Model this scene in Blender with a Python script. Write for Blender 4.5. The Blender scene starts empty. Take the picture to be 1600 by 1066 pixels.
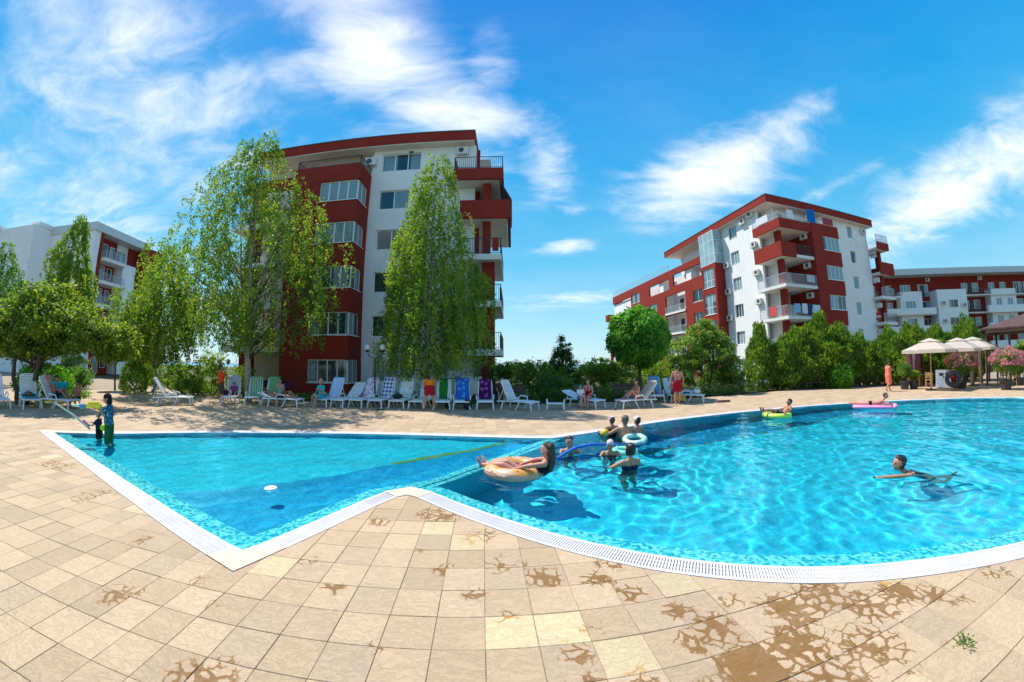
import bpy, bmesh, math, random
import numpy as np
from mathutils import Matrix, Vector, Euler, noise
from mathutils.geometry import tessellate_polygon

random.seed(7)
RNG = np.random.default_rng(11)
R = math.radians
sc = bpy.context.scene
COL = sc.collection

# ------------------------------------------------------------------ camera (fisheye lens, 1.95 m above the paving)
EYE = 1.95
PITCH, ROLL = 0.0633, -0.0042
cd = bpy.data.cameras.new('camera')
cd.type = 'PANO'
cd.panorama_type = 'FISHEYE_LENS_POLYNOMIAL'
cd.sensor_fit = 'HORIZONTAL'
cd.sensor_width = 36.0
cd.sensor_height = 36.0 * 682 / 1024
cd.fisheye_fov = R(200)
cd.fisheye_polynomial_k0 = 0.0
cd.fisheye_polynomial_k1 = -0.07843296819655458
cd.fisheye_polynomial_k2 = 0.00011423885359484109
cd.fisheye_polynomial_k3 = 4.1510747529514764e-05
cd.fisheye_polynomial_k4 = -8.404825377698042e-07
cd.clip_start = 0.05
cd.clip_end = 20000
cam = bpy.data.objects.new('camera', cd)
COL.objects.link(cam)
cam.matrix_world = Matrix.Translation((0, 0, EYE)) @ Matrix.Rotation(math.pi / 2 + PITCH, 4, 'X') @ Matrix.Rotation(ROLL, 4, 'Z')
sc.camera = cam

# ------------------------------------------------------------------ sun, sky, exposure
SUN_EL, SUN_AZ = 57.0, -54.0          # azimuth from +Y, clockwise
sv = Vector((math.sin(R(SUN_AZ)) * math.cos(R(SUN_EL)), math.cos(R(SUN_AZ)) * math.cos(R(SUN_EL)), math.sin(R(SUN_EL))))
sl = bpy.data.lights.new('sun', 'SUN')
sl.energy = 4.3
sl.angle = R(0.53)
sl.cycles.is_caustics_light = True
sl.color = (1.0, 0.95, 0.87)
so = bpy.data.objects.new('sun', sl)
so.rotation_euler = sv.to_track_quat('Z', 'Y').to_euler()
so.location = (0, 0, 60)
COL.objects.link(so)

sc.view_settings.view_transform = 'Standard'
sc.view_settings.look = 'None'
sc.view_settings.gamma = 1
sc.view_settings.exposure = 0.58
sc.view_settings.use_curve_mapping = False
sc.cycles.use_denoising = True
sc.cycles.max_bounces = 8
sc.cycles.transparent_max_bounces = 12
sc.cycles.caustics_reflective = False
sc.cycles.caustics_refractive = True
sc.cycles.sample_clamp_indirect = 6

class NT:
    """small node-tree builder"""
    def __init__(s, tree):
        s.t = tree
        s.t.nodes.clear()
    def n(s, typ, **kw):
        nd = s.t.nodes.new(typ)
        for k, v in kw.items():
            if k == 'inp':
                for kk, vv in v.items():
                    s.set(nd.inputs[kk], vv)
            else:
                setattr(nd, k, v)
        return nd
    def set(s, sock, v):
        if isinstance(v, bpy.types.NodeSocket):
            s.t.links.new(v, sock)
        elif isinstance(v, bpy.types.Node):
            s.t.links.new(v.outputs[0], sock)
        else:
            if sock.type == 'RGBA' and len(v) == 3:
                v = (*v, 1)
            sock.default_value = v
    def m(s, op, a, b=None, c=None, clamp=False):
        nd = s.t.nodes.new('ShaderNodeMath')
        nd.operation = op
        nd.use_clamp = clamp
        for i, v in enumerate((a, b, c)):
            if v is not None:
                s.set(nd.inputs[i], v)
        return nd.outputs[0]
    def vm(s, op, a, b=None, out=0):
        nd = s.t.nodes.new('ShaderNodeVectorMath')
        nd.operation = op
        s.set(nd.inputs[0], a)
        if b is not None:
            s.set(nd.inputs[3 if op == 'SCALE' else 1], b)
        return nd.outputs[out]
    def mix(s, f, a, b, blend='MIX'):
        nd = s.t.nodes.new('ShaderNodeMix')
        nd.data_type = 'RGBA'
        nd.blend_type = blend
        s.set(nd.inputs[0], f)
        s.set(nd.inputs[6], a)
        s.set(nd.inputs[7], b)
        return nd.outputs[2]
    def step(s, x, lo, hi):
        nd = s.t.nodes.new('ShaderNodeMapRange')
        nd.interpolation_type = 'SMOOTHSTEP'
        s.set(nd.inputs[0], x)
        nd.inputs[1].default_value = lo
        nd.inputs[2].default_value = hi
        return nd.outputs[0]
    def noise(s, vec, scale, detail=3, rough=0.5, dist=0.0, out=0):
        nd = s.t.nodes.new('ShaderNodeTexNoise')
        if vec is not None:
            s.set(nd.inputs['Vector'], vec)
        nd.inputs['Scale'].default_value = scale
        nd.inputs['Detail'].default_value = detail
        nd.inputs['Roughness'].default_value = rough
        nd.inputs['Distortion'].default_value = dist
        return nd.outputs[out]

def build_world():
    w = bpy.data.worlds.new('World')
    sc.world = w
    w.use_nodes = True
    t = NT(w.node_tree)
    sky = t.n('ShaderNodeTexSky', sky_type='NISHITA', sun_disc=False, sun_elevation=R(SUN_EL), sun_rotation=R(SUN_AZ),
              altitude=20, air_density=1.0, dust_density=0.2, ozone_density=3.0)
    geo = t.n('ShaderNodeTexCoord')
    d = geo.outputs['Generated']
    sep = t.n('ShaderNodeSeparateXYZ', inp={0: d})
    x, y, z = sep.outputs
    az = t.m('ARCTAN2', x, y)
    el = t.m('ARCSINE', z)
    ramp = t.n('ShaderNodeValToRGB', inp={0: t.m('DIVIDE', el, math.pi / 2, clamp=True)})
    stops = [(0.0, (.60, .85, .95)), (.07, (.36, .76, .94)), (.17, (.11, .58, .92)), (.33, (.004, .41, .87)), (.56, (.0, .26, .79)), (1.0, (.0, .13, .62))]
    e = ramp.color_ramp.elements
    e[0].position, e[1].position = 0.0, 1.0
    e[0].color, e[1].color = (*stops[0][1], 1), (*stops[-1][1], 1)
    for ps_, c_ in stops[1:-1]:
        q = e.new(ps_); q.color = (*c_, 1)
    grad = t.vm('SCALE', ramp.outputs[0], 4.5)
    # the clear sky: physical sky graded towards the saturated blue of the day
    clear = t.mix(0.92, sky.outputs[0], grad)
    # cloud detail: noise on a high flat layer, so streaks flatten towards the horizon
    zz = t.m('ADD', t.m('MAXIMUM', z, 0.0), 0.16)
    pl = t.n('ShaderNodeCombineXYZ', inp={0: t.m('DIVIDE', x, zz), 1: t.m('DIVIDE', y, zz), 2: 0.0})
    rot = t.n('ShaderNodeMapping', inp={'Vector': pl, 'Rotation': (0, 0, R(38)), 'Scale': (0.85, 1.5, 1)})
    warp = t.noise(rot, 1.1, 3, 0.55, 0.0, 1)
    wv = t.vm('ADD', rot, t.vm('SCALE', t.vm('SUBTRACT', warp, (0.5, 0.5, 0.5)), 0.65))
    n1 = t.noise(wv, 2.6, 9, 0.58, 0.2)
    n2 = t.noise(wv, 8.0, 6, 0.62, 0.4)
    n3 = t.noise(pl, 0.55, 3, 0.5)
    det = t.m('ADD', t.m('MULTIPLY', n1, 0.72), t.m('MULTIPLY', n2, 0.28))
    # cloud banks: azimuth, elevation, half extents, tilt, weight
    banks = [(-58, 32, 24, 13, -10, 0.50), (-66, 17, 22, 7, -8, 0.42), (-39, 39, 8, 4.5, -20, 0.36), (-26, 46, 14, 9, -22, 0.74), (-10, 38, 13, 6, -6, 0.82),
             (-14, 31, 15, 7, 0, 0.66), (-4, 44, 5, 8, 12, 0.5), (6, 31, 5, 6, 20, 0.62),
             (34, 27, 13, 5.0, 12, 1.05), (46, 31, 9, 2.6, 20, 0.5), (25, 23, 6, 3.5, 25, 0.45), (66, 19, 16, 5.0, 14, 0.80), (9, 18, 5, 1.4, 4, 0.62), (12, 10, 16, 1.8, 3, 0.40),
             (20, 28, 7, 1.3, -10, 0.34), (50, 22, 14, 1.2, 14, 0.34), (8, 24, 9, 1.4, -4, 0.36),
             (120, 30, 26, 9, 8, 0.8), (175, 42, 30, 10, -12, 0.7), (-125, 35, 28, 10, 6, 0.75), (150, 16, 22, 5, 0, 0.6), (-160, 18, 24, 5, 0, 0.6)]
    tot = None
    for a0, e0, sa, se, tilt, wgt in banks:
        da = t.m('MULTIPLY', t.m('SUBTRACT', az, R(a0)), math.cos(R(e0)))
        de = t.m('SUBTRACT', el, R(e0))
        c, s_ = math.cos(R(tilt)), math.sin(R(tilt))
        u = t.m('DIVIDE', t.m('ADD', t.m('MULTIPLY', da, c), t.m('MULTIPLY', de, s_)), R(sa))
        v = t.m('DIVIDE', t.m('SUBTRACT', t.m('MULTIPLY', de, c), t.m('MULTIPLY', da, s_)), R(se))
        q = t.m('ADD', t.m('MULTIPLY', u, u), t.m('MULTIPLY', v, v))
        g = t.m('MULTIPLY', t.m('EXPONENT', t.m('MULTIPLY', q, -1.0)), wgt)
        tot = g if tot is None else t.m('MAXIMUM', tot, g)
    dens = t.m('ADD', tot, t.m('MULTIPLY', t.m('SUBTRACT', det, 0.5), 1.9))
    dens = t.m('ADD', dens, t.m('MULTIPLY', t.m('SUBTRACT', n3, 0.5), 0.35))
    cl = t.m('MULTIPLY', t.step(dens, 0.10, 1.12), t.step(tot, 0.03, 0.34))
    low = t.step(el, 0.0, 0.05)
    cl = t.m('MULTIPLY', cl, low)
    veil = t.m('MULTIPLY', t.step(t.m('ADD', n3, t.m('MULTIPLY', n1, 0.5)), 0.55, 1.05), 0.07)
    cl = t.m('MINIMUM', t.m('ADD', cl, veil), 0.97)
    col = t.mix(cl, clear, (5.3, 5.4, 5.45))
    bg = t.n('ShaderNodeBackground', inp={'Color': col, 'Strength': 0.15})
    o = t.n('ShaderNodeOutputWorld', inp={0: bg})
build_world()

# ------------------------------------------------------------------ naming helpers
def tag(o, label=None, cat=None, group=None, kind=None):
    if label: o['label'] = label
    if cat: o['category'] = cat
    if group: o['group'] = group
    if kind: o['kind'] = kind
    return o

def empty(name, loc=(0, 0, 0), rz=0.0, label=None, cat=None, group=None, kind=None, scale=1.0):
    o = bpy.data.objects.new(name, None)
    o.location = loc
    o.rotation_euler = (0, 0, rz)
    o.scale = (scale,) * 3
    o.empty_display_size = 0.2
    COL.objects.link(o)
    return tag(o, label, cat, group, kind)

def copy_tree(o, parent=None):
    kids = list(o.children)
    c = o.copy()
    COL.objects.link(c)
    c.parent = parent
    for ch in kids:
        copy_tree(ch, c)
    return c

def link_mesh(name, me, mat, parent=None, kind=None):
    o = bpy.data.objects.new(name, me)
    COL.objects.link(o)
    if mat and not me.materials:
        me.materials.append(mat)
    o.parent = parent
    if kind: o['kind'] = kind
    return o

class MB:
    """collects primitive shapes and links them as ONE mesh object"""
    def __init__(s):
        s.v, s.f, s.mi, s.mats, s.cur = [], [], [], [], 0
    def add(s, vs, fs, M=None):
        b = len(s.v)
        if M is not None:
            vs = [M @ Vector(p) for p in vs]
        s.v += [tuple(p) for p in vs]
        s.f += [tuple(b + i for i in f) for f in fs]
        return s
    def box(s, x0, x1, y0, y1, z0, z1, M=None):
        return s.add([(x0, y0, z0), (x1, y0, z0), (x1, y1, z0), (x0, y1, z0), (x0, y0, z1), (x1, y0, z1), (x1, y1, z1), (x0, y1, z1)],
                     [(0, 3, 2, 1), (4, 5, 6, 7), (0, 1, 5, 4), (1, 2, 6, 5), (2, 3, 7, 6), (3, 0, 4, 7)], M)
    def rbox(s, x0, x1, y0, y1, z0, z1, b=0.02, M=None):
        """box with chamfered edges"""
        P = []
        bx, by, bz = min(b, (x1 - x0) / 2.01), min(b, (y1 - y0) / 2.01), min(b, (z1 - z0) / 2.01)
        bm = bmesh.new()
        bmesh.ops.create_cube(bm, size=1)
        for v in bm.verts:
            v.co = ((x0 + x1) / 2 + v.co.x * (x1 - x0), (y0 + y1) / 2 + v.co.y * (y1 - y0), (z0 + z1) / 2 + v.co.z * (z1 - z0))
        bmesh.ops.bevel(bm, geom=bm.edges[:], offset=min(bx, by, bz), segments=1, affect='EDGES')
        bm.verts.index_update()
        s.add([v.co.copy() for v in bm.verts], [[v.index for v in f.verts] for f in bm.faces], M)
        bm.free()
        return s
    def tube(s, pts, rad, n=8, cap=True, M=None):
        pts = [Vector(p) for p in pts]
        rs = rad if hasattr(rad, '__len__') else [rad] * len(pts)
        vs, fs = [], []
        up = None
        for i, p in enumerate(pts):
            a = pts[max(i - 1, 0)]
            b = pts[min(i + 1, len(pts) - 1)]
            t = (b - a).normalized()
            if up is None:
                up = t.orthogonal().normalized()
            up = (up - t * up.dot(t))
            up = up.normalized() if up.length > 1e-6 else t.orthogonal().normalized()
            w = t.cross(up)
            for k in range(n):
                an = 2 * math.pi * k / n
                vs.append(p + (up * math.cos(an) + w * math.sin(an)) * rs[i])
        for i in range(len(pts) - 1):
            for k in range(n):
                k2 = (k + 1) % n
                fs.append((i * n + k, i * n + k2, (i + 1) * n + k2, (i + 1) * n + k))
        if cap:
            fs.append(tuple(range(n - 1, -1, -1)))
            fs.append(tuple(range((len(pts) - 1) * n, len(pts) * n)))
        return s.add(vs, fs, M)
    def lathe(s, prof, n=16, M=None, cap=True):
        vs, fs = [], []
        for r, z in prof:
            for k in range(n):
                a = 2 * math.pi * k / n
                vs.append((r * math.cos(a), r * math.sin(a), z))
        for i in range(len(prof) - 1):
            for k in range(n):
                k2 = (k + 1) % n
                fs.append((i * n + k, i * n + k2, (i + 1) * n + k2, (i + 1) * n + k))
        if cap:
            fs.append(tuple(range(n - 1, -1, -1)))
            fs.append(tuple(range((len(prof) - 1) * n, len(prof) * n)))
        return s.add(vs, fs, M)
    def ball(s, c, r, n=12, m=8, sc_=(1, 1, 1), M=None):
        vs, fs = [(c[0], c[1], c[2] - r * sc_[2])], []
        for i in range(1, m):
            ph = -math.pi / 2 + math.pi * i / m
            for k in range(n):
                a = 2 * math.pi * k / n
                vs.append((c[0] + r * sc_[0] * math.cos(ph) * math.cos(a), c[1] + r * sc_[1] * math.cos(ph) * math.sin(a), c[2] + r * sc_[2] * math.sin(ph)))
        vs.append((c[0], c[1], c[2] + r * sc_[2]))
        L = len(vs) - 1
        for k in range(n):
            k2 = (k + 1) % n
            fs.append((0, 1 + k2, 1 + k))
            for i in range(m - 2):
                fs.append((1 + i * n + k, 1 + i * n + k2, 1 + (i + 1) * n + k2, 1 + (i + 1) * n + k))
            fs.append((1 + (m - 2) * n + k, 1 + (m - 2) * n + k2, L))
        return s.add(vs, fs, M)
    def prism(s, poly, z0, z1, M=None):
        n = len(poly)
        vs = [(p[0], p[1], z0) for p in poly] + [(p[0], p[1], z1) for p in poly]
        fs = [tuple(range(n - 1, -1, -1)), tuple(range(n, 2 * n))] + [(i, (i + 1) % n, n + (i + 1) % n, n + i) for i in range(n)]
        return s.add(vs, fs, M)
    def mesh(s, name, smooth=False):
        me = bpy.data.meshes.new(name)
        me.from_pydata(s.v, [], s.f)
        me.update()
        if smooth:
            me.polygons.foreach_set('use_smooth', [True] * len(me.polygons))
        return me
    def build(s, name, mat, parent=None, kind=None, smooth=False):
        return link_mesh(name, s.mesh(name, smooth), mat, parent, kind)

# ------------------------------------------------------------------ materials
def principled(name, base=(0.5, 0.5, 0.5), rough=0.6, metal=0.0, spec=0.5, var=0.12, vscale=6.0, bump=0.0, bscale=40.0, trans=None, fn=None, coat=0.0, grime=0.0):
    m = bpy.data.materials.new(name)
    m.use_nodes = True
    t = NT(m.node_tree)
    tc = t.n('ShaderNodeTexCoord')
    P = tc.outputs['Object']
    col = base
    if fn:
        col = fn(t, P)
    elif var > 0:
        nz = t.noise(P, vscale, 4, 0.6)
        f = t.n('ShaderNodeMapRange', inp={0: nz, 1: 0.3, 2: 0.7})
        lo = tuple(c * (1 - var) for c in base)
        hi = tuple(min(1, c * (1 + var)) for c in base)
        col = t.mix(f.outputs[0], lo, hi)
    if grime > 0:
        g = t.step(t.noise(t.vm('MULTIPLY', P, (1.0, 1.0, 0.22)), 1.7, 6, 0.7), 0.52, 0.78)
        col = t.mix(t.m('MULTIPLY', g, grime), col, (0.22, 0.2, 0.17))
    b = t.n('ShaderNodeBsdfPrincipled', inp={'Base Color': col, 'Roughness': rough, 'Metallic': metal, 'Specular IOR Level': spec, 'Coat Weight': coat})
    if bump > 0:
        bn = t.n('ShaderNodeBump', inp={'Strength': bump, 'Distance': 0.02, 'Height': t.noise(P, bscale, 4, 0.65)})
        t.set(b.inputs['Normal'], bn)
    out = b.outputs[0]
    if trans:
        tr = t.n('ShaderNodeBsdfTranslucent', inp={0: trans})
        mx = t.n('ShaderNodeMixShader', inp={0: 0.5, 1: b, 2: tr})
        out = mx.outputs[0]
    t.n('ShaderNodeOutputMaterial', inp={0: out})
    return m

M = {}
M['white_wall'] = principled('white_stucco', (0.80, 0.79, 0.78), 0.85, var=0.04, vscale=0.8, bump=0.25, bscale=30, spec=0.2, grime=0.22)
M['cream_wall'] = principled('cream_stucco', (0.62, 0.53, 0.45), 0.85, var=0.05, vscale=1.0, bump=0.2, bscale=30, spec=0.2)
M['red_wall'] = principled('brick_red_stucco', (0.265, 0.028, 0.018), 0.85, var=0.10, vscale=0.7, bump=0.25, bscale=30, spec=0.2)
M['soffit'] = principled('soffit_plaster', (0.74, 0.66, 0.58), 0.85, var=0.05, vscale=1.0, spec=0.2)
M['slab'] = principled('balcony_plaster', (0.74, 0.72, 0.68), 0.8, var=0.05, vscale=2.0, spec=0.2, grime=0.12)
M['roof_cap'] = principled('dark_roof_edge', (0.10, 0.09, 0.09), 0.6, var=0.1)
M['roof_pale'] = principled('pale_metal_roof', (0.55, 0.57, 0.58), 0.5, var=0.05)
M['frame'] = principled('white_plastic_frame', (0.80, 0.80, 0.79), 0.35, var=0.02)
M['rail'] = principled('dark_metal_rail', (0.05, 0.035, 0.04), 0.45, var=0.1)
M['rail_light'] = principled('grey_metal_rail', (0.40, 0.43, 0.46), 0.4, var=0.1)
M['ac'] = principled('pale_plastic_casing', (0.66, 0.65, 0.62), 0.45, var=0.05)
M['ac_grille'] = principled('dark_plastic_grille', (0.06, 0.06, 0.065), 0.5, var=0.1)
M['door'] = principled('dark_door', (0.035, 0.03, 0.03), 0.4, var=0.2)

def pane_fn(t, P):
    sx = t.n('ShaderNodeSeparateXYZ', inp={0: P})
    u = t.m('ADD', sx.outputs[0], t.m('MULTIPLY', sx.outputs[1], 0.9))
    # pleated net curtains behind part of the glass
    wv = t.n('ShaderNodeTexWave', inp={'Vector': t.n('ShaderNodeCombineXYZ', inp={0: u}), 'Scale': 4.2, 'Distortion': 1.2})
    zf = t.m('FLOOR', t.m('MULTIPLY', sx.outputs[2], 0.35))
    uf = t.m('FLOOR', t.m('MULTIPLY', u, 1.05))
    wn = t.n('ShaderNodeTexWhiteNoise', noise_dimensions='2D', inp={0: t.n('ShaderNodeCombineXYZ', inp={0: uf, 1: zf})})
    cur = t.mix(wv.outputs[1], (0.10, 0.17, 0.19), (0.27, 0.37, 0.40))
    return t.mix(t.step(wn.outputs[0], 0.30, 0.36), (0.018, 0.03, 0.035), cur)
M['pane'] = principled('window_glass', rough=0.06, spec=0.9, fn=pane_fn)
M['pane_blue'] = principled('clear_pale_glass', (0.30, 0.42, 0.46), 0.06, spec=0.9, var=0.2, vscale=1.0)

def bark_birch(t, P):
    n = t.noise(t.vm('MULTIPLY', P, (6, 6, 1.5)), 3.0, 5, 0.6)
    st = t.noise(t.vm('MULTIPLY', P, (3, 3, 16)), 2.2, 4, 0.6)
    base = t.mix(n, (0.24, 0.19, 0.15), (0.55, 0.47, 0.38))
    return t.mix(t.step(st, 0.56, 0.66), base, (0.045, 0.035, 0.03))
M['birch_bark'] = principled('birch_bark', rough=0.85, fn=bark_birch, bump=0.5, bscale=18, spec=0.2)
M['bark'] = principled('rough_bark', (0.10, 0.075, 0.055), 0.9, var=0.45, vscale=9, bump=0.8, bscale=22, spec=0.1)

def leaf_mat(name, a, b, c, tr, tw=0.5, rough=0.5):
    m = bpy.data.materials.new(name)
    m.use_nodes = True
    t = NT(m.node_tree)
    g = t.n('ShaderNodeNewGeometry')
    tc = t.n('ShaderNodeTexCoord')
    rnd = g.outputs['Random Per Island']
    cl = t.step(t.noise(tc.outputs['Object'], 0.9, 4, 0.6), 0.35, 0.66)
    k = t.m('ADD', t.m('MULTIPLY', rnd, 0.55), t.m('MULTIPLY', cl, 0.45))
    r = t.n('ShaderNodeValToRGB', inp={0: k})
    e = r.color_ramp.elements
    e[0].color = (*a, 1); e[0].position = 0.1
    e[1].color = (*c, 1); e[1].position = 0.95
    mid = r.color_ramp.elements.new(0.5); mid.color = (*b, 1)
    hs = t.n('ShaderNodeMix', data_type='RGBA', blend_type='MULTIPLY', inp={0: 1.0, 6: r.outputs[0], 7: tr})
    b_ = t.n('ShaderNodeBsdfPrincipled', inp={'Base Color': r.outputs[0], 'Roughness': rough, 'Specular IOR Level': 0.35})
    tl = t.n('ShaderNodeBsdfTranslucent', inp={0: hs.outputs[2]})
    mx = t.n('ShaderNodeMixShader', inp={0: tw, 1: b_, 2: tl})
    t.n('ShaderNodeOutputMaterial', inp={0: mx})
    return m
YEL = (2.2, 2.2, 0.6)
M['birch_leaf'] = leaf_mat('birch_leaves', (0.058, 0.129, 0.027), (0.119, 0.217, 0.032), (0.289, 0.313, 0.055), YEL)
M['weep_leaf'] = leaf_mat('weeping_birch_leaves', (0.048, 0.132, 0.021), (0.136, 0.247, 0.028), (0.327, 0.344, 0.046), YEL)
M['dark_leaf'] = leaf_mat('dark_leaves', (0.035, 0.109, 0.031), (0.080, 0.194, 0.042), (0.178, 0.298, 0.058), (2.0, 2.0, 0.9))
M['maple_leaf'] = leaf_mat('maple_leaves', (0.041, 0.101, 0.019), (0.107, 0.184, 0.027), (0.259, 0.275, 0.041), YEL)
M['bright_leaf'] = leaf_mat('bright_leaves', (0.045, 0.164, 0.020), (0.088, 0.278, 0.026), (0.177, 0.360, 0.050), (2.2, 2.0, 0.8))
M['thuja_leaf'] = leaf_mat('thuja_sprays', (0.044, 0.114, 0.021), (0.110, 0.208, 0.028), (0.242, 0.296, 0.040), YEL)
M['yellow_leaf'] = leaf_mat('yellow_green_leaves', (0.068, 0.146, 0.017), (0.160, 0.245, 0.026), (0.308, 0.360, 0.050), YEL)
M['mix_leaf'] = leaf_mat('shrub_leaves', (0.050, 0.127, 0.034), (0.114, 0.210, 0.044), (0.279, 0.344, 0.098), YEL)
M['blue_leaf'] = leaf_mat('conifer_needles', (0.026, 0.081, 0.036), (0.056, 0.134, 0.048), (0.130, 0.203, 0.069), (1.6, 1.8, 0.9))
M['pink_flower'] = leaf_mat('pink_blossom', (0.540, 0.169, 0.247), (0.720, 0.286, 0.364), (0.864, 0.520, 0.546), (1.2, 1.0, 1.0))
M['white_flower'] = leaf_mat('white_blossom', (0.55, 0.5, 0.42), (0.65, 0.6, 0.5), (0.75, 0.72, 0.65), (1.0, 1.0, 1.0))
# ================================================================== GROUND, PAVING, POOL
TILE = 0.36758
YAW, GX0, GY0 = 0.0737, -0.0724, 5.9085
CY_, SY_ = math.cos(YAW), math.sin(YAW)
def grid_pt(c, r):
    gx, gy = (c + GX0) * TILE, (r + GY0) * TILE
    return CY_ * gx - SY_ * gy, SY_ * gx + CY_ * gy

def catmull(pts, n=4):
    out = []
    P = [Vector((*p, 0)) for p in pts]
    for i in range(len(P) - 1):
        p0, p1, p2, p3 = P[max(i - 1, 0)], P[i], P[i + 1], P[min(i + 2, len(P) - 1)]
        for k in range(n):
            t = k / n
            q = 0.5 * ((2 * p1) + (p2 - p0) * t + (2 * p0 - 5 * p1 + 4 * p2 - p3) * t * t + (3 * p1 - p0 - 3 * p2 + p3) * t ** 3)
            out.append((q.x, q.y))
    out.append(tuple(pts[-1]))
    return out

def offset_poly(poly, d):
    """moves every edge of a counter-clockwise polygon outward by d (number or list per edge)"""
    n = len(poly)
    dd = d if hasattr(d, '__len__') else [d] * n
    out = []
    for i in range(n):
        a, b, c = Vector(poly[i - 1]), Vector(poly[i]), Vector(poly[(i + 1) % n])
        e1, e2 = (b - a).normalized(), (c - b).normalized()
        n1, n2 = Vector((e1.y, -e1.x)), Vector((e2.y, -e2.x))
        d1, d2 = dd[i - 1], dd[i]
        den = e1.x * e2.y - e1.y * e2.x
        if abs(den) < 0.05:
            out.append(tuple(b + (n1 * d1 + n2 * d2) / 2))
        else:
            p, q = a + n1 * d1, b + n2 * d2
            t = ((q.x - p.x) * e2.y - (q.y - p.y) * e2.x) / den
            o = p + e1 * t
            if (o - b).length > 0.9:
                o = b + (o - b).normalized() * 0.9
            out.append(tuple(o))
    return out

def area(poly):
    return 0.5 * sum(poly[i - 1][0] * poly[i][1] - poly[i][0] * poly[i - 1][1] for i in range(len(poly)))

def inside(p, poly):
    x, y = p
    c = False
    for i in range(len(poly)):
        (x1, y1), (x2, y2) = poly[i - 1], poly[i]
        if (y1 > y) != (y2 > y) and x < (x2 - x1) * (y - y1) / (y2 - y1) + x1:
            c = not c
    return c

edge_ab = [(-11.80, 5.75), (-9.5, 5.13), (-7.2, 4.48), (-4.95, 3.80), (-2.77, 3.08)]
edge_bc = [(-2.45, 4.0), (-2.16, 4.8), (-1.95, 5.28), (-1.60, 5.56)]
arc = catmull([(-1.20, 5.37), (-0.53, 4.80), (0.0, 4.38), (0.50, 4.00), (0.95, 3.69), (1.41, 3.39), (1.88, 3.12), (2.37, 2.86), (2.85, 2.63), (3.35, 2.42), (3.89, 2.21), (4.5, 1.98), (5.19, 1.74)], 3)
ext = catmull([(6.6, 1.36), (8.6, 1.0), (11.0, 0.95), (14.0, 1.5), (17.0, 2.8), (19.6, 4.9), (20.9, 7.0), (21.08, 8.3)], 3)
far_main = catmull([(20.01, 9.75), (17.88, 11.15), (15.8, 12.1), (13.57, 12.62), (11.8, 12.8), (10.12, 12.72), (8.4, 12.55), (6.89, 12.2), (5.4, 11.75), (4.01, 11.12), (2.56, 10.3), (1.05, 9.5)], 3)
far_left = catmull([(0.3, 9.56), (-1.75, 9.80), (-3.6, 9.78), (-5.36, 9.48), (-6.9, 9.0), (-8.26, 8.36), (-9.3, 7.68), (-10.06, 7.02), (-11.0, 6.28)], 3)
INNER = edge_ab + edge_bc + arc + ext + far_main + far_left
OUTER = offset_poly(INNER, 0.31)
LEFT_IN = edge_ab + edge_bc + far_main[-1:] + far_left
MAIN_IN = edge_bc[-1:] + arc + ext + far_main
nab, nbc = len(edge_ab), len(edge_bc)
RIM_L = offset_poly(LEFT_IN, [-0.33] * (nab - 1) + [-0.33] * nbc + [-0.17] + [-0.05] * (len(far_left) + 1))
RIM_M = offset_poly(MAIN_IN, [-0.34] * (len(arc) + 1) + [-0.34] * len(ext) + [-0.05] * (len(far_main) - 1) + [-0.17])

def fill(name, loops, z, mat, parent=None, kind=None):
    """a flat sheet from an outline and holes"""
    pts = [Vector((p[0], p[1], 0)) for lp in loops for p in lp]
    tri = tessellate_polygon([[Vector((p[0], p[1], 0)) for p in lp] for lp in loops])
    fs = []
    for a, b, c in tri:
        A, B, C_ = pts[a], pts[b], pts[c]
        cr = (B - A).cross(C_ - A).z
        fs.append((a, b, c) if cr > 0 else (a, c, b))
    me = bpy.data.meshes.new(name)
    me.from_pydata([(p.x, p.y, z) for p in pts], [], fs)
    me.update()
    return link_mesh(name, me, mat, parent, kind)

def clip_half(poly, p, d):
    """keeps the part of poly left of the line p + t d"""
    out = []
    side = lambda q: d[0] * (q[1] - p[1]) - d[1] * (q[0] - p[0])
    for i in range(len(poly)):
        a, b = poly[i - 1], poly[i]
        sa, sb = side(a), side(b)
        if (sa >= 0) != (sb >= 0):
            t = sa / (sa - sb)
            out.append((a[0] + (b[0] - a[0]) * t, a[1] + (b[1] - a[1]) * t))
        if sb >= 0:
            out.append(b)
    return out

# -------- materials of the ground
def soil_fn(t, P):
    n = t.noise(P, 0.6, 6, 0.65)
    n2 = t.noise(P, 14, 4, 0.6)
    c = t.mix(t.step(n, 0.4, 0.62), (0.10, 0.075, 0.045), (0.045, 0.085, 0.018))
    return t.mix(t.m('MULTIPLY', n2, 0.5), c, (0.14, 0.13, 0.06))
M['soil'] = principled('planted_soil', rough=0.95, fn=soil_fn, bump=0.6, bscale=25, spec=0.1)

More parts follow.
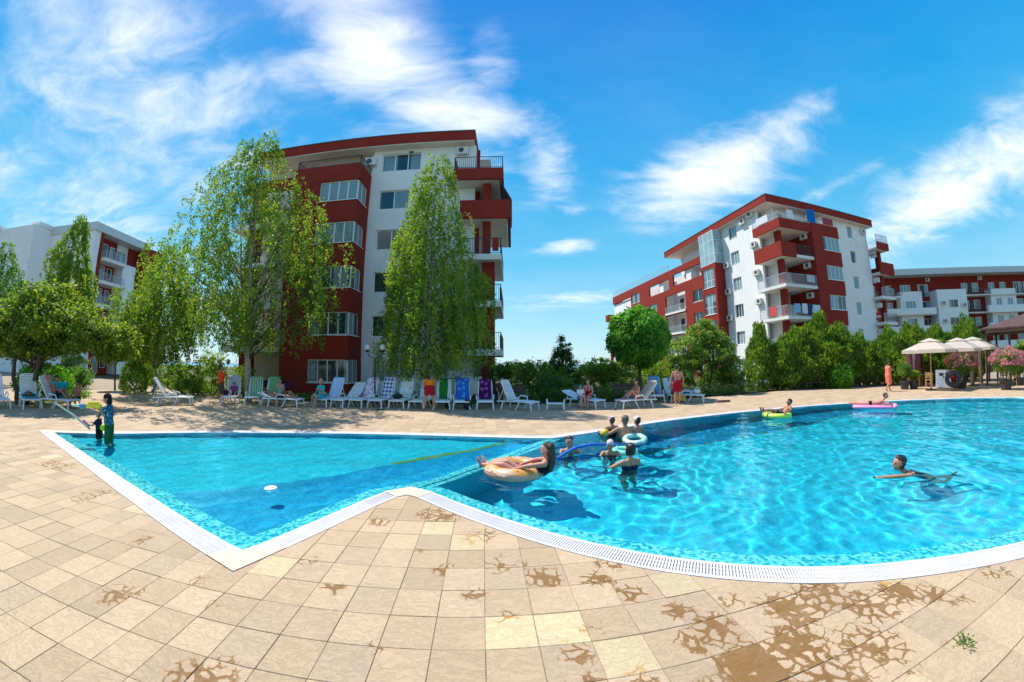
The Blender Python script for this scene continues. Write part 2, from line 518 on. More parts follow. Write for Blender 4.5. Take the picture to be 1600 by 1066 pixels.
WET = [  # brown patches with branching edges on the slabs: x, y, radius, strength
    (1.46, 2.15, .26, 1.0), (1.97, 1.86, .36, 1.05), (2.59, 2.22, .34, 1.0), (2.10, 2.2, .28, .95), (1.56, 1.75, .32, .95), (2.69, 1.95, .34, 1.0), (3.09, 1.95, .28, .8), (2.4, 1.6, .38, .95), (1.30, 2.45, .18, .75), (1.9, 1.45, .4, .95), (1.02, 3.35, .26, .7), (0.75, 3.0, .2, .62), (0.42, 2.11, .18, .6), (3.4, 1.7, .25, .6), (1.15, 1.45, .3, .8), (0.8, 1.75, .2, .6),
    (1.30, 2.10, 0.20, 0.75), (0.42, 1.75, 0.24, 0.62), (0.60, 2.35, 0.22, 0.55), (0.28, 3.1, 0.22, 0.62), (-0.10, 3.3, 0.30, 0.60), (-0.06, 2.55, 0.14, 0.62), (-0.30, 2.85, 0.16, 0.66), (-0.64, 3.25, 0.18, 0.60), (-1.0, 3.55, 0.16, 0.5),
    (-0.95, 4.55, 0.40, 0.62), (-0.40, 3.95, 0.30, 0.6), (-1.65, 4.2, 0.20, 0.5), (-2.0, 3.15, 0.16, 0.5), (-1.55, 2.75, 0.14, 0.56), (-0.9, 2.1, 0.12, 0.6), (-3.25, 1.95, 0.26, 0.62), (-1.85, 1.45, 0.30, 0.66), (-2.35, 2.2, 0.16, 0.5), (-2.75, 2.45, 0.18, 0.5), (-3.9, 2.75, 0.30, 0.55),
    (-5.9, 3.4, 0.5, 0.45), (-8.2, 3.9, 0.7, 0.5), (-10.4, 4.4, 0.8, 0.45), (4.2, 1.6, 0.25, 0.5), (3.5, 1.55, 0.20, 0.5), (2.1, 2.35, 0.16, 0.55), (1.0, 2.75, 0.2, 0.55), (1.75, 2.45, 0.18, 0.5),
    (-0.7, 3.35, 0.0, 0)]
def paving_mat(name, tint, light=False):
    m = bpy.data.materials.new(name)
    m.use_nodes = True
    t = NT(m.node_tree)
    g = t.n('ShaderNodeNewGeometry')
    Pw = g.outputs['Position']
    rot = t.n('ShaderNodeVectorRotate', rotation_type='Z_AXIS', inp={'Vector': Pw, 'Angle': -YAW})
    gp = t.vm('SUBTRACT', t.vm('SCALE', rot, 1 / TILE), (GX0, GY0, 0))
    cell = t.vm('FLOOR', gp)
    cs = t.n('ShaderNodeSeparateXYZ', inp={0: cell})
    cell2 = t.n('ShaderNodeCombineXYZ', inp={0: cs.outputs[0], 1: cs.outputs[1]})
    wn = t.n('ShaderNodeTexWhiteNoise', noise_dimensions='3D', inp={0: cell2})
    cellr = wn.outputs['Value']
    # riven slate relief, different on every slab
    shift = t.vm('SCALE', wn.outputs['Color'], 40.0)
    P2 = t.vm('ADD', Pw, shift)
    warp = t.vm('SCALE', t.vm('SUBTRACT', t.noise(P2, 4.0, 5, 0.65, 0, 1), (0.5, 0.5, 0.5)), 0.20)
    P3 = t.vm('ADD', P2, warp)
    vo = t.n('ShaderNodeTexVoronoi', feature='DISTANCE_TO_EDGE', inp={'Vector': P3, 'Scale': 9.0, 'Randomness': 1.0})
    ridge = t.noise(t.vm('MULTIPLY', P3, (1, 2.6, 1)), 7.0, 6, 0.62, 1.4)
    rid = t.m('ABSOLUTE', t.m('SUBTRACT', ridge, 0.5))
    fine = t.noise(P2, 90, 3, 0.6)
    h = t.m('ADD', t.m('MULTIPLY', t.step(rid, 0.0, 0.05), 0.6), t.m('ADD', t.m('MULTIPLY', ridge, 0.8), t.m('MULTIPLY', fine, 0.12)))
    c0 = t.mix(cellr, tuple(x * 0.84 for x in tint), tuple(min(1, x * 1.10) for x in tint))
    hue = t.n('ShaderNodeTexWhiteNoise', noise_dimensions='3D', inp={0: t.vm('ADD', cell2, (7.3, 2.1, 5.0))})
    c0 = t.mix(t.m('MULTIPLY', t.step(hue.outputs[0], 0.5, 1.0), 0.28), c0, (0.47, 0.35, 0.26))
    blotch = t.noise(Pw, 1.3, 5, 0.6)
    c0 = t.mix(t.m('MULTIPLY', t.step(blotch, 0.42, 0.7), 0.22), c0, (0.36, 0.27, 0.19))
    c0 = t.mix(t.m('MULTIPLY', t.m('SUBTRACT', 1.0, t.step(rid, 0.0, 0.022)), 0.22), c0, (0.30, 0.215, 0.14))
    fr = t.n('ShaderNodeSeparateXYZ', inp={0: t.vm('FRACTION', gp)})
    exy = t.m('MAXIMUM', t.m('ABSOLUTE', t.m('SUBTRACT', fr.outputs[0], 0.5)), t.m('ABSOLUTE', t.m('SUBTRACT', fr.outputs[1], 0.5)))
    dirt = t.step(t.m('ADD', exy, t.m('MULTIPLY', t.m('SUBTRACT', t.noise(Pw, 11, 5, 0.7), 0.5), 0.10)), 0.475, 0.515)
    c0 = t.mix(t.m('MULTIPLY', dirt, 0.42), c0, (0.26, 0.185, 0.12))
    speck = t.step(t.noise(Pw, 55, 3, 0.7), 0.66, 0.74)
    c0 = t.mix(t.m('MULTIPLY', speck, 0.30), c0, (0.24, 0.17, 0.11))
    # strength of the brown patches
    ws = None
    for x, y, r, s in WET:
        if s == 0: continue
        dv = t.vm('SUBTRACT', Pw, (x, y, 0.0))
        q = t.vm('DOT_PRODUCT', dv, dv, out=1)
        gs = t.m('MULTIPLY', t.m('EXPONENT', t.m('MULTIPLY', q, -1.0 / (r * r))), s)
        ws = gs if ws is None else t.m('MAXIMUM', ws, gs)
    far_ = t.m('MULTIPLY', t.step(t.noise(Pw, 0.55, 3, 0.5), 0.60, 0.74), 0.30)
    ws = t.m('MAXIMUM', ws, far_)
    wn2 = t.n('ShaderNodeTexWhiteNoise', noise_dimensions='3D', inp={0: t.vm('ADD', cell2, (3.3, 9.1, 1.0))})
    ws = t.m('ADD', ws, t.m('MULTIPLY', t.m('SUBTRACT', wn2.outputs[0], 0.55), t.m('MULTIPLY', ws, 0.75)))
    ws = t.m('ADD', ws, t.m('MULTIPLY', t.m('SUBTRACT', t.noise(P3, 6.0, 3, 0.6), 0.5), 0.5))
    lv = t.m('MULTIPLY', t.m('SUBTRACT', ws, 0.31), 0.28 * (1.0 if not light else 0.7))
    wet = t.step(t.m('SUBTRACT', lv, t.m('MULTIPLY', vo.outputs['Distance'], 0.55)), -0.016, 0.022)
    wet = t.m('MULTIPLY', wet, t.step(ws, 0.26, 0.40))
    stain = (0.235, 0.125, 0.040) if not light else (0.46, 0.25, 0.07)
    tone = t.m('ADD', 0.62, t.m('MULTIPLY', t.noise(P3, 3.5, 4, 0.6), 0.62), clamp=True)
    col = t.mix(t.m('MULTIPLY', wet, tone), c0, stain)
    b = t.n('ShaderNodeBsdfPrincipled', inp={'Base Color': col, 'Roughness': t.mix(wet, (0.78,) * 3, (0.6,) * 3), 'Specular IOR Level': 0.2})
    bn = t.n('ShaderNodeBump', inp={'Strength': 0.55, 'Distance': 0.006, 'Height': h})
    t.set(b.inputs['Normal'], bn)
    t.n('ShaderNodeOutputMaterial', inp={0: b})
    return m
M['paving'] = paving_mat('sandstone_slab', (0.510, 0.367, 0.233))
M['paving_light'] = paving_mat('pale_cream_slab', (0.62, 0.49, 0.29), True)
M['joint'] = principled('joint_sand', (0.31, 0.235, 0.155), 0.95, var=0.3, vscale=9)

# -------- ground sheets
sea_floor_y = 130.0
hole = offset_poly(OUTER, -0.1)[::-1]
ground = fill('ground', [[(-400, -120), (400, -120), (400, sea_floor_y), (-400, sea_floor_y)], hole], -0.07, M['soil'], None, 'structure')
plaza_edge = [(70, 18), (34, 22.0), (26, 22.2), (18.7, 20.5), (14, 19.3), (10, 18.5), (6, 18.1), (0, 17.7), (-9, 17.5), (-15, 16.9), (-22, 19.0), (-30, 23), (-70, 30)]
plaza = [(-70, -12), (70, -12)] + plaza_edge
paving = fill('paving', [plaza, hole], -0.008, M['joint'], None, 'structure')

def sea_fn(t, P):
    n = t.noise(t.vm('MULTIPLY', P, (0.002, 0.012, 1)), 6.0, 5, 0.6)
    return t.mix(n, (0.04, 0.13, 0.20), (0.10, 0.24, 0.33))
M['sea'] = principled('sea_water', rough=0.25, fn=sea_fn, spec=0.5, bump=0.3, bscale=0.2)
sea = fill('sea', [[(-9000, 100), (9000, 100), (9000, 9000), (-9000, 9000)]], -18.0, M['sea'], None, 'structure')

# -------- slabs one by one
def slab_mesh(poly, name='paving_tile', ch=0.0035):
    """a slab from its plan outline, chamfered along the top"""
    n = len(poly)
    cx, cy = sum(p[0] for p in poly) / n, sum(p[1] for p in poly) / n
    ins = offset_poly(poly, -ch)
    vs = [(p[0], p[1], -0.045) for p in poly] + [(p[0], p[1], -0.005) for p in poly] + [(p[0], p[1], 0.0) for p in ins]
    fs = [tuple(range(2 * n, 3 * n))]
    for i in range(n):
        j = (i + 1) % n
        fs += [(i, j, n + j, n + i), (n + i, n + j, 2 * n + j, 2 * n + i)]
    return vs, fs

def cut_by_pool(quad):
    """pieces of a slab that lie outside the pool's coping"""
    segs = []
    bx0, bx1 = min(p[0] for p in quad), max(p[0] for p in quad)
    by0, by1 = min(p[1] for p in quad), max(p[1] for p in quad)
    for i in range(len(OUT_S)):
        a, b = OUT_S[i - 1], OUT_S[i]
        if max(a[0], b[0]) < bx0 or min(a[0], b[0]) > bx1 or max(a[1], b[1]) < by0 or min(a[1], b[1]) > by1:
            continue
        segs.append((a, b))
    pieces = [quad]
    for a, b in segs:
        d = (b[0] - a[0], b[1] - a[1])
        new = []
        for pc in pieces:
            l, r = clip_half(pc, a, d), clip_half(pc, a, (-d[0], -d[1]))
            new += [q for q in (l, r) if len(q) > 2 and abs(area(q)) > 1e-5]
        pieces = new
    res = []
    for pc in pieces:
        c = (sum(p[0] for p in pc) / len(pc), sum(p[1] for p in pc) / len(pc))
        if not inside(c, OUT_S):
            res.append(pc if area(pc) > 0 else pc[::-1])
    return res, bool(segs)
OUT_S = offset_poly(OUTER, 0.006)

def build_paving():
    hg = 0.0010
    cells = []
    for c in range(-130, 135):
        for r in range(-14, 60):
            q = [grid_pt(c, r), grid_pt(c + 1, r), grid_pt(c + 1, r + 1), grid_pt(c, r + 1)]
            x, y = (q[0][0] + q[2][0]) / 2, (q[0][1] + q[2][1]) / 2
            dist = math.hypot(x, y)
            if dist > 30 or y < -3.0 or not inside((x, y), plaza):
                continue
            cells.append((dist, c, r, q, x, y))
    cells.sort()
    base = None
    n_ind = 0
    far = MB()
    farv, farf = far.v, far.f
    WC, WR = {-5, 0, 2, -9, 5, 9, -14}, {0, -3, -1, 6}
    light = {(1, 0), (0, 0), (2, -1), (-2, 5), (-1, 4), (-6, 2), (9, -1), (8, 0), (-13, 4), (-17, 6), (4, 1), (-24, 7), (12, -2)}
    for dist, c, r, q, x, y in cells:
        wob = [RNG.normal(0, 0.0011) for _ in range(2)]
        ex = abs(RNG.normal(0, 0.0006))
        wide = lambda k, s: 0.0016 if k in s else 0.0
        g = offset_poly(q, [-(hg + ex + wide(r, WR)), -(hg + ex + wide(c + 1, WC)), -(hg + ex + wide(r + 1, WR)), -(hg + ex + wide(c, WC))])
        g = [(p[0] + wob[0], p[1] + wob[1]) for p in g]
        cin = inside((x, y), OUT_S)
        near_edge = False
        if cin and all(inside(p, OUT_S) for p in g):
            pcs, near_edge = cut_by_pool(g)
            if not near_edge:
                continue
        else:
            pcs, near_edge = cut_by_pool(g)
        if not pcs:
            continue
        az = math.degrees(math.atan2(x, y))
        dz = float(np.clip(RNG.normal(0, 0.0011), -0.003, 0.003))
        tx, ty = RNG.normal(0, 0.0022, 2)
        if n_ind < 300 and abs(az) < 78 and (y > 1.2 or abs(az) > 55) and y > 0.2:
            mat = M['paving_light'] if (c, r) in light else M['paving']
            if not near_edge:
                if base is None:
                    h = TILE / 2 - hg
                    vs, fs = slab_mesh([(-h, -h), (h, -h), (h, h), (-h, h)])
                    base = bpy.data.meshes.new('paving_tile')
                    base.from_pydata(vs, [], fs)
                    base.update()
                    base.materials.append(M['paving'])
                o = link_mesh('paving_tile', base, None, paving)
                o.location = (x + wob[0], y + wob[1], dz)
                o.rotation_euler = (tx, ty, YAW + RNG.normal(0, 0.002))
                if (c, r) in light:
                    o.material_slots[0].link = 'OBJECT'
                    o.material_slots[0].material = mat
            else:
                mb = MB()
                for pc in pcs:
                    vs, fs = slab_mesh([(p[0] - x, p[1] - y) for p in pc], ch=0.0)
                    mb.add(vs, fs)
                o = mb.build('paving_tile', mat, paving)
                o.location = (x, y, dz)
            n_ind += 1
        else:
            for pc in pcs:
                vs, fs = slab_mesh(pc, ch=0.004 if dist < 9 and not near_edge else 0.0)
                b = len(farv)
                farv += [(p[0], p[1], p[2] + dz + tx * (p[0] - x) + ty * (p[1] - y)) for p in vs]
                farf += [tuple(b + i for i in f) for f in fs]
    o = far.build('far_paving_tiles', M['paving'], paving, 'stuff')
build_paving()
# beyond the slabs the same stone carries on as one sheet
for_ring = [(-70, 30), (-70, -12), (70, -12)] + plaza_edge[:-1]

# -------- pool shell
pool = tag(empty('swimming_pool'), kind='structure')
def mosaic_mat(name, cols, scale, joint=(0.20, 0.45, 0.50), soft=0.25):
    m = bpy.data.materials.new(name)
    m.use_nodes = True
    t = NT(m.node_tree)
    g = t.n('ShaderNodeNewGeometry')
    Pw = t.vm('SCALE', g.outputs['Position'], scale)
    cell = t.vm('FLOOR', Pw)
    wn = t.n('ShaderNodeTexWhiteNoise', noise_dimensions='3D', inp={0: cell})
    r = t.n('ShaderNodeValToRGB', inp={0: wn.outputs['Value']})
    r.color_ramp.interpolation = 'CONSTANT'
    e = r.color_ramp.elements
    e[0].color = (*cols[0], 1)
    e[1].position = 1 / len(cols); e[1].color = (*cols[1], 1)
    for i in range(2, len(cols)):
        x = r.color_ramp.elements.new(i / len(cols)); x.color = (*cols[i], 1)
    fr = t.vm('FRACTION', Pw)
    s = t.n('ShaderNodeSeparateXYZ', inp={0: fr})
    ex = t.m('MAXIMUM', t.m('ABSOLUTE', t.m('SUBTRACT', s.outputs[0], 0.5)), t.m('ABSOLUTE', t.m('SUBTRACT', s.outputs[1], 0.5)))
    col = t.mix(t.m('MULTIPLY', t.step(ex, 0.42, 0.46), soft), r.outputs[0], joint)
    b = t.n('ShaderNodeBsdfPrincipled', inp={'Base Color': col, 'Roughness': 0.3})
    t.n('ShaderNodeOutputMaterial', inp={0: b})
    return m
M['mosaic_floor'] = mosaic_mat('blue_mosaic_floor', [(0.07, 0.60, 0.77), (0.10, 0.65, 0.80), (0.05, 0.55, 0.74), (0.14, 0.68, 0.82)], 22)
M['mosaic_deep'] = mosaic_mat('deep_blue_mosaic', [(0.03, 0.38, 0.66), (0.05, 0.43, 0.69), (0.02, 0.34, 0.62), (0.07, 0.46, 0.72)], 22)
M['mosaic_trough'] = mosaic_mat('dark_blue_mosaic', [(0.02, 0.27, 0.50), (0.03, 0.31, 0.53), (0.015, 0.24, 0.47), (0.04, 0.33, 0.55)], 22)  # shade and depth of the far side put into a darker tile colour
M['mosaic_rim'] = mosaic_mat('white_and_cyan_mosaic', [(0.06, 0.52, 0.64), (0.40, 0.82, 0.84), (0.88, 0.92, 0.90), (0.03, 0.42, 0.58), (0.86, 0.92, 0.91), (0.94, 0.97, 0.95), (0.20, 0.70, 0.76)], 24, (0.4, 0.68, 0.72), 0.3)
M['stripe'] = principled('yellow_step_tile', (0.50, 0.33, 0.07), 0.5, var=0.3, vscale=20)
M['coping'] = principled('white_plastic_grate', (0.60, 0.575, 0.59), 0.5, var=0.10, vscale=2.5)
M['gutter'] = principled('pale_gutter', (0.24, 0.24, 0.26), 0.6, var=0.15, vscale=8)
M['corner_stone'] = principled('cream_corner_stone', (0.62, 0.50, 0.38), 0.75, var=0.10, vscale=10, bump=0.3, bscale=60)

def band(mb, a, b, za, zb, closed=True):
    """strip of quads between two outlines of equal length"""
    n = len(a)
    vs = [(p[0], p[1], za) for p in a] + [(p[0], p[1], zb) for p in b]
    rng = range(n if closed else n - 1)
    mb.add(vs, [(i, (i + 1) % n, n + (i + 1) % n, n + i) for i in rng])

LEDGE = ((-5.45, 4.32), (-0.05, 9.52))
TROUGH = ((4.1, 9.0), (13.2, 11.1))
Z_L_SH, Z_L_DP, Z_M, Z_M_DP = -0.42, -0.60, -1.20, -1.55
rim = MB()
band(rim, offset_poly(LEFT_IN, 0.05), RIM_L, -0.04, -0.11)
band(rim, offset_poly(MAIN_IN, 0.05), RIM_M, -0.044, -0.114)
rim.build('mosaic_rim', M['mosaic_rim'], pool)
wl = MB()
band(wl, RIM_L, RIM_L, -0.11, Z_L_DP - 0.1)
wl.build('basin_wall', M['mosaic_floor'], pool)
wm = MB()
band(wm, RIM_M, RIM_M, -0.114, Z_M_DP - 0.1)
wm.build('basin_wall', M['mosaic_floor'], pool)
L1, L3 = LEDGE
dl = (L3[0] - L1[0], L3[1] - L1[1])
grow = offset_poly(RIM_L, 0.04)
fill('basin_floor', [clip_half(grow, L1, dl)], Z_L_SH, M['mosaic_floor'], pool)
fill('basin_floor', [clip_half(grow, L1, (-dl[0], -dl[1]))], Z_L_DP, M['mosaic_deep'], pool)
st = MB()
ln = math.hypot(*dl)
un, pn = (dl[0] / ln, dl[1] / ln), (-dl[1] / ln, dl[0] / ln)
q0 = (L1[0] - un[0] * 0.6, L1[1] - un[1] * 0.6)
q0 = (L1[0] - un[0] * 1.2, L1[1] - un[1] * 1.2); L4 = (L3[0] + un[0] * 1.2, L3[1] + un[1] * 1.2)
st.add([(q0[0], q0[1], Z_L_SH + .004), (L4[0], L4[1], Z_L_SH + .004), (L4[0] - pn[0] * .55, L4[1] - pn[1] * .55, Z_L_DP + .004), (q0[0] - pn[0] * .55, q0[1] - pn[1] * .55, Z_L_DP + .004)], [(3, 2, 1, 0)])
st.build('step_riser', M['mosaic_deep'], pool)
sp = MB()
A_ = (L1[0] + un[0] * (ln * .56), L1[1] + un[1] * (ln * .56))
B_ = (L1[0] + un[0] * (ln - 0.1), L1[1] + un[1] * (ln - 0.1))
sp.add([(A_[0], A_[1], Z_L_SH + .01), (B_[0], B_[1], Z_L_SH + .01), (B_[0] + pn[0] * .16, B_[1] + pn[1] * .16, Z_L_SH + .01), (A_[0] + pn[0] * .16, A_[1] + pn[1] * .16, Z_L_SH + .01)], [(0, 1, 2, 3)])
sp.build('step_stripe', M['stripe'], pool)
# main basin: a deeper trough along the far side, its edge marked with a broken stripe
T1, T2 = TROUGH
dt = (T2[0] - T1[0], T2[1] - T1[1])
lt = math.hypot(*dt)
ut, pt_ = (dt[0] / lt, dt[1] / lt), (-dt[1] / lt, dt[0] / lt)
growm = offset_poly(RIM_M, 0.04)
fill('basin_floor', [clip_half(growm, T1, (-dt[0], -dt[1]))], Z_M, M['mosaic_floor'], pool)
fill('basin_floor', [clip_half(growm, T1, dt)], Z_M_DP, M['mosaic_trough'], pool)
rs = MB()
f0, f1 = (T1[0] - ut[0] * 9, T1[1] - ut[1] * 9), (T1[0] + ut[0] * 22, T1[1] + ut[1] * 22)
ends = [k * 0.05 for k in range(-120, 520) if inside((T1[0] + ut[0] * k * 0.05, T1[1] + ut[1] * k * 0.05), growm)]
f0 = (T1[0] + ut[0] * ends[0], T1[1] + ut[1] * ends[0]); f1 = (T1[0] + ut[0] * ends[-1], T1[1] + ut[1] * ends[-1])
rs.add([(*f0, Z_M), (*f1, Z_M), (*f1, Z_M_DP), (*f0, Z_M_DP)], [(3, 2, 1, 0)])
rs.build('step_riser', M['mosaic_deep'], pool)
ds = MB()
s_ = ends[0] + 1.4
while s_ < min(ends[-1], 9.5):
    a, b = s_, s_ + random.uniform(0.35, 0.8)
    w0 = -0.07
    ds.add([(T1[0] + ut[0] * a + pt_[0] * w0, T1[1] + ut[1] * a + pt_[1] * w0, Z_M + .01), (T1[0] + ut[0] * b + pt_[0] * w0, T1[1] + ut[1] * b + pt_[1] * w0, Z_M + .01),
            (T1[0] + ut[0] * b, T1[1] + ut[1] * b, Z_M + .01), (T1[0] + ut[0] * a, T1[1] + ut[1] * a, Z_M + .01)], [(0, 1, 2, 3)])
    s_ = b + random.uniform(0.1, 0.5)
ds.build('step_stripe', M['stripe'], pool)

# -------- overflow coping: gutter, two borders, slats
cp = MB()
o1, o2 = OUTER, INNER
i1 = offset_poly(OUTER, -0.045)
i2 = offset_poly(INNER, 0.05)
gt = MB()
band(gt, o1, o2, -0.028, -0.028)
gt.build('gutter', M['gutter'], pool)
band(cp, o1, i1, 0.006, 0.006)
band(cp, o1, o1, -0.25, 0.006)
band(cp, i1, i1, 0.006, -0.028)
band(cp, i2, o2, 0.004, 0.001)
band(cp, i2, i2, -0.028, 0.004)
band(cp, o2, o2, 0.001, -0.3)
cp.build('coping_border', M['coping'], pool)
sl_ = MB()
def lerp2(a, b, t): return (a[0] + (b[0] - a[0]) * t, a[1] + (b[1] - a[1]) * t)
def slats(i, pitch, fillf, longi=False):
    """slats on coping edge i (between outline points i and i+1)"""
    j = (i + 1) % len(INNER)
    a0, a1, b0, b1 = i1[i], i1[j], i2[i], i2[j]
    if longi:
        k = 7
        for q in range(k):
            t0, t1 = (q + 0.14) / k, (q + 0.86) / k
            P = [lerp2(a0, b0, t0), lerp2(a1, b1, t0), lerp2(a1, b1, t1), lerp2(a0, b0, t1)]
            sl_.prism(P if area(P) > 0 else P[::-1], -0.02, 0.004)
        return
    L = math.hypot(a1[0] - a0[0], a1[1] - a0[1])
    k = max(1, round(L / pitch))
    for q in range(k):
        t0, t1 = q / k, (q + fillf) / k
        P = [lerp2(a0, a1, t0), lerp2(a0, a1, t1), lerp2(b0, b1, t1), lerp2(b0, b1, t0)]
        sl_.prism(P if area(P) > 0 else P[::-1], -0.02, 0.0035)
    for tt in (0.31, 0.66):
        P = [lerp2(a0, b0, tt), lerp2(a1, b1, tt), lerp2(a1, b1, tt + 0.045), lerp2(a0, b0, tt + 0.045)]
        sl_.prism(P if area(P) > 0 else P[::-1], -0.022, 0.001)
for i in range(len(INNER)):
    x, y = INNER[i]
    dist = math.hypot(x, y)
    if nab - 1 <= i < nab + 1:
        slats(i, 0.03, 0.8, True)
    elif dist < 7.5:
        slats(i, 0.030, 0.66)
    else:
        slats(i, 0.09, 0.94)
sl_.build('grate_slats', M['coping'], pool, 'stuff')
# cream corner stones of the coping
def corner_stone(pts):
    mb = MB()
    mb.prism(pts if area(pts) > 0 else pts[::-1], -0.02, 0.010)
    mb.build('corner_stone', M['corner_stone'], pool)
ib = nab - 1
corner_stone([OUTER[ib], lerp2(OUTER[ib], OUTER[ib + 1], 0.50), lerp2(INNER[ib], INNER[ib + 1], 0.16), INNER[ib], lerp2(INNER[ib], INNER[ib - 1], 0.05), lerp2(OUTER[ib], OUTER[ib - 1], 0.20)])
ic = nab + nbc - 1
corner_stone([OUTER[ic - 1], OUTER[ic], OUTER[ic + 1], INNER[ic + 1], INNER[ic], INNER[ic - 1]])
corner_stone([OUTER[0], lerp2(OUTER[0], OUTER[1], 0.14), lerp2(INNER[0], INNER[1], 0.10), INNER[0], INNER[-1], OUTER[-1]])

# -------- water: a rippled surface over the basins
def water_mat():
    m = bpy.data.materials.new('pool_water')
    m.use_nodes = True
    t = NT(m.node_tree)
    g = t.n('ShaderNodeNewGeometry')
    gl = t.n('ShaderNodeBsdfGlass', inp={'Color': (0.46, 0.98, 1.0), 'Roughness': 0.0, 'IOR': 1.33})
    t.n('ShaderNodeOutputMaterial', inp={0: gl})
    return m
M['water'] = water_mat()
ZW = -0.017
def build_water():
    poly = offset_poly(INNER, 0.025)
    xs = [p[0] for p in poly]; ys = [p[1] for p in poly]
    st_ = 0.05
    x0, y0 = min(xs), min(ys)
    nx, ny = int((max(xs) - x0) / st_) + 2, int((max(ys) - y0) / st_) + 2
    segb = {}
    for i in range(len(poly)):
        a, b = poly[i - 1], poly[i]
        for cx in range(int((min(a[0], b[0]) - x0) / st_) - 1, int((max(a[0], b[0]) - x0) / st_) + 2):
            for cy in range(int((min(a[1], b[1]) - y0) / st_) - 1, int((max(a[1], b[1]) - y0) / st_) + 2):
                segb.setdefault((cx, cy), []).append((a, b))
    cache, V, F = {}, [], []
    def vid(x, y):
        k = (round(x * 20000), round(y * 20000))
        if k not in cache:
            cache[k] = len(V); V.append((x, y))
        return cache[k]
    for cx in range(nx):
        col = None
        for cy in range(ny):
            q = [(x0 + cx * st_, y0 + cy * st_), (x0 + (cx + 1) * st_, y0 + cy * st_), (x0 + (cx + 1) * st_, y0 + (cy + 1) * st_), (x0 + cx * st_, y0 + (cy + 1) * st_)]
            segs = segb.get((cx, cy))
            if not segs:
                if inside((q[0][0] + st_ / 2, q[0][1] + st_ / 2), poly):
                    F.append(tuple(vid(*p) for p in q))
                continue
            pcs = [q]
            for a, b in segs:
                d = (b[0] - a[0], b[1] - a[1])
                new = []
                for pc in pcs:
                    for h in (clip_half(pc, a, d), clip_half(pc, a, (-d[0], -d[1]))):
                        if len(h) > 2 and abs(area(h)) > 1e-7: new.append(h)
                pcs = new
            for pc in pcs:
                c = (sum(p[0] for p in pc) / len(pc), sum(p[1] for p in pc) / len(pc))
                if inside(c, poly):
                    ids = []
                    for p in (pc if area(pc) > 0 else pc[::-1]):
                        i_ = vid(*p)
                        if i_ not in ids: ids.append(i_)
                    if len(ids) > 2: F.append(tuple(ids))
    A = np.array(V)
    z = np.zeros(len(A))
    rg = np.random.default_rng(5)
    for k in range(46):
        lam = 0.32 * (2.6 / 0.32) ** rg.uniform(0, 1)
        th = rg.normal(R(25), R(65))
        amp = 0.0015 * lam ** 0.85 * rg.uniform(.5, 1.2)
        ph = rg.uniform(0, 6.28)
        wx, wy = rg.normal(0, .35, 2)
        z += amp * np.sin((A[:, 0] * math.cos(th) + A[:, 1] * math.sin(th)) * 2 * math.pi / lam + ph + 1.3 * np.sin(A[:, 0] * wx + A[:, 1] * wy + ph))
    for k in range(40):
        lam = 0.17 * (0.5 / 0.17) ** rg.uniform(0, 1)
        th = rg.uniform(0, 2 * math.pi)
        amp = 0.0010 * lam ** 1.0 * rg.uniform(.5, 1.2)
        ph = rg.uniform(0, 6.28)
        wx, wy = rg.normal(0, .8, 2)
        z += amp * np.sin((A[:, 0] * math.cos(th) + A[:, 1] * math.sin(th)) * 2 * math.pi / lam + ph + 1.5 * np.sin(A[:, 0] * wx + A[:, 1] * wy + ph))
    # rings spreading from the bathers
    for bx, by, am in ((.1, 6.5, .004), (1.27, 8.05, .004), (2.1, 7.6, .004), (2.2, 6.6, .005), (2.95, 9.4, .005), (6.6, 4.4, .006), (6.0, 4.8, .003), (9.1, 11.0, .004), (13.6, 10.4, .004), (-9.3, 5.9, .004), (-10.1, 6.1, .003)):
        r_ = np.hypot(A[:, 0] - bx, A[:, 1] - by)
        z += am * 1.3 * np.sin(r_ * 2 * math.pi / .30 + 1.2 * np.sin(A[:, 0] * 3.1 + bx) + np.cos(A[:, 1] * 2.7 + by)) * np.exp(-r_ / .8) * np.minimum(1, r_ * 2)
    me = bpy.data.meshes.new('water')
    me.from_pydata([(a[0], a[1], ZW + h) for a, h in zip(A, z)], [], F)
    me.update()
    me.polygons.foreach_set('use_smooth', [True] * len(me.polygons))
    return link_mesh('water', me, M['water'], None, 'structure')
water = build_water()
water.cycles.is_caustics_caster = True
for o in pool.children:
    o.cycles.is_caustics_receiver = True
# ================================================================== BUILDINGS
ST = 2.87   # storey height

def wall_open(mb, axis, u0, u1, z0, z1, w0, w1, openings):
    """wall slab in the u-z plane with rectangular openings; axis 'x': u is x and thickness w is y; 'y': the other way round"""
    us = sorted({u0, u1, *[o[0] for o in openings], *[o[1] for o in openings]})
    us = [u for u in us if u0 <= u <= u1]
    for a, b in zip(us[:-1], us[1:]):
        if b - a < 1e-4: continue
        mid = (a + b) / 2
        ops = sorted([(max(o[2], z0), min(o[3], z1)) for o in openings if o[0] < mid < o[1]])
        z = z0
        for p, q in ops + [(z1, z1)]:
            if p - z > 1e-4:
                if axis == 'x': mb.box(a, b, w0, w1, z, p)
                else: mb.box(w0, w1, a, b, z, p)
            z = max(z, q)

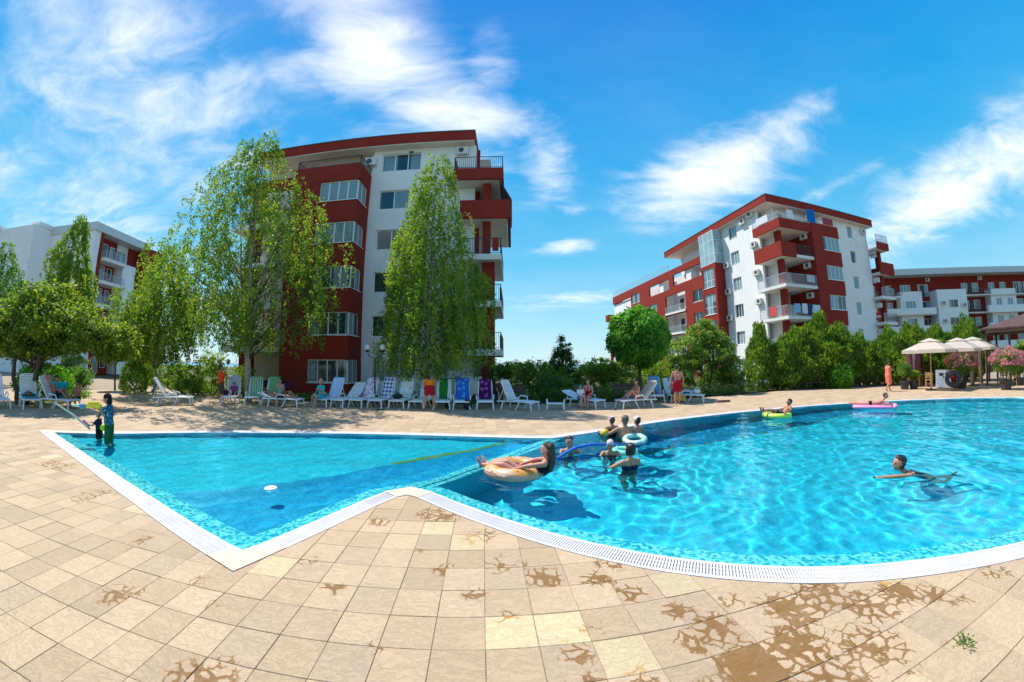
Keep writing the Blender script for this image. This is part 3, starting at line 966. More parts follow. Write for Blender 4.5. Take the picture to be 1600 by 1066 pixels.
def window(parent, axis, u0, u1, z0, z1, w, out=-1, n=2, fr=0.06, sill=True, glass=None, trans=None, deep=0.05):
    """frame (with sill and pane as sub-parts); w is the plane of the frame's outer face, out the sign of the outward direction"""
    f = MB()
    d0, d1 = (w, w + deep) if out < 0 else (w - deep, w)
    def bx(a, b, c, d, e0=d0, e1=d1, m=f):
        if axis == 'x': m.box(a, b, e0, e1, c, d)
        else: m.box(e0, e1, a, b, c, d)
    bx(u0, u1, z0, z0 + fr); bx(u0, u1, z1 - fr, z1)
    bx(u0, u0 + fr, z0 + fr, z1 - fr); bx(u1 - fr, u1, z0 + fr, z1 - fr)
    for k in range(1, n):
        c = u0 + (u1 - u0) * k / n
        bx(c - fr * .55, c + fr * .55, z0 + fr, z1 - fr)
    if trans:
        for tz in (trans if hasattr(trans, '__len__') else [trans]):
            bx(u0 + fr, u1 - fr, tz - fr * .4, tz + fr * .4, d0 + .004, d1 - .004)
    fo = f.build('window', M['frame'], parent)
    for k in range(n):
        a, b = u0 + (u1 - u0) * k / n + fr * .5, u0 + (u1 - u0) * (k + 1) / n - fr * .5
        p = MB()
        pc = (d0 + d1) / 2
        bx(a, b, z0 + fr * .5, z1 - fr * .5, pc - .006, pc + .006, p)
        p.build('pane', glass or M['pane'], fo)
    if sill:
        s = MB()
        e = (w - .13, w + .02) if out < 0 else (w - .02, w + .13)
        bx(u0 - .05, u1 + .05, z0 - .05, z0 - .002, e[0], e[1], s)
        s.build('sill', M['frame'], fo)
    return fo

def railing(parent, pts, z, h=0.95, mat=None, gap=0.13, infill=None):
    """barred railing along a polyline"""
    mb = MB()
    mat = mat or M['rail']
    for a, b in zip(pts[:-1], pts[1:]):
        a, b = Vector((*a, 0)), Vector((*b, 0))
        L = (b - a).length
        d = (b - a) / L
        for zz, t in ((z + h, .035), (z + .09, .025)):
            mb.tube([(a.x, a.y, zz), (b.x, b.y, zz)], t * .75, 4)
        k = max(1, int(L / gap))
        for i in range(k + 1):
            p = a + d * (L * i / k)
            th = .024 if i in (0, k) else .011
            mb.box(p.x - th, p.x + th, p.y - th, p.y + th, z, z + h)
    o = mb.build('railing', mat, parent)
    return o

def air_con(parent, axis, u, z, w, out=-1, s=1.0):
    """outdoor unit of an air conditioner on its wall"""
    f = MB()
    a, b = u - .40 * s, u + .40 * s
    d0, d1 = (w - .34, w - .05) if out < 0 else (w + .05, w + .34)
    bx = (lambda p, q, e0, e1, c, d, m: m.box(p, q, e0, e1, c, d)) if axis == 'x' else (lambda p, q, e0, e1, c, d, m: m.box(e0, e1, p, q, c, d))
    bx(a, b, d0, d1, z, z + .56 * s, f)
    bx(a + .1, a + .14, min(d0, w), max(d1, w), z - .05, z - .002, f); bx(b - .14, b - .1, min(d0, w), max(d1, w), z - .05, z - .002, f)
    o = f.build('air_conditioner', M['ac'], parent)
    g = MB()
    face = d0 if out < 0 else d1
    n = 14
    ring = []
    for k in range(n):
        an = 2 * math.pi * k / n
        ring.append((u - .09 * s + .2 * s * math.cos(an), z + .28 * s + .2 * s * math.sin(an)))
    e0, e1 = face + (-.012 if out < 0 else -.002), face + (.002 if out < 0 else .012)
    vs = [((p[0], e0, p[1]) if axis == 'x' else (e0, p[0], p[1])) for p in ring] + [((p[0], e1, p[1]) if axis == 'x' else (e1, p[0], p[1])) for p in ring]
    g.add(vs, [tuple(range(n)), tuple(range(2 * n - 1, n - 1, -1))] + [(i, n + i, n + (i + 1) % n, (i + 1) % n) for i in range(n)])
    g.build('fan_grille', M['ac_grille'], o)
    return o

def B(parent, name, mat, *boxes):
    mb = MB()
    if len(boxes) > 1 and not name.startswith(('balcony', 'terrace_parapet')) or name == 'balcony_door':
        for b in boxes:
            q = MB(); q.box(*b)
            o = q.build(name, M[mat], parent)
        return o
    for b in boxes:
        mb.box(*b)
    return mb.build(name, M[mat], parent)

def corner_window_band(parent, x0, x1, y0, y1, zb, zt, right=True):
    """window that turns the corner of the red bay: front lights and two side lights"""
    f = MB()
    fr = .06
    xe, ye = x1 - .10, y0 + .10
    for a, b in ((x0, xe),):
        f.box(a, b, ye, ye + .05, zb, zb + fr); f.box(a, b, ye, ye + .05, zt - fr, zt)
        n = 4
        for k in range(n + 1):
            c = a + (b - a) * k / n
            f.box(c - .035, c + .035, ye - .004, ye + .054, zb + fr, zt - fr)
    f.box(xe - .05, xe, ye, y1, zb, zb + fr); f.box(xe - .05, xe, ye, y1, zt - fr, zt)
    for k in range(0, 3):
        c = ye + .06 + (y1 - ye - .1) * k / 2
        f.box(xe - .054, xe + .004, c - .035, c + .035, zb + fr, zt - fr)
    fo = f.build('window', M['frame'], parent)
    n = 4
    for k in range(n):
        p = MB()
        a, b = x0 + (xe - x0) * k / n + .03, x0 + (xe - x0) * (k + 1) / n - .03
        p.box(a, b, ye + .02, ye + .03, zb + .03, zt - .03)
        p.build('pane', M['pane'], fo)
    for k in range(2):
        p = MB()
        a, b = ye + .06 + (y1 - ye - .1) * k / 2 + .03, ye + .06 + (y1 - ye - .1) * (k + 1) / 2 - .03
        p.box(xe - .03, xe - .02, a, b, zb + .03, zt - .03)
        p.build('pane', M['pane'], fo)
    s = MB()
    s.box(x0 - .04, x1 + .03, y0 - .05, ye + .01, zb - .05, zb - .002)
    s.box(xe - .02, x1 + .03, ye + .01, y1, zb - .05, zb - .002)
    s.build('sill', M['frame'], fo)
    return fo

def red_bay(root, x0, xw, x1, y0, y1, top):
    """brick-red bay: full pier on the left, spandrels, jamb; windows turn its right corner"""
    B(root, 'bay_pier', 'red_wall', (x0, xw, y0, y1, 0, top))
    z = 0
    for k in range(6):
        zb = .80 + ST * k if k < 5 else top
        B(root, 'bay_spandrel', 'red_wall', (xw, x1, y0, y1, z, zb))
        if k < 5:
            z = 2.19 + ST * k
    for k in range(5):
        B(root, 'bay_jamb', 'red_wall', (x1 - .35, x1, y1 - .42, y1, .80 + ST * k, 2.19 + ST * k))
        B(root, 'bay_lining', 'red_wall', (xw, x1 - .36, y0 + .5, y1, .80 + ST * k, 2.19 + ST * k))
    for k in range(5):
        corner_window_band(root, xw + .002, x1, y0, y1 - .42, .80 + ST * k, 2.19 + ST * k)

def main_building():
    r = empty('apartment_building', (0, 0, 0), 0, 'six storey block with shaded brick red bay and white wall behind the two tall birches', 'building', 'apartment buildings round the pool')
    # body
    ops = []
    for k in range(6):
        x1 = -6.2 if k in (0, 5) else -6.85
        ops.append((-9.0, x1, .80 + ST * k, 2.17 + ST * k))
    w = MB()
    wall_open(w, 'x', -9.67, -2.4, 0, 16.85, 22.4, 22.65, ops)
    w.box(-19.3, -9.67, 23.7, 23.95, 0, 16.85)
    w.box(-2.65, -2.4, 22.65, 38, 0, 16.85)
    w.box(-19.3, -19.05, 23.95, 38, 0, 16.85)
    w.box(-14.5, -9.67, 22.402, 22.65, 0, 14.2)
    w.box(-9.9, -9.67, 22.65, 23.7, 0, 16.85)
    w.build('wall', M['white_wall'], r)
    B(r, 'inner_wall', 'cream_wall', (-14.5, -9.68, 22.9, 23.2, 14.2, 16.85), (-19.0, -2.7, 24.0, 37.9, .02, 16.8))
    for k in range(6):
        n = 3 if k in (0, 5) else 2
        window(r, 'x', ops[k][0], ops[k][1], ops[k][2], ops[k][3], 22.52, n=n)
    red_bay(r, -14.5, -12.45, -9.67, 20.5, 22.4, 14.55)
    B(r, 'terrace_parapet', 'red_wall', (-14.5, -9.67, 20.5, 20.72, 14.55, 14.85), (-9.89, -9.67, 20.72, 22.4, 14.55, 14.85), (-19.4, -14.5, 21.4, 21.62, 14.0, 14.85))
    railing(r, [(-19.3, 21.5), (-14.4, 21.5), (-14.4, 20.6), (-9.78, 20.6), (-9.78, 22.35)], 14.85, .62)
    window(r, 'x', -12.6, -11.2, 14.7, 16.3, 22.86, n=2, sill=False)
    B(r, 'terrace_door', 'door', (-13.7, -12.9, 22.84, 22.92, 14.4, 16.3))
    # roof
    rf = B(r, 'roof', 'red_wall', (-19.0, -2.45, 21.7, 39.0, 16.86, 17.58))
    B(rf, 'roof_edge', 'roof_cap', (-19.04, -2.41, 21.66, 39.04, 17.582, 17.66))
    B(rf, 'soffit', 'soffit', (-18.97, -2.48, 21.73, 38.9, 16.80, 16.857))
    B(r, 'downpipe', 'red_wall', (-2.38, -2.16, 22.9, 23.1, 2, 16.8))
    # left balconies
    for k in range(1, 5):
        z = ST * k
        b = B(r, 'balcony', 'slab', (-20.1, -14.502, 21.3, 23.7, z - .22, z + .10))
        railing(b, [(-20.05, 23.6), (-20.05, 21.36), (-14.55, 21.36)], z + .10, .95)
        B(b, 'balcony_door', 'door', (-16.6, -15.5, 23.62, 23.72, z + .1, z + 2.2))
    B(r, 'column', 'red_wall', (-18.7, -17.9, 21.6, 22.3, 0, 14.2))
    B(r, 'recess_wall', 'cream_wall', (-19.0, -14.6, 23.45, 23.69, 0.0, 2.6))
    B(r, 'ground_door', 'door', (-16.5, -15.4, 23.36, 23.47, 0.0, 2.1))
    window(r, 'x', -15.3, -14.75, .9, 2.1, 23.40, n=1, sill=False)
    # right balconies, wrapping the corner
    bl = MB()
    for k in range(1, 4):
        z = ST * k
        b = B(r, 'balcony', 'slab', (-3.2, -.62, 21.15, 27.0, z - .42, z - .06))
        railing(b, [(-3.15, 22.35), (-3.15, 21.2), (-.66, 21.2), (-.66, 26.9)], z - .06, 1.0)
        if k < 3:
            B(b, 'railing_screen', 'red_wall', (-.72, -.69, 21.35, 26.8, z + .05, z + .78))
        else:
            tag(B(None, 'towel', 'red_wall', (-1.15, -.80, 21.12, 21.15, z + .1, z + .95)), 'dark red towel over the third floor balcony rail at the corner of the shaded block', 'towel')
    b4 = B(r, 'balcony', 'red_wall', (-3.2, -.05, 21.12, 21.3, 10.85, 12.05), (-.25, -.05, 21.3, 27.0, 10.85, 12.05))
    B(b4, 'balcony_floor', 'soffit', (-3.15, -.27, 21.32, 27, 10.86, 11.1))
    aw = MB()
    aw.add([(-.02, 21.15, 12.06), (-.02, 26, 12.06), (-.75, 26, 13.4), (-.75, 21.15, 13.4), (.03, 21.15, 12.06), (.03, 26, 12.06), (-.70, 26, 13.42), (-.70, 21.15, 13.42)],
           [(0, 1, 2, 3), (7, 6, 5, 4), (0, 3, 7, 4), (1, 5, 6, 2), (0, 4, 5, 1), (3, 2, 6, 7)])
    aw.build('side_awning', M['rail'], b4)
    b5 = B(r, 'balcony', 'red_wall', (-3.65, -.5, 21.1, 21.25, 13.5, 14.3), (-.65, -.5, 21.25, 26.8, 13.5, 14.3))
    B(b5, 'balcony_floor', 'soffit', (-3.6, -.67, 21.27, 26.8, 13.52, 13.8))
    railing(b5, [(-3.6, 22.3), (-3.6, 21.17), (-.56, 21.17), (-.56, 26.7)], 14.3, .85)
    B(r, 'column', 'red_wall', (-1.82, -1.32, 21.75, 22.2, 8.6, 13.5), (-1.83, -1.05, 21.75, 22.4, 0, 8.2))
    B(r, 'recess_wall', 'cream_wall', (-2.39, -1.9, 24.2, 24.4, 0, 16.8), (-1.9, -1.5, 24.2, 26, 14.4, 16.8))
    air_con(r, 'x', -9.75, 15.6, 22.38)
    air_con(r, 'x', -3.3, 16.05, 22.4, s=.95)
    for k in range(0, 3):
        B(r, 'wall_light', 'ac_grille', (-7.05 + .0, -6.8, 22.32, 22.4, 16.45 - 0.001 * k, 16.6)) if k == 0 else None
    # ground terrace: slatted fence and cloth
    return r

def right_building():
    th = R(6)
    r = empty('apartment_building', (24.0, 28.3, 0), th, 'six storey block with sunlit white flank, red long wing and stepped corner balconies', 'building', 'apartment buildings round the pool')
    FW = .6      # plane of the left flank
    ops = [(5.5, 6.85, .80 + ST * k, 2.17 + ST * k) for k in range(6)]
    w = MB()
    wall_open(w, 'y', 2.2, 8.1, 0, 16.85, FW, FW + .25, ops)
    wall_open(w, 'x', 8.3, 17.0, 0, 16.85, .7, .95, [(13.2, 14.15, .80 + ST * k, 2.17 + ST * k) for k in range(6)])
    w.box(1.7, 4.1, 2.2, 2.4, 0, 16.85)
    w.box(1.5, 1.7, .9, 2.4, 0, 16.85)
    w.box(16.75, 17.0, .95, 18, 0, 16.85)
    w.box(1.7, 16.7, 2.45, 18, .02, 16.8)
    w.build('wall', M['white_wall'], r)
    for k in range(6):
        window(r, 'y', *ops[k], FW + .12, n=3)
        window(r, 'x', 13.2, 14.15, .80 + ST * k, 2.17 + ST * k, .82, n=1)
    for k, (z, v) in enumerate(((12.5, 7.5), (9.6, 7.6), (6.7, 7.6), (3.9, 7.6))):
        air_con(r, 'y', v, z - .35, FW)
    for k in range(6):
        air_con(r, 'y', 3.0, 1.7 + ST * k + (.35 if k == 5 else 0), FW)
        B(r, 'balcony_door', 'door', (1.9, 2.8, 2.12, 2.2, ST * k + .05, ST * k + 2.1))
    # red bay with strip windows
    bay = MB()
    x0, x1, yf = 4.1, 8.3, -1.45
    bay.box(x0, x0 + 1.55, yf, .9, 0, 14.85)
    z = 0
    for k in range(6):
        zb = .80 + ST * k if k < 5 else 14.85
        bay.box(x0 + 1.55, x1, yf, .7, z, zb)
        z = 2.19 + ST * k
    for k in range(5):
        bay.box(x0 + 1.55, x1 - .3, yf + .35, .7, .8 + ST * k, 2.19 + ST * k)
    bay.box(x0, x0 + .2, .9, 2.2, 0, 14.3)
    bay.build('bay_wall', M['red_wall'], r)
    for k in range(5):
        window(r, 'x', x0 + 1.56, x1 - .05, .80 + ST * k, 2.19 + ST * k, yf + .06, n=4)
        window(r, 'y', yf + .12, .6, .80 + ST * k, 2.19 + ST * k, x1 - .02, out=1, n=2, sill=False)
    # wing of the top terrace behind the parapet
    B(r, 'inner_wall', 'cream_wall', (1.72, 8.3, .9, 1.1, 14.3, 16.85))
    for a in (4.9, 5.9, 7.0):
        window(r, 'x', a, a + .8, 14.45, 16.2, .86, n=2, sill=False)
    B(r, 'terrace_door', 'door', (2.2, 2.9, .84, .92, 14.3, 16.2))
    air_con(r, 'x', 6.45, 16.0, .88)
    air_con(r, 'x', 16.2, 15.9, .7)
    air_con(r, 'y', 4.2, 16.05, FW)
    railing(r, [(4.1, yf + .1), (8.2, yf + .1), (8.2, .6)], 14.85, .55, M['rail_light'])
    # roof
    rf = B(r, 'roof', 'red_wall', (0, 17.6, 0, 20.4, 16.86, 17.58))
    B(rf, 'roof_edge', 'roof_cap', (-.04, 17.64, -.04, 20.44, 17.582, 17.67))
    B(rf, 'soffit', 'soffit', (.03, 17.57, .03, 20.3, 16.80, 16.857))
    # corner balconies
    for k in (1, 2, 3):
        z = ST * k
        b = B(r, 'balcony', 'slab', (-.25, 4.098, -1.35, 2.3, z - .25, z + .02))
        railing(b, [(-.2, 2.25), (-.2, -1.3), (4.05, -1.3)], z + .02, .95, M['rail_light'])
    b4 = B(r, 'balcony', 'red_wall', (-.35, 1.6, -1.35, -1.2, ST * 4 - .35, ST * 4 + 1.0), (-.35, -.2, -1.2, 2.25, ST * 4 - .35, ST * 4 + 1.0))
    B(b4, 'balcony_floor', 'slab', (-.18, 4.098, -1.3, 2.25, ST * 4 - .33, ST * 4 - .05))
    railing(b4, [(1.62, -1.25), (4.05, -1.25)], ST * 4 - .05, .95)
    b5 = B(r, 'balcony', 'red_wall', (-.2, 4.098, -1.4, -1.25, ST * 5 - .5, ST * 5 + .35), (-.2, -.05, -1.25, 2.25, ST * 5 - .5, ST * 5 + .35))
    B(b5, 'balcony_floor', 'soffit', (-.03, 4.098, -1.24, 2.25, ST * 5 - .48, ST * 5 - .2))
    railing(b5, [(-.12, 2.2), (-.12, -1.32), (4.1, -1.32)], ST * 5 + .35, .6, M['rail_light'])
    B(r, 'column', 'red_wall', (.5, 1.0, -.35, .15, 0, ST * 5 - .5))
    for k in range(1, 5):
        air_con(r, 'y', -.5, ST * k + 1.9, 4.1, out=-1, s=.9)
        B(r, 'balcony_door', 'door', (2.6, 3.6, 2.08, 2.2, ST * k + .05, ST * k + 2.15))
    # right-hand balconies
    for k in range(1, 6):
        z = ST * k
        if k < 4:
            b = B(r, 'balcony', 'slab', (16.6, 19.6, -.6, 5, z - .3, z + .02))
            railing(b, [(16.7, -.55), (19.5, -.55), (19.5, 4.9)], z + .02, .95, M['rail_light'])
        else:
            x2 = 19.3 if k == 5 else 19.8
            b = B(r, 'balcony', 'red_wall', (16.8, x2, -.7, -.55, z - .35, z + (.45 if k == 5 else 1.0)), (x2 - .15, x2, -.55, 5, z - .35, z + (.45 if k == 5 else 1.0)))
            B(b, 'balcony_floor', 'soffit', (17.0, x2 - .16, -.54, 5, z - .34, z - .1))
            if k == 5:
                railing(b, [(16.8, -.62), (x2 - .07, -.62), (x2 - .07, 4.9)], z + .45, .9, M['rail_light'])
        air_con(r, 'y', .3, z + 1.7 if k < 5 else z - 1.0, 17.0, out=1, s=.9)
    B(r, 'column', 'red_wall', (18.2, 18.75, .2, .75, 0, ST * 5 - .35))
    B(r, 'recess_wall', 'red_wall', (17.01, 19.0, 3.2, 3.4, 0, ST * 4 + .2))
    # stair tower with glazed top
    tw = MB()
    tops = [(10.25, 12.45), (7.2, 9.5), (4.3, 6.5), (1.4, 3.6)]
    wall_open(tw, 'y', 8.1, 10.9, 0, 12.9, -.7, -.45, [(8.45, 10.55, a, b) for a, b in tops])
    tw.box(-.449, FW + .26, 8.1, 8.35, 0, 12.9)
    tw.box(-.449, FW + .2, 10.65, 10.9, 0, 12.9)
    tw.box(-.3, FW + .2, 8.36, 10.64, 0, 12.6)
    tw.build('tower_wall', M['red_wall'], r)
    for a, b in tops:
        window(r, 'y', 8.45, 10.55, a, b, -.62, n=3, trans=[a + .8])
    window(r, 'y', 8.12, 10.88, 12.9, 16.7, -.66, n=3, trans=[14.0, 15.6], sill=False, glass=M['pane_blue'])
    window(r, 'x', -.60, FW + .15, 12.9, 16.7, 8.13, n=1, trans=[14.0, 15.6], sill=False, glass=M['pane_blue'])
    # long wing
    V0, V1, U = 10.9, 42.0, .42
    ops2 = []
    for v in (13.0,):
        ops2 += [(v - .6, v + 1.5, .8 + ST * k, 2.3 + ST * k) for k in range(4)]
    for v0, v1 in ((16.3, 21.6),):
        ops2 += [(v0, v1, .3 + ST * k, 2.75 + ST * k) for k in range(4)]
    for v in (24.5, 29.5):
        ops2 += [(v - .3, v + 2.2, .9 + ST * k, 2.3 + ST * k) for k in range(4)]
    ops2 += [(12.0, 19.2, ST * 4 + 1.0, ST * 4 + 2.55), (20.3, 26.5, ST * 4 + .75, ST * 4 + 2.3), (30.0, 33.2, ST * 4 + .7, ST * 4 + 2.3)]
    lw = MB()
    wall_open(lw, 'y', V0, 33.5, 0, 14.9, U, U + .25, ops2)
    lw.build('wing_wall', M['red_wall'], r)
    B(r, 'wing_body', 'white_wall', (U + 1.9, 14.0, V0, 41.5, 0, 14.3), (U + .26, U + 1.9, 22.4, 23.6, 0, 14.3), (U + .26, U + 1.9, 33.1, 41.9, 0, 13.4), (U + .26, U + 1.9, 11, 12.1, 0, 14.3), (U + .26, U + 1.9, 15.0, 16.2, 0, 14.3))
    B(r, 'upper_wall', 'white_wall', (2.6, 14, 10.9, 20.2, 14.3, 16.85))
    for v in (13.0, 15.2, 17.4):
        window(r, 'y', v, v + 1.3, 14.5, 16.3, 2.56, n=2, sill=False)
    B(r, 'wing_parapet', 'red_wall', (U, U + .2, 33.5, 42.0, 13.5, 14.9), (U + .2, 14, 41.8, 42.0, 13.5, 14.9))
    railing(r, [(U + .1, 20.4), (U + .1, 41.9), (8, 41.9)], 14.9, 1.0, M['rail_light'], gap=.3)
    for k in range(4):
        fl = B(r, 'loggia_floor', 'slab', (U - .12, U + 1.9, 16.3, 21.6, ST * k + .02, ST * k + .28))
        if k: railing(fl, [(U - .05, 16.35), (U - .05, 21.55)], ST * k + .28, .85, M['rail_light'])
        window(r, 'y', 12.4, 14.5, .8 + ST * k, 2.3 + ST * k, U + .12, n=2)
        for v in (24.2, 29.2):
            window(r, 'y', v, v + 2.5, .9 + ST * k, 2.3 + ST * k, U + .12, n=2)
        B(r, 'loggia_door', 'door', (U + 1.82, U + 1.92, 19.6, 20.5, ST * k + .3, ST * k + 2.3))
    air_con(r, 'y', 11.6, ST * 3 + .4, U)
    air_con(r, 'y', 11.8, ST * 2 + .4, U)
    window(r, 'y', 30.05, 33.15, ST * 4 + .7, ST * 4 + 2.3, U + .12, n=3)
    for v in (13.2, 17.0, 21.2, 24.4):
        window(r, 'y', v, v + 1.2, ST * 4 + .9, ST * 4 + 2.3, U + 1.82, n=2, sill=False)
    air_con(r, 'y', 15.6, ST * 4 + 1.7, U + 1.88); air_con(r, 'y', 25.9, ST * 4 + 1.5, U + 1.88)
    # far balcony stub at the wing's end
    b = B(r, 'balcony', 'red_wall', (-.6, U + 1.5, 42.05, 43.6, 10.2, 11.5))
    B(r, 'column', 'red_wall', (.1, .6, 42.6, 43.1, 0, 10.2))
    return r

def far_right_building():
    """long white and red block beyond the cafe"""
    an = math.atan2(-13, 24)
    r = empty('apartment_building', (58.5, 42.7, 0), an, 'long low white and red block with pale flat roof behind the cafe umbrellas', 'building', 'apartment buildings round the pool')
    S2 = 2.8
    zr = 14.6
    red = MB()
    red.box(-3, 42, 1.6, 14, 0, zr)
    red.build('wall', M['red_wall'], r)
    rf = B(r, 'roof', 'roof_pale', (-3.2, 42.5, -1.0, 14.5, zr, zr + .95))
    def blk(u0, u1, v, k0, k1, extra=0):
        return (u0, u1, v, 1.598, S2 * k0, S2 * k1 + extra)
    B(r, 'white_block', 'white_wall', blk(3.4, 7.4, .2, 2, 4, .9), blk(9.6, 15.2, -.8, 0, 4, .9), blk(20.6, 26.0, .0, 2, 4, .9), blk(31.0, 40.0, -.6, 0, 4, 1.0), (-2.5, 3.0, .8, 1.597, 0, .4))
    for k in range(1, 5):
        z = S2 * k
        ub = [(-1.0, 3.3)] if k > 3 else [(-1.5, 9.4)]
        for u0, u1 in ub:
            b = B(r, 'balcony', 'slab', (u0, u1, -.6, 1.597, z - .15, z + (.15 if k > 3 else .02)))
            B(b, 'balcony_front', 'white_wall', (u0 + 1.9, u1 - .1, -.68, -.58, z - .05, z + .95)) if k <= 3 else railing(b, [(u0, -.5), (u1, -.5)], z + .15, .8, M['rail'])
        b = B(r, 'balcony', 'slab', (15.25, 31, -.4, 1.597, z - .15, z + .02))
        if k < 4:
            B(b, 'balcony_front', 'white_wall', (19.2, 29.0, -1.0, -.88, z - .2, z + .95), (19.2, 19.35, -.88, -.42, z - .2, z + .95))
            railing(b, [(15.3, -.35), (19.1, -.35)], z + .02, .9, M['rail'])
        else:
            railing(b, [(15.3, -.35), (20.5, -.35)], z + .02, .9, M['rail'])
            railing(b, [(26.1, -.35), (30.9, -.35)], z + .02, .9, M['rail'])
    for k in range(0, 5):
        z = S2 * k
        for u0, n, v in ((-1.5, 2, 1.55), (1.4, 2, 1.55), (4.3, 3, 1.55 if k < 2 or k == 4 else .16), (7.6, 3, 1.55), (16.0, 2, 1.55), (18.2, 2, 1.55), (21.6, 2, 1.55 if k < 2 or k == 4 else -.04), (24.0, 2, 1.55 if k < 2 or k == 4 else -.04), (27.0, 3, 1.55), (29.2, 2, 1.55), (33.0, 3, -.64), (37.0, 2, -.64)):
            if k == 4 and v < 1: v = 1.55
            w_ = .62 * n
            window(r, 'x', u0, u0 + w_, z + .7 if n < 3 else z + .25, z + 2.2, v, n=n, sill=False, deep=.06)
        if k < 4:
            window(r, 'x', 11.6, 13.4, z + .8, z + 2.1, -.84, n=2, sill=False, deep=.06)
            air_con(r, 'x', 14.5, z + .9, -.82); air_con(r, 'x', 10.6, z + 1.3, -.82)
    for u0 in (9.45, 19.8, 30.6):
        air_con(r, 'x', u0, zr - .75, 1.55)
    for k in range(5):
        B(r, 'balcony_door', 'door', (8.0, 8.8, 1.5, 1.598, S2 * k + .05, S2 * k + 2.1), (17.4, 18.1, 1.5, 1.598, S2 * k + .05, S2 * k + 2.1), (29.9, 30.6, 1.5, 1.598, S2 * k + .05, S2 * k + 2.1))
    return r

def left_buildings():
    an = math.atan2(.98, -.2) - math.pi / 2
    r = empty('apartment_building', (-49.3, 27.6, 0), an, 'white block with red end and stacked balconies behind the yellow green birch', 'building', 'apartment buildings round the pool')
    # local: +y runs away along the balcony face, which looks to +x
    S2 = 2.82
    zr = 17.1
    B(r, 'wall', 'white_wall', (-9.5, -.0, 0, 1.0, 0, zr), (-9.5, -1.9, 1.0, 10.6, 0, zr), (-1.9, .05, 5.6, 8.0, 0, zr - 2.8))
    B(r, 'red_wall', 'red_wall', (-.30, .0, 1.0, 1.6, 0, zr), (-1.88, -1.6, 1.6, 5.6, 0, zr), (-1.9, 0.0, 9.4, 13.5, 0, zr + .6), (-1.9, -1.6, 8.0, 9.4, 0, zr))
    rf = B(r, 'roof', 'roof_pale', (-9.6, .35, -.2, 9.4, zr, zr + 1.0))
    for k in range(1, 6):
        z = S2 * k
        b = B(r, 'balcony', 'slab', (-1.6, .65, 1.62, 5.58, z - .35, z + .05))
        railing(b, [(-.1, 1.7), (.6, 1.7), (.6, 5.5)], z + .05, .9, M['rail_light'])
    for k in range(0, 6):
        z = S2 * k
        window(r, 'y', 2.0, 3.9, z + .15, z + 2.3, -1.54, out=1, n=2, sill=False)
        window(r, 'y', 4.3, 5.2, z + .8, z + 2.2, -1.54, out=1, n=1, sill=False)
        if k == 5:
            window(r, 'y', 6.0, 7.6, z + .2, z + 2.2, -1.85, out=1, n=2, sill=False)
    r2 = empty('apartment_building', (-49.5, 27.4, 0), an, 'windowless pale gable next to the block with stacked balconies', 'building', 'apartment buildings round the pool')
    B(r2, 'wall', 'white_wall', (-24.0, -8.2, -2.6, 9, 0, zr + .6), (-10.0, -8.0, -2.0, 9, zr + .6, zr + 1.1))
    B(r2, 'roof', 'roof_pale', (-24.2, -16.0, -3.3, 9.2, zr + .6, zr + 1.1))
    for k in range(6):
        b = B(r2, 'balcony', 'slab', (-24, -15.2, -4.0, -2.602, S2 * k - .2, S2 * k + .05))
        railing(b, [(-24, -3.95), (-15.3, -3.95), (-15.3, -2.7)], S2 * k + .05, .9, M['rail'])
        window(r2, 'x', -18.5, -16.2, S2 * k + .2, S2 * k + 2.2, -2.66, n=2, sill=False)
    return r, r2

main_building()
right_building()
far_right_building()
left_buildings()
# ================================================================== TREES AND PLANTS
def unit(v):
    return v / np.maximum(np.linalg.norm(v, axis=-1, keepdims=True), 1e-9)

def leaves_mesh(name, P, ax, nr, L, W):
    """one folded rhombus leaf per point: P centres, ax leaf axes, nr normals, L and W sizes"""
    n = len(P)
    ax = unit(ax)
    sd = unit(np.cross(ax, nr))
    nr = np.cross(sd, ax)
    L = np.broadcast_to(np.asarray(L), (n,))[:, None]
    W = np.broadcast_to(np.asarray(W), (n,))[:, None]
    v = np.empty((n, 4, 3))
    v[:, 0] = P - ax * L * .5
    v[:, 1] = P + sd * W * .5 + nr * W * .18 - ax * L * .06
    v[:, 2] = P + ax * L * .5
    v[:, 3] = P - sd * W * .5 + nr * W * .18 - ax * L * .06
    me = bpy.data.meshes.new(name)
    me.vertices.add(4 * n)
    me.vertices.foreach_set('co', v.reshape(-1).astype(np.float32))
    me.loops.add(4 * n)
    me.loops.foreach_set('vertex_index', np.arange(4 * n, dtype=np.int32))
    me.polygons.add(n)
    me.polygons.foreach_set('loop_start', np.arange(0, 4 * n, 4, dtype=np.int32))
    me.polygons.foreach_set('loop_total', np.full(n, 4, dtype=np.int32))
    me.update(calc_edges=True)
    return me

def rand_dirs(n):
    return unit(RNG.normal(0, 1, (n, 3)))

def noise3(P, s, seed=0.0):
    return np.array([noise.noise((p[0] * s + seed, p[1] * s - seed, p[2] * s + 2 * seed)) for p in P])

def limb_tube(mb, pts, r0, r1, n=7):
    rs = np.linspace(r0, r1, len(pts)) ** 1.0
    mb.tube(pts, list(rs), n)

def wiggle(p0, p1, k=6, amp=0.1, sag=0.0):
    p0, p1 = np.array(p0, float), np.array(p1, float)
    t = np.linspace(0, 1, k)[:, None]
    q = p0 + (p1 - p0) * t
    q[1:-1] += RNG.normal(0, amp, (k - 2, 3))
    q[:, 2] += sag * np.sin(t[:, 0] * math.pi)
    return q

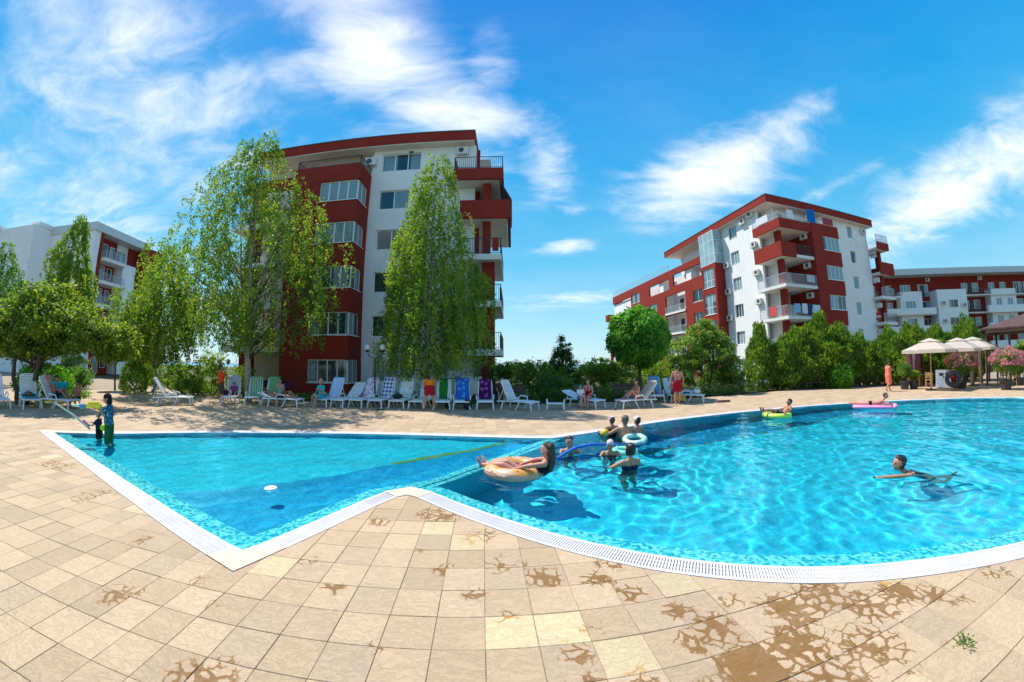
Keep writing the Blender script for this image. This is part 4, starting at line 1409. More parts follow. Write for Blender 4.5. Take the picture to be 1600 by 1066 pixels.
def birch(loc, prof, label, leaf, n_strand, group=None, lean=(0, 0), trunk_r=.16, fork=True, leafL=.12, per=58, fall=(.7, 2.3), name='birch_tree', gap=0.0, seed=1.0, squash=(1, 1), bare=2.0):
    """drooping birch: trunk, ascending limbs, hanging strands of leaves following a height profile [(z, radius)]"""
    r = empty(name, loc, 0, label, 'tree', group)
    zs = np.array([p[0] for p in prof]); rr = np.array([p[1] for p in prof])
    top = zs[-1]
    mb = MB()
    k = 9
    tp = np.stack([np.linspace(0, lean[0], k) + RNG.normal(0, .05, k), np.linspace(0, lean[1], k) + RNG.normal(0, .05, k), np.linspace(-.05, top * .93, k)], 1)
    tp[0, :2] = 0
    mb.tube(tp, list(trunk_r * (1 - np.linspace(0, 1, k) ** .8 * .93)), 9)
    if fork:
        f0 = tp[1] * .5 + tp[2] * .5
        for sx, sy in ((-.7, .1), (.75, -.1), (.1, .7)):
            limb_tube(mb, wiggle(f0, f0 + np.array([sx * 2.0, sy * 2.0, top * .45]), 7, .08), trunk_r * .62, .02)
    tk = mb.build('trunk', M['birch_bark'], r, smooth=True)
    def axis(z):
        return np.array([np.interp(z, tp[:, 2], tp[:, 0]), np.interp(z, tp[:, 2], tp[:, 1]), z])
    lm = MB()
    P, A = [], []
    z = RNG.uniform(0, 1, n_strand * 3)
    zz = zs[0] + (top - zs[0]) * z
    w = np.interp(zz, zs, rr)
    keep = RNG.uniform(0, rr.max(), len(zz)) < w * .85 + .25
    zz = zz[keep][:n_strand]
    for i, z0 in enumerate(zz):
        an = RNG.uniform(0, 2 * math.pi)
        rad = np.interp(z0, zs, rr)
        # lobes: radius varies with direction and height
        lobe = 1 + .55 * noise.noise((math.cos(an) * 1.3 + seed, math.sin(an) * 1.3, z0 * .33 + seed))
        q = math.sqrt(RNG.uniform(.06, 1.0))
        R_ = rad * lobe * q
        c = axis(z0)
        p = c + np.array([math.cos(an) * R_ * squash[0], math.sin(an) * R_ * squash[1], 0])
        if gap and noise.noise((p[0] * .55 + seed, p[1] * .55, p[2] * .55)) < -0.42 + gap * .6:
            continue
        ln = RNG.uniform(*fall) * (0.55 + .45 * rad / rr.max())
        ln = min(ln, max(.3, p[2] - bare + .25 * RNG.normal()))
        m = max(8, int(per * ln / 1.5))
        t = np.sort(RNG.uniform(0, 1, m))
        out = np.array([math.cos(an), math.sin(an), 0])
        sway = RNG.normal(0, .10, 3); sway[2] = 0
        q_ = p + out * (np.sin(t * 2.2) * .28)[:, None] + sway * (t ** 1.5)[:, None] * 1.4
        q_[:, 2] += .30 * np.sin(np.minimum(t * 5, math.pi)) - ln * t
        q_ += RNG.normal(0, .062, (m, 3))
        P.append(q_)
        ax = RNG.normal(0, .55, (m, 3)); ax[:, 2] -= .95
        A.append(ax + out * .25)
        if i % 9 == 0:
            b = axis(max(bare * .8, z0 - .9 - R_ * .55))
            limb_tube(lm, wiggle(b, p, 5, .05, .12), .008 + .007 * R_, .004, 5)
    P, A = np.concatenate(P), np.concatenate(A)
    lm.build('branches', M['bark'], r, 'stuff')
    N = rand_dirs(len(P)); N[:, 2] = np.abs(N[:, 2]) * .6
    s = RNG.uniform(.7, 1.25, len(P)) * leafL
    o = link_mesh('crown', leaves_mesh('crown', P, A, N, s, s * .62), M[leaf], r)
    return r

def broadleaf(loc, blobs, label, leaf, n, name='tree', trunk_h=1.2, trunk_r=.12, leafL=.16, aspect=.6, group=None, cat='tree', clump=.42, bark='bark', stems=1, droop=-.25, clump_n=80, limbs=True, holes=.25):
    """tree or shrub whose crown is leaf clumps spread through a set of ellipsoids [(x, y, z, rx, ry, rz)]"""
    r = empty(name, loc, 0, label, cat, group)
    vol = np.array([b[3] * b[4] * b[5] for b in blobs]) ** .67
    cnt = np.maximum(1, (vol / vol.sum() * n / clump_n).astype(int))
    P, C = [], []
    tips = []
    for b, k in zip(blobs, cnt):
        d = rand_dirs(k)
        q = RNG.uniform(.25, 1, k) ** .42
        nz = np.array([noise.noise((x[0] * 1.9 + b[0], x[1] * 1.9 + b[1], x[2] * 1.9 + b[2])) for x in d])
        q = q * (1 + .30 * nz)
        c = np.array(b[:3]) + d * q[:, None] * np.array(b[3:6])
        kp = np.array([noise.noise((x[0] * 1.4, x[1] * 1.4, x[2] * 1.4)) for x in c]) > -.55 + holes * .5
        c = c[kp]; d = d[kp]
        if len(c) == 0: continue
        tips.append(c)
        m = clump_n
        size = clump * RNG.uniform(.6, 1.3, len(c))
        off = RNG.normal(0, 1, (len(c), m, 3)) * size[:, None, None] * np.array([.55, .55, .40])
        pts = c[:, None, :] + off
        P.append(pts.reshape(-1, 3)); C.append(np.repeat(d, m, 0))
    P, C = np.concatenate(P), np.concatenate(C)
    k = P[:, 2] > .03
    P, C = P[k], C[k]
    if trunk_h is not None:
        mb = MB()
        allt = np.concatenate(tips)
        cz = np.array([np.average([b[0] for b in blobs], weights=vol), np.average([b[1] for b in blobs], weights=vol), 0])
        top = allt[:, 2].max()
        for s in range(stems):
            a = 2 * math.pi * s / max(stems, 1)
            sp = .0 if stems == 1 else .16
            b0 = np.array([math.cos(a) * sp, math.sin(a) * sp, -.04])
            b1 = np.array([cz[0] * .35 + math.cos(a) * sp * 4, cz[1] * .35 + math.sin(a) * sp * 4, trunk_h])
            b2 = np.array([cz[0], cz[1], trunk_h + (top - trunk_h) * .75]) + np.array([math.cos(a), math.sin(a), 0]) * sp * 6
            pts = np.concatenate([wiggle(b0, b1, 5, .02), wiggle(b1, b2, 6, .06)[1:]])
            mb.tube(pts, list(np.concatenate([np.linspace(trunk_r * 1.15, trunk_r * .8, 5), np.linspace(trunk_r * .75, .015, 5)])), 8)
        if limbs:
            pick = RNG.choice(len(allt), min(len(allt), 26), replace=False)
            for i in pick:
                t = allt[i]
                zb = max(trunk_h * .75, min(t[2] - .35, trunk_h + (top - trunk_h) * RNG.uniform(0, .5)))
                f = (zb - trunk_h) / max(top - trunk_h, .1)
                b = np.array([cz[0] * (.35 + .65 * max(f, 0)), cz[1] * (.35 + .65 * max(f, 0)), zb])
                limb_tube(mb, wiggle(b, t, 5, .06, .1), trunk_r * .36, .008, 5)
        mb.build('trunk', M[bark], r, smooth=True)
    A = rand_dirs(len(P)) + C * .5
    A[:, 2] += droop
    N = rand_dirs(len(P)) + C * .7
    N[:, 2] += .35
    s = RNG.uniform(.7, 1.3, len(P)) * leafL
    link_mesh('crown' if trunk_h is not None else 'foliage', leaves_mesh('crown', P, A, N, s, s * aspect), M[leaf], r)
    return r

def dense_form(loc, fn, n, label, leaf, name, trunk_h=None, trunk_r=.08, leafL=.14, aspect=.4, cat='tree', group=None, up=.8, thick=.22, zc=0.0, relief=.16, freq=1.6):
    """clipped or naturally dense crown: leaves in a thick uneven shell round fn(direction) -> radius vector"""
    r = empty(name, loc, 0, label, cat, group)
    d = rand_dirs(n)
    base = fn(d)
    nz = np.array([noise.noise((p[0] * freq + loc[0], p[1] * freq + loc[1], p[2] * freq)) + .5 * noise.noise((p[0] * freq * 2.7, p[1] * freq * 2.7 + loc[0], p[2] * freq * 2.7)) for p in base])
    P = base * (1 + relief * nz)[:, None] * (1 - thick * RNG.uniform(0, 1, n) ** 1.6)[:, None]
    P[:, 2] += zc
    P += RNG.normal(0, .03, P.shape)
    k = P[:, 2] > .04
    P, d = P[k], d[k]
    if trunk_h is not None:
        mb = MB()
        mb.tube(np.concatenate([wiggle((0, 0, -.04), (0, 0, trunk_h), 5, .012), [[0, 0, zc + .3]]]), [trunk_r * 1.2, trunk_r, trunk_r * .95, trunk_r * .9, trunk_r * .9, trunk_r * .4], 9)
        for i in range(14):
            t = P[RNG.integers(len(P))]
            limb_tube(mb, wiggle((0, 0, trunk_h - .05), t * .86, 4, .04), trunk_r * .4, .01, 5)
        mb.build('trunk', M['bark'], r, smooth=True)
    core = MB()
    A = d * .7 + RNG.normal(0, .5, P.shape)
    A[:, 2] += up
    N = d + RNG.normal(0, .45, P.shape)
    s = RNG.uniform(.7, 1.35, len(P)) * leafL
    link_mesh('crown' if trunk_h is not None else 'foliage', leaves_mesh('crown', P, A, N, s, s * aspect), M[leaf], r)
    return r

# -------- the birches
birch((-13.15, 15.9, 0), [(2.6, .9), (3.6, 2.6), (5.2, 3.9), (7.2, 4.5), (9.0, 4.0), (10.6, 3.0), (12.2, 1.9), (13.6, 1.0), (15.0, .18)],
      'tall spreading birch with a pale forked trunk in front of the shaded red block', 'birch_leaf', 2150, 'birches by the poolside', lean=(-.35, -.1), trunk_r=.20, leafL=.118, per=56, fall=(.6, 2.0), gap=.60, seed=3.1, bare=2.5)
birch((-4.20, 17.6, 0), [(1.6, 1.5), (2.6, 2.1), (4.0, 2.65), (6.0, 2.55), (7.6, 2.0), (9.2, 1.45), (11.0, 1.0), (12.6, .62), (14.0, .12)],
      'narrow weeping birch hanging almost to the loungers before the white wall', 'weep_leaf', 1150, 'birches by the poolside', lean=(.25, 0), trunk_r=.13, fork=False, leafL=.112, per=64, fall=(.9, 2.6), gap=.34, seed=8.7, squash=(1, .85), bare=1.5)
birch((-20.3, 15.9, 0), [(2.0, .6), (3.0, 2.0), (4.6, 2.6), (6.0, 2.1), (7.4, 1.2), (8.7, .2)],
      'smaller birch with a leaning trunk by the end of the pale path', 'birch_leaf', 1350, 'birches by the poolside', lean=(.35, 0), trunk_r=.11, leafL=.13, per=52, fall=(.5, 1.4), gap=.18, seed=5.5, bare=1.8)
birch((-31.2, 15.9, 0), [(2.5, 1.0), (4.5, 2.0), (6.5, 2.1), (8.5, 1.7), (10.2, 1.0), (12.0, .2)],
      'yellow green birch standing before the white block with stacked balconies', 'birch_leaf', 950, 'birches by the poolside', lean=(.3, 0), trunk_r=.14, leafL=.16, per=50, fall=(.7, 2.0), gap=.40, seed=9.9, bare=2.2)
birch((-34.5, 12.2, 0), [(2.5, 1.2), (4.5, 2.2), (7.0, 1.9), (9.6, .2)],
      'dark drooping tree in front of the windowless pale gable', 'dark_leaf', 420, None, trunk_r=.14, fork=False, leafL=.16, per=50, fall=(.8, 2.0), gap=.2, seed=12.3, bare=2.0, name='drooping_tree')

# -------- broadleaf trees
broadleaf((-19.6, 8.15, 0), [(-1.0, .6, 3.0, 2.2, 1.9, 1.15), (1.4, 1.2, 3.1, 2.3, 1.8, 1.05), (.2, 1.0, 4.1, 1.9, 1.7, .9), (2.9, 2.6, 2.7, 1.3, 1.2, .8), (-2.6, -.8, 2.8, 1.6, 1.5, 1.0)],
          'low wide maple with dark slanting stems above the slatted lounger', 'maple_leaf', 36000, 'maple_tree', trunk_h=1.1, trunk_r=.12, leafL=.15, aspect=.75, stems=3, clump=.34, holes=.4)
broadleaf((11.6, 21.0, 0), [(-.9, 0, 2.5, 1.5, 1.3, 1.2), (.9, 0, 2.5, 1.6, 1.4, 1.3), (.3, .1, 3.6, 1.3, 1.2, 1.0), (1.6, -.2, 1.8, 1.0, .9, .8), (-1.5, .1, 1.8, 1.0, .9, .8)],
          'dense round green tree in front of the sunlit white flank', 'mix_leaf', 21000, 'leafy_tree', trunk_h=.8, trunk_r=.10, leafL=.15, stems=2, clump=.30)
broadleaf((3.45, 24.5, 0), [(0, 0, .9, 1.3, 1.2, .7), (0, 0, 1.9, 1.0, .95, .7), (0, 0, 2.8, .65, .6, .6), (0, 0, 3.5, .3, .3, .45)],
          'dark conical evergreen rising above the shrubs between the two blocks', 'blue_leaf', 11000, 'evergreen_tree', trunk_h=.5, trunk_r=.08, leafL=.16, aspect=.3, clump=.22, droop=.1)
S = math.sqrt
def ball_fn(rx, rz):
    return lambda d: d * np.array([rx, rx, rz])
dense_form((6.80, 18.9, 0), ball_fn(1.62, 1.55), 15000, 'ball shaped bright green tree on a bare straight trunk', 'bright_leaf', 'ball_tree', trunk_h=1.75, trunk_r=.10, leafL=.20, aspect=.5, up=-.55, zc=3.32, relief=.22, thick=.30)
dense_form((-25.0, 16.4, 0), ball_fn(.95, .85), 4200, 'small ball shaped tree on a thin stem before the stacked balconies', 'bright_leaf', 'ball_tree', trunk_h=1.9, trunk_r=.06, leafL=.20, aspect=.5, up=-.4, zc=2.75)
def cone_fn(rx, h, p=1.0):
    def f(d):
        z = (d[:, 2] + 1) / 2
        prof = np.sin(np.clip(z, .02, .98) ** .78 * math.pi) ** .45 * (1 - z * .38)
        hr = unit(np.concatenate([d[:, :2], np.zeros((len(d), 1))], 1))
        return np.concatenate([hr[:, :2] * (rx * prof)[:, None] * 1.15, (z * h - h * .45)[:, None]], 1)
    return f
thuja = [(16.5, 21.6, .95, 4.2, 'slim pointed thuja beside the dense round tree, first of the green row'), (17.9, 21.0, 1.05, 3.6, 'short thuja between the slim pointed one and the broad ones'),
         (19.3, 20.9, 1.20, 4.5, 'broad thuja with a rounded top between the tallest and the short one'), (20.9, 20.5, 1.35, 4.95, 'tallest and broadest thuja of the green row'),
         (22.3, 20.1, 1.2, 4.3, 'thuja behind the round light green bush'), (24.2, 19.9, 1.25, 3.6, 'low broad thuja by the park bench near the white corner'),
         (26.3, 19.0, 1.45, 3.8, 'thuja behind the woman in the coral wrap'), (28.0, 18.0, 1.5, 4.1, 'thuja behind the potted plants by the cafe'), (30.0, 17.2, 1.5, 3.9, 'thuja behind the first cream umbrella'),
         (32.5, 16.2, 1.6, 4.4, 'dark pointed thuja rising behind the cream umbrellas')]
for x, y, rx, h, lab in thuja:
    dense_form((x, y, 0), cone_fn(rx * 1.12, h), int(7600 * rx), lab, 'thuja_leaf', 'thuja_tree', trunk_h=.25, leafL=.22, aspect=.34, group='thuja row along the paving', up=1.3, thick=.25, zc=h * .45, relief=.30, freq=1.5)
dense_form((-21.8, 15.6, 0), cone_fn(.85, 2.1), 3600, 'small clipped cone bush behind the pale path', 'mix_leaf', 'cone_bush', trunk_h=.15, trunk_r=.03, leafL=.14, aspect=.5, cat='bush', up=.5, zc=.95)
dense_form((-20.6, 9.6, 0), ball_fn(1.35, .95), 5200, 'rounded bright green bush behind the turquoise cloth stand', 'bright_leaf', 'round_bush', trunk_h=.15, trunk_r=.03, leafL=.12, aspect=.6, cat='bush', up=.4, zc=.75)
dense_form((21.3, 19.2, 0), ball_fn(.95, .95), 4200, 'round light green bush in front of the thuja row', 'bright_leaf', 'round_bush', trunk_h=.15, trunk_r=.03, leafL=.14, aspect=.6, cat='bush', up=.4, zc=.72)
# -------- shrubs
shr = [(-.4, 23.6, 1.6, 2.3, 'mix_leaf', 'wide shrub closing the gap beside the shaded block'), (2.3, 23.0, 1.5, 2.0, 'yellow_leaf', 'light green shrub in front of the conical evergreen'), (5.4, 23.8, 1.6, 2.4, 'yellow_leaf', 'tall light shrub beyond the seated sunbathers'), (7.6, 23.2, 1.6, 2.2, 'mix_leaf', 'wide green shrub beyond the ball tree'), (9.9, 24.0, 1.6, 2.2, 'yellow_leaf', 'light shrub beyond the dense round tree'), (13.2, 22.6, 1.2, 1.7, 'mix_leaf', 'green shrub between the dense round tree and the slim thuja'),
       (-17.1, 17.2, 1.15, 2.7, 'yellow_leaf', 'yellow green upright shrub behind the lounger seen from the side'), (-15.3, 17.9, .9, 1.9, 'yellow_leaf', 'small yellow shrub behind the person in the orange red top'),
       (-22.6, 17.4, 1.0, 2.0, 'yellow_leaf', 'yellow tipped shrub beside the small ball tree'), (-20.9, 18.2, 1.2, 2.0, 'mix_leaf', 'loose green shrub under the dark birch'),
       (1.0, 20.9, 1.35, 2.5, 'yellow_leaf', 'tall yellow green shrub next to the corner of the shaded block'), (-.75, 21.6, .9, 2.3, 'mix_leaf', 'narrow shrub against the corner of the shaded block'),
       (2.2, 19.6, 1.2, 1.5, 'dark_leaf', 'dark low shrub behind the empty turned lounger'), (5.0, 20.9, 1.25, 2.3, 'yellow_leaf', 'feathery light green shrub between the conical evergreen and the ball tree'), (6.4, 21.3, 1.1, 2.5, 'mix_leaf', 'green shrub behind the ball tree trunk'),
       (8.4, 20.6, 1.1, 2.0, 'yellow_leaf', 'light shrub between the ball tree and the round tree'), (9.7, 20.3, 1.0, 1.5, 'mix_leaf', 'shrub behind the man in red shorts'), (14.0, 21.3, 1.1, 1.5, 'mix_leaf', 'shrub at the foot of the white flank'),
       (-28.0, 15.0, 1.5, 2.2, 'mix_leaf', 'green shrub beneath the yellow green birch'), (-25.0, 13.5, 1.1, 1.5, 'dark_leaf', 'dark shrub behind the rounded bright green bush'), (-18.6, 17.1, 1.0, 1.1, 'mix_leaf', 'low shrub at the end of the pale path'),
       (26.0, 17.2, .9, 2.4, 'yellow_leaf', 'yellow green shrub behind the potted plants'), (35.0, 13.0, 1.4, 3.0, 'yellow_leaf', 'yellow green shrub beyond the pergola posts'), (31.5, 8.2, 1.2, 2.4, 'bright_leaf', 'bright shrub behind the red brown shelter')]
for x, y, rad, h, lf, lab in shr:
    broadleaf((x, y, 0), [(0, 0, h * .42, rad, rad * .9, h * .36), (rad * .25, 0, h * .70, rad * .62, rad * .6, h * .26), (-rad * .35, .1, h * .6, rad * .55, rad * .5, h * .24)],
              lab, lf, int(3600 * rad), 'shrub', trunk_h=.3, trunk_r=.035, leafL=.12, aspect=.55, cat='shrub', clump=.22, stems=3, group='shrubs behind the loungers', clump_n=46, limbs=False)

def ground_cover():
    """mixed low planting in the strip between paving and buildings"""
    bm_P, bm_A, bm_N, bm_S, fl = [], [], [], [], []
    strips = [((-.6, 18.0), (4.0, 18.5), .95, .8), ((4.0, 18.6), (10.2, 19.3), .75, .9), ((10.2, 19.3), (18.4, 21.0), .85, .75), ((18.4, 20.4), (25.0, 21.6), .4, .5),
              ((-14.5, 17.6), (-2.5, 18.3), .45, .8), ((-21.5, 19.0), (-14.8, 17.0), .75, .7), ((-30, 22.5), (-22.0, 19.6), .6, .8), ((-27.0, 12.5), (-20.5, 10.6), .5, .9)]
    for a, b, h, w in strips:
        L = math.hypot(b[0] - a[0], b[1] - a[1])
        k = int(L * 13)
        for i in range(k):
            t = RNG.uniform()
            c = np.array([a[0] + (b[0] - a[0]) * t, a[1] + (b[1] - a[1]) * t, 0]) + np.array([RNG.normal(0, .12), RNG.uniform(0, w * 1.6), 0])
            hh = h * (0.45 + .75 * max(0, noise.noise((c[0] * .8, c[1] * .8, 3.0)) + .5)) * RNG.uniform(.6, 1.1)
            m = 34
            p = c + RNG.normal(0, 1, (m, 3)) * np.array([.16, .16, 0]) + np.stack([np.zeros(m), np.zeros(m), RNG.uniform(.03, 1, m) * hh], 1)
            bm_P.append(p)
            if RNG.uniform() < .22 and a[0] > -1:
                f = c + RNG.normal(0, .14, (5, 3)); f[:, 2] = hh * RNG.uniform(.75, 1.05, 5)
                fl.append(f)
    P = np.concatenate(bm_P)
    P[:, 2] = np.maximum(P[:, 2], .02)
    A = rand_dirs(len(P)); A[:, 2] += .35
    N = rand_dirs(len(P)); N[:, 2] += .6
    s = RNG.uniform(.08, .16, len(P))
    o = link_mesh('ground_cover', leaves_mesh('ground_cover', P, A, N, s, s * .55), M['mix_leaf'], None, 'stuff')
    tag(o, 'low mixed green planting in the strip behind the loungers', 'planting')
    F = np.concatenate(fl)
    F = np.repeat(F, 5, 0) + RNG.normal(0, .03, (len(F) * 5, 3))
    f = link_mesh('rose_blossom', leaves_mesh('rose_blossom', F, rand_dirs(len(F)), rand_dirs(len(F)), .075, .07), M['white_flower'], None, 'stuff')
    tag(f, 'pale rose flowers scattered over the low planting', 'flowers')
ground_cover()
# ================================================================== POOLSIDE FURNITURE
M['plastic'] = principled('white_moulded_plastic', (0.78, 0.78, 0.79), 0.4, var=0.03, vscale=4)
M['beige_pad'] = principled('beige_cushion', (0.62, 0.50, 0.34), 0.8, var=0.06, vscale=6)
M['wood'] = principled('warm_wood', (0.46, 0.27, 0.11), 0.55, var=0.25, vscale=14)
M['dark_wood'] = principled('dark_wood', (0.07, 0.035, 0.022), 0.6, var=0.3, vscale=14)
M['post'] = principled('weathered_post', (0.065, 0.058, 0.058), 0.7, var=0.25, vscale=5)
M['shingle'] = principled('red_brown_shingle', (0.095, 0.048, 0.044), 0.85, var=0.3, vscale=6, bump=0.4)
M['fascia'] = principled('grey_brown_fascia', (0.22, 0.16, 0.13), 0.7, var=0.15)
M['canvas'] = principled('cream_canvas', (0.76, 0.69, 0.60), 0.85, var=0.03, vscale=2, trans=(0.75, 0.68, 0.6))
M['curtain'] = principled('pink_white_curtain', (0.72, 0.52, 0.52), 0.85, var=0.2, vscale=3, trans=(0.7, 0.45, 0.42))
M['red_cloth'] = principled('dark_red_cloth', (0.22, 0.04, 0.05), 0.85, var=0.2, vscale=3)
M['pot'] = principled('dark_plant_pot', (0.04, 0.035, 0.035), 0.6, var=0.2)
M['sign_grey'] = principled('grey_board', (0.36, 0.42, 0.50), 0.6, var=0.2, vscale=6)
M['globe'] = principled('lamp_globe_glass', (0.62, 0.58, 0.52), 0.15, var=0.1, spec=0.8)
M['lamp_metal'] = principled('black_lamp_metal', (0.02, 0.02, 0.022), 0.4, var=0.1)

def cloth(name, a, b=None, mode='plain', sc_=8.0, axis=0, c=None):
    def fn(t, P):
        s = t.n('ShaderNodeSeparateXYZ', inp={0: P})
        if mode == 'stripe':
            k = t.m('FRACT', t.m('MULTIPLY', s.outputs[axis], sc_))
            return t.mix(t.step(k, 0.48, 0.54), a, b)
        if mode == 'plaid':
            k1 = t.m('GREATER_THAN', t.m('FRACT', t.m('MULTIPLY', s.outputs[0], sc_)), 0.5)
            k2 = t.m('GREATER_THAN', t.m('FRACT', t.m('MULTIPLY', s.outputs[2], sc_)), 0.5)
            return t.mix(t.m('MULTIPLY', t.m('ADD', k1, k2), 0.5), a, b)
        if mode == 'print':
            v = t.n('ShaderNodeTexVoronoi', inp={'Vector': P, 'Scale': sc_})
            base = t.mix(t.step(v.outputs['Distance'], 0.25, 0.45), b, a)
            n = t.noise(P, sc_ * 1.7, 2, 0.5)
            return t.mix(t.step(n, 0.56, 0.62), base, c or a)
        return t.mix(t.noise(P, 9, 3), tuple(x * .85 for x in a), a)
    return principled(name, rough=0.9, fn=fn, spec=0.15)

def make_lounger(angle, name='sun_lounger'):
    """white moulded lounger; foot end at the origin, head end towards +y"""
    r = empty(name, (0, 0, 0))
    f = MB()
    hz, yh = .36, 1.15
    for sx in (-1, 1):
        f.tube([(sx * .32, .02, hz - .02), (sx * .33, .5, hz), (sx * .33, yh, hz), (sx * .33, 1.75, hz - .02)], .028, 6)
    f.tube([(-.33, .02, hz - .02), (.33, .02, hz - .02)], .03, 6)
    f.tube([(-.33, 1.72, hz - .02), (.33, 1.72, hz - .02)], .022, 6)
    f.build('frame', M['plastic'], r)
    s = MB()
    for k in range(13):
        y = .06 + k * .083
        s.rbox(-.31, .31, y, y + .068, hz - .008 + .012 * math.sin(k * .5), hz + .016 + .012 * math.sin(k * .5), .006)
    s.build('seat_slats', M['plastic'], r, 'stuff')
    a = R(angle)
    Mx = Matrix.Translation((0, yh, hz)) @ Matrix.Rotation(a, 4, 'X')
    b = MB()
    for sx in (-1, 1):
        b.tube([(sx * .31, 0, 0), (sx * .32, .5, -.01), (sx * .29, .95, .0)], .026, 6, M=Mx)
    b.tube([(-.29, .95, 0), (0, .985, 0), (.29, .95, 0)], .028, 6, M=Mx)
    bo = b.build('backrest', M['plastic'], r)
    q = MB()
    for k in range(11):
        y = .05 + k * .082
        q.rbox(-.30, .30, y, y + .068, -.010, .012, .006, M=Mx)
    q.build('back_slats', M['plastic'], bo, 'stuff')
    top = Mx @ Vector((0, .62, -.03))
    for sx in (-1, 1):
        st = MB()
        st.tube([(sx * .26, top.y, top.z), (sx * .26, min(1.72, top.y + .25), hz)], .018, 5)
        st.build('back_strut', M['plastic'], r)
    for sx in (-1, 1):
        for y0, dy in ((.10, -.06), (1.45, .08)):
            l = MB()
            l.tube([(sx * .32, y0, hz - .02), (sx * .34, y0 + dy * .5, .18), (sx * .36, y0 + dy, 0.0)], [.034, .03, .028], 7)
            l.build('leg', M['plastic'], r)
        ar = MB()
        ar.tube([(sx * .36, .62, hz), (sx * .39, .66, hz + .17), (sx * .39, .98, hz + .21), (sx * .36, 1.12, hz + .05)], [.024, .026, .028, .024], 7)
        ar.tube([(sx * .36, .62, hz - .005), (sx * .38, .70, .16), (sx * .37, .82, .0)], .024, 6)
        ar.build('armrest', M['plastic'], r)
    return r
protos = {}
def lounger(x, y, az, angle, label, group='white loungers round the pool', z=0.0):
    if angle not in protos:
        protos[angle] = make_lounger(angle); o = protos[angle]
    else:
        o = copy_tree(protos[angle])
    o.location = (x, y, z)
    o.rotation_euler = (0, 0, -R(az))
    return tag(o, label, 'sun lounger', group)

def towel(x, y, az, angle, mat, label, w=.56, t0=.05, t1=1.0, seat=.3, th=.014, cat='towel', over=.18, off=0.0, z=0.0, name='towel'):
    """towel laid along backrest and seat of a lounger standing at x, y; same local axes as the lounger"""
    hz, yh = .36, 1.15
    a = R(angle)
    prof = []
    if seat > 0:
        prof += [(yh - seat, hz + .035), (yh - seat * .5, hz + .034), (yh - .05, hz + .036)]
    for k in range(9):
        t = t0 + (t1 - t0) * k / 8
        prof.append((yh + t * math.cos(a) - .034 * math.sin(a), hz + t * math.sin(a) + .034 * math.cos(a)))
    if over > 0:
        yy, zz = prof[-1]
        prof += [(yy + .05 * math.sin(a) + .02, zz + .012), (yy + .085, zz - .03), (yy + .095, zz - over)]
    n = 9
    vs = []
    ph = random.uniform(0, 6)
    for i, (py, pz) in enumerate(prof):
        for k in range(n):
            u = k / (n - 1) - .5
            wob = .010 * math.sin(u * 19 + ph + i * .5) + .006 * math.sin(i * 1.3 + ph)
            vs.append((off + u * w * (1 + .04 * math.sin(i * .8 + ph)), py - wob * math.sin(a) * .6, pz + abs(wob)))
    m = len(prof)
    fs = [(i * n + k, i * n + k + 1, (i + 1) * n + k + 1, (i + 1) * n + k) for i in range(m - 1) for k in range(n - 1)]
    me = bpy.data.meshes.new(name)
    me.from_pydata(vs, [], fs)
    me.update()
    bm = bmesh.new(); bm.from_mesh(me)
    bmesh.ops.recalc_face_normals(bm, faces=bm.faces[:])
    bmesh.ops.solidify(bm, geom=bm.faces[:], thickness=th)
    bm.to_mesh(me); bm.free()
    me.polygons.foreach_set('use_smooth', [True] * len(me.polygons))
    o = link_mesh(name, me, mat)
    o.location = (x, y, z)
    o.rotation_euler = (0, 0, -R(az))
    return tag(o, label, cat)

# row in front of the shaded block, left to right
LG = [(-18.3, 6.75, -80, 62, 'white lounger beside the slatted one with the brown bag, cut by the picture edge'), (-17.65, 7.75, -74, 66, 'white slatted lounger with a brown bag on it'),
      (-16.55, 9.0, -110, 60, 'white lounger half covered by a pink towel'), (-14.3, 13.35, -128, 58, 'white lounger seen from the side by the yellow green upright shrub'),
      (-12.9, 14.2, -30, 66, 'lounger under a pale grey towel beneath the tall birch'), (-11.85, 14.6, -30, 60, 'lounger under the paler of two green striped towels'),
      (-11.0, 14.75, -25, 60, 'lounger under the darker of two green striped towels'), (-9.35, 14.95, -95, 14, 'flat lounger with a person lying across the view'),
      (-8.55, 15.1, 8, 64, 'lounger under a light blue towel beside the person in turquoise'), (-7.75, 15.15, 14, 44, 'bare white lounger with a low reclined back'),
      (-6.95, 15.35, 12, 66, 'lounger under a white towel with violet print'), (-6.05, 15.4, 10, 68, 'lounger under a blue and white checked towel'),
      (-5.05, 15.4, 4, 62, 'lounger under a white towel with a dark bag on the seat'), (-4.15, 15.35, 10, 64, 'bare white lounger beside the bending person'),
      (-3.0, 15.3, -6, 62, 'lounger under a plain green towel'), (-2.15, 15.35, -6, 64, 'lounger under a bright blue towel'), (-1.15, 15.4, -4, 60, 'lounger under a violet and black towel at the end of the shaded row'),
      (1.0, 15.15, -58, 64, 'empty white lounger turned sideways at the corner of the shaded block'),
      (3.85, 15.5, -40, 20, 'lounger with a flat back under the couple by the ball tree'), (4.55, 15.35, 78, 48, 'lounger with a beige cushion behind a seated sunbather'),
      (7.0, 16.9, 14, 60, 'lounger under a blue grey towel behind the man in red shorts'), (8.0, 16.7, 8, 50, 'lounger with a yellow towel hanging from its foot'), (9.3, 16.5, -58, 56, 'lounger under a turquoise towel beyond the man in red shorts')]
for x, y, a, g, lab in LG:
    lounger(x, y, a, g, lab)
C_ = {}
def tw(i, mat, lab, **k):
    x, y, a, g, _ = LG[i]
    return towel(x, y, a, g, mat, lab, **k)
tw(2, cloth('pink_cloth', (0.75, 0.28, 0.26), (0.85, 0.6, 0.55), 'print', 6), 'pink patterned towel over the back of a lounger', w=.36, off=.14, seat=.5)
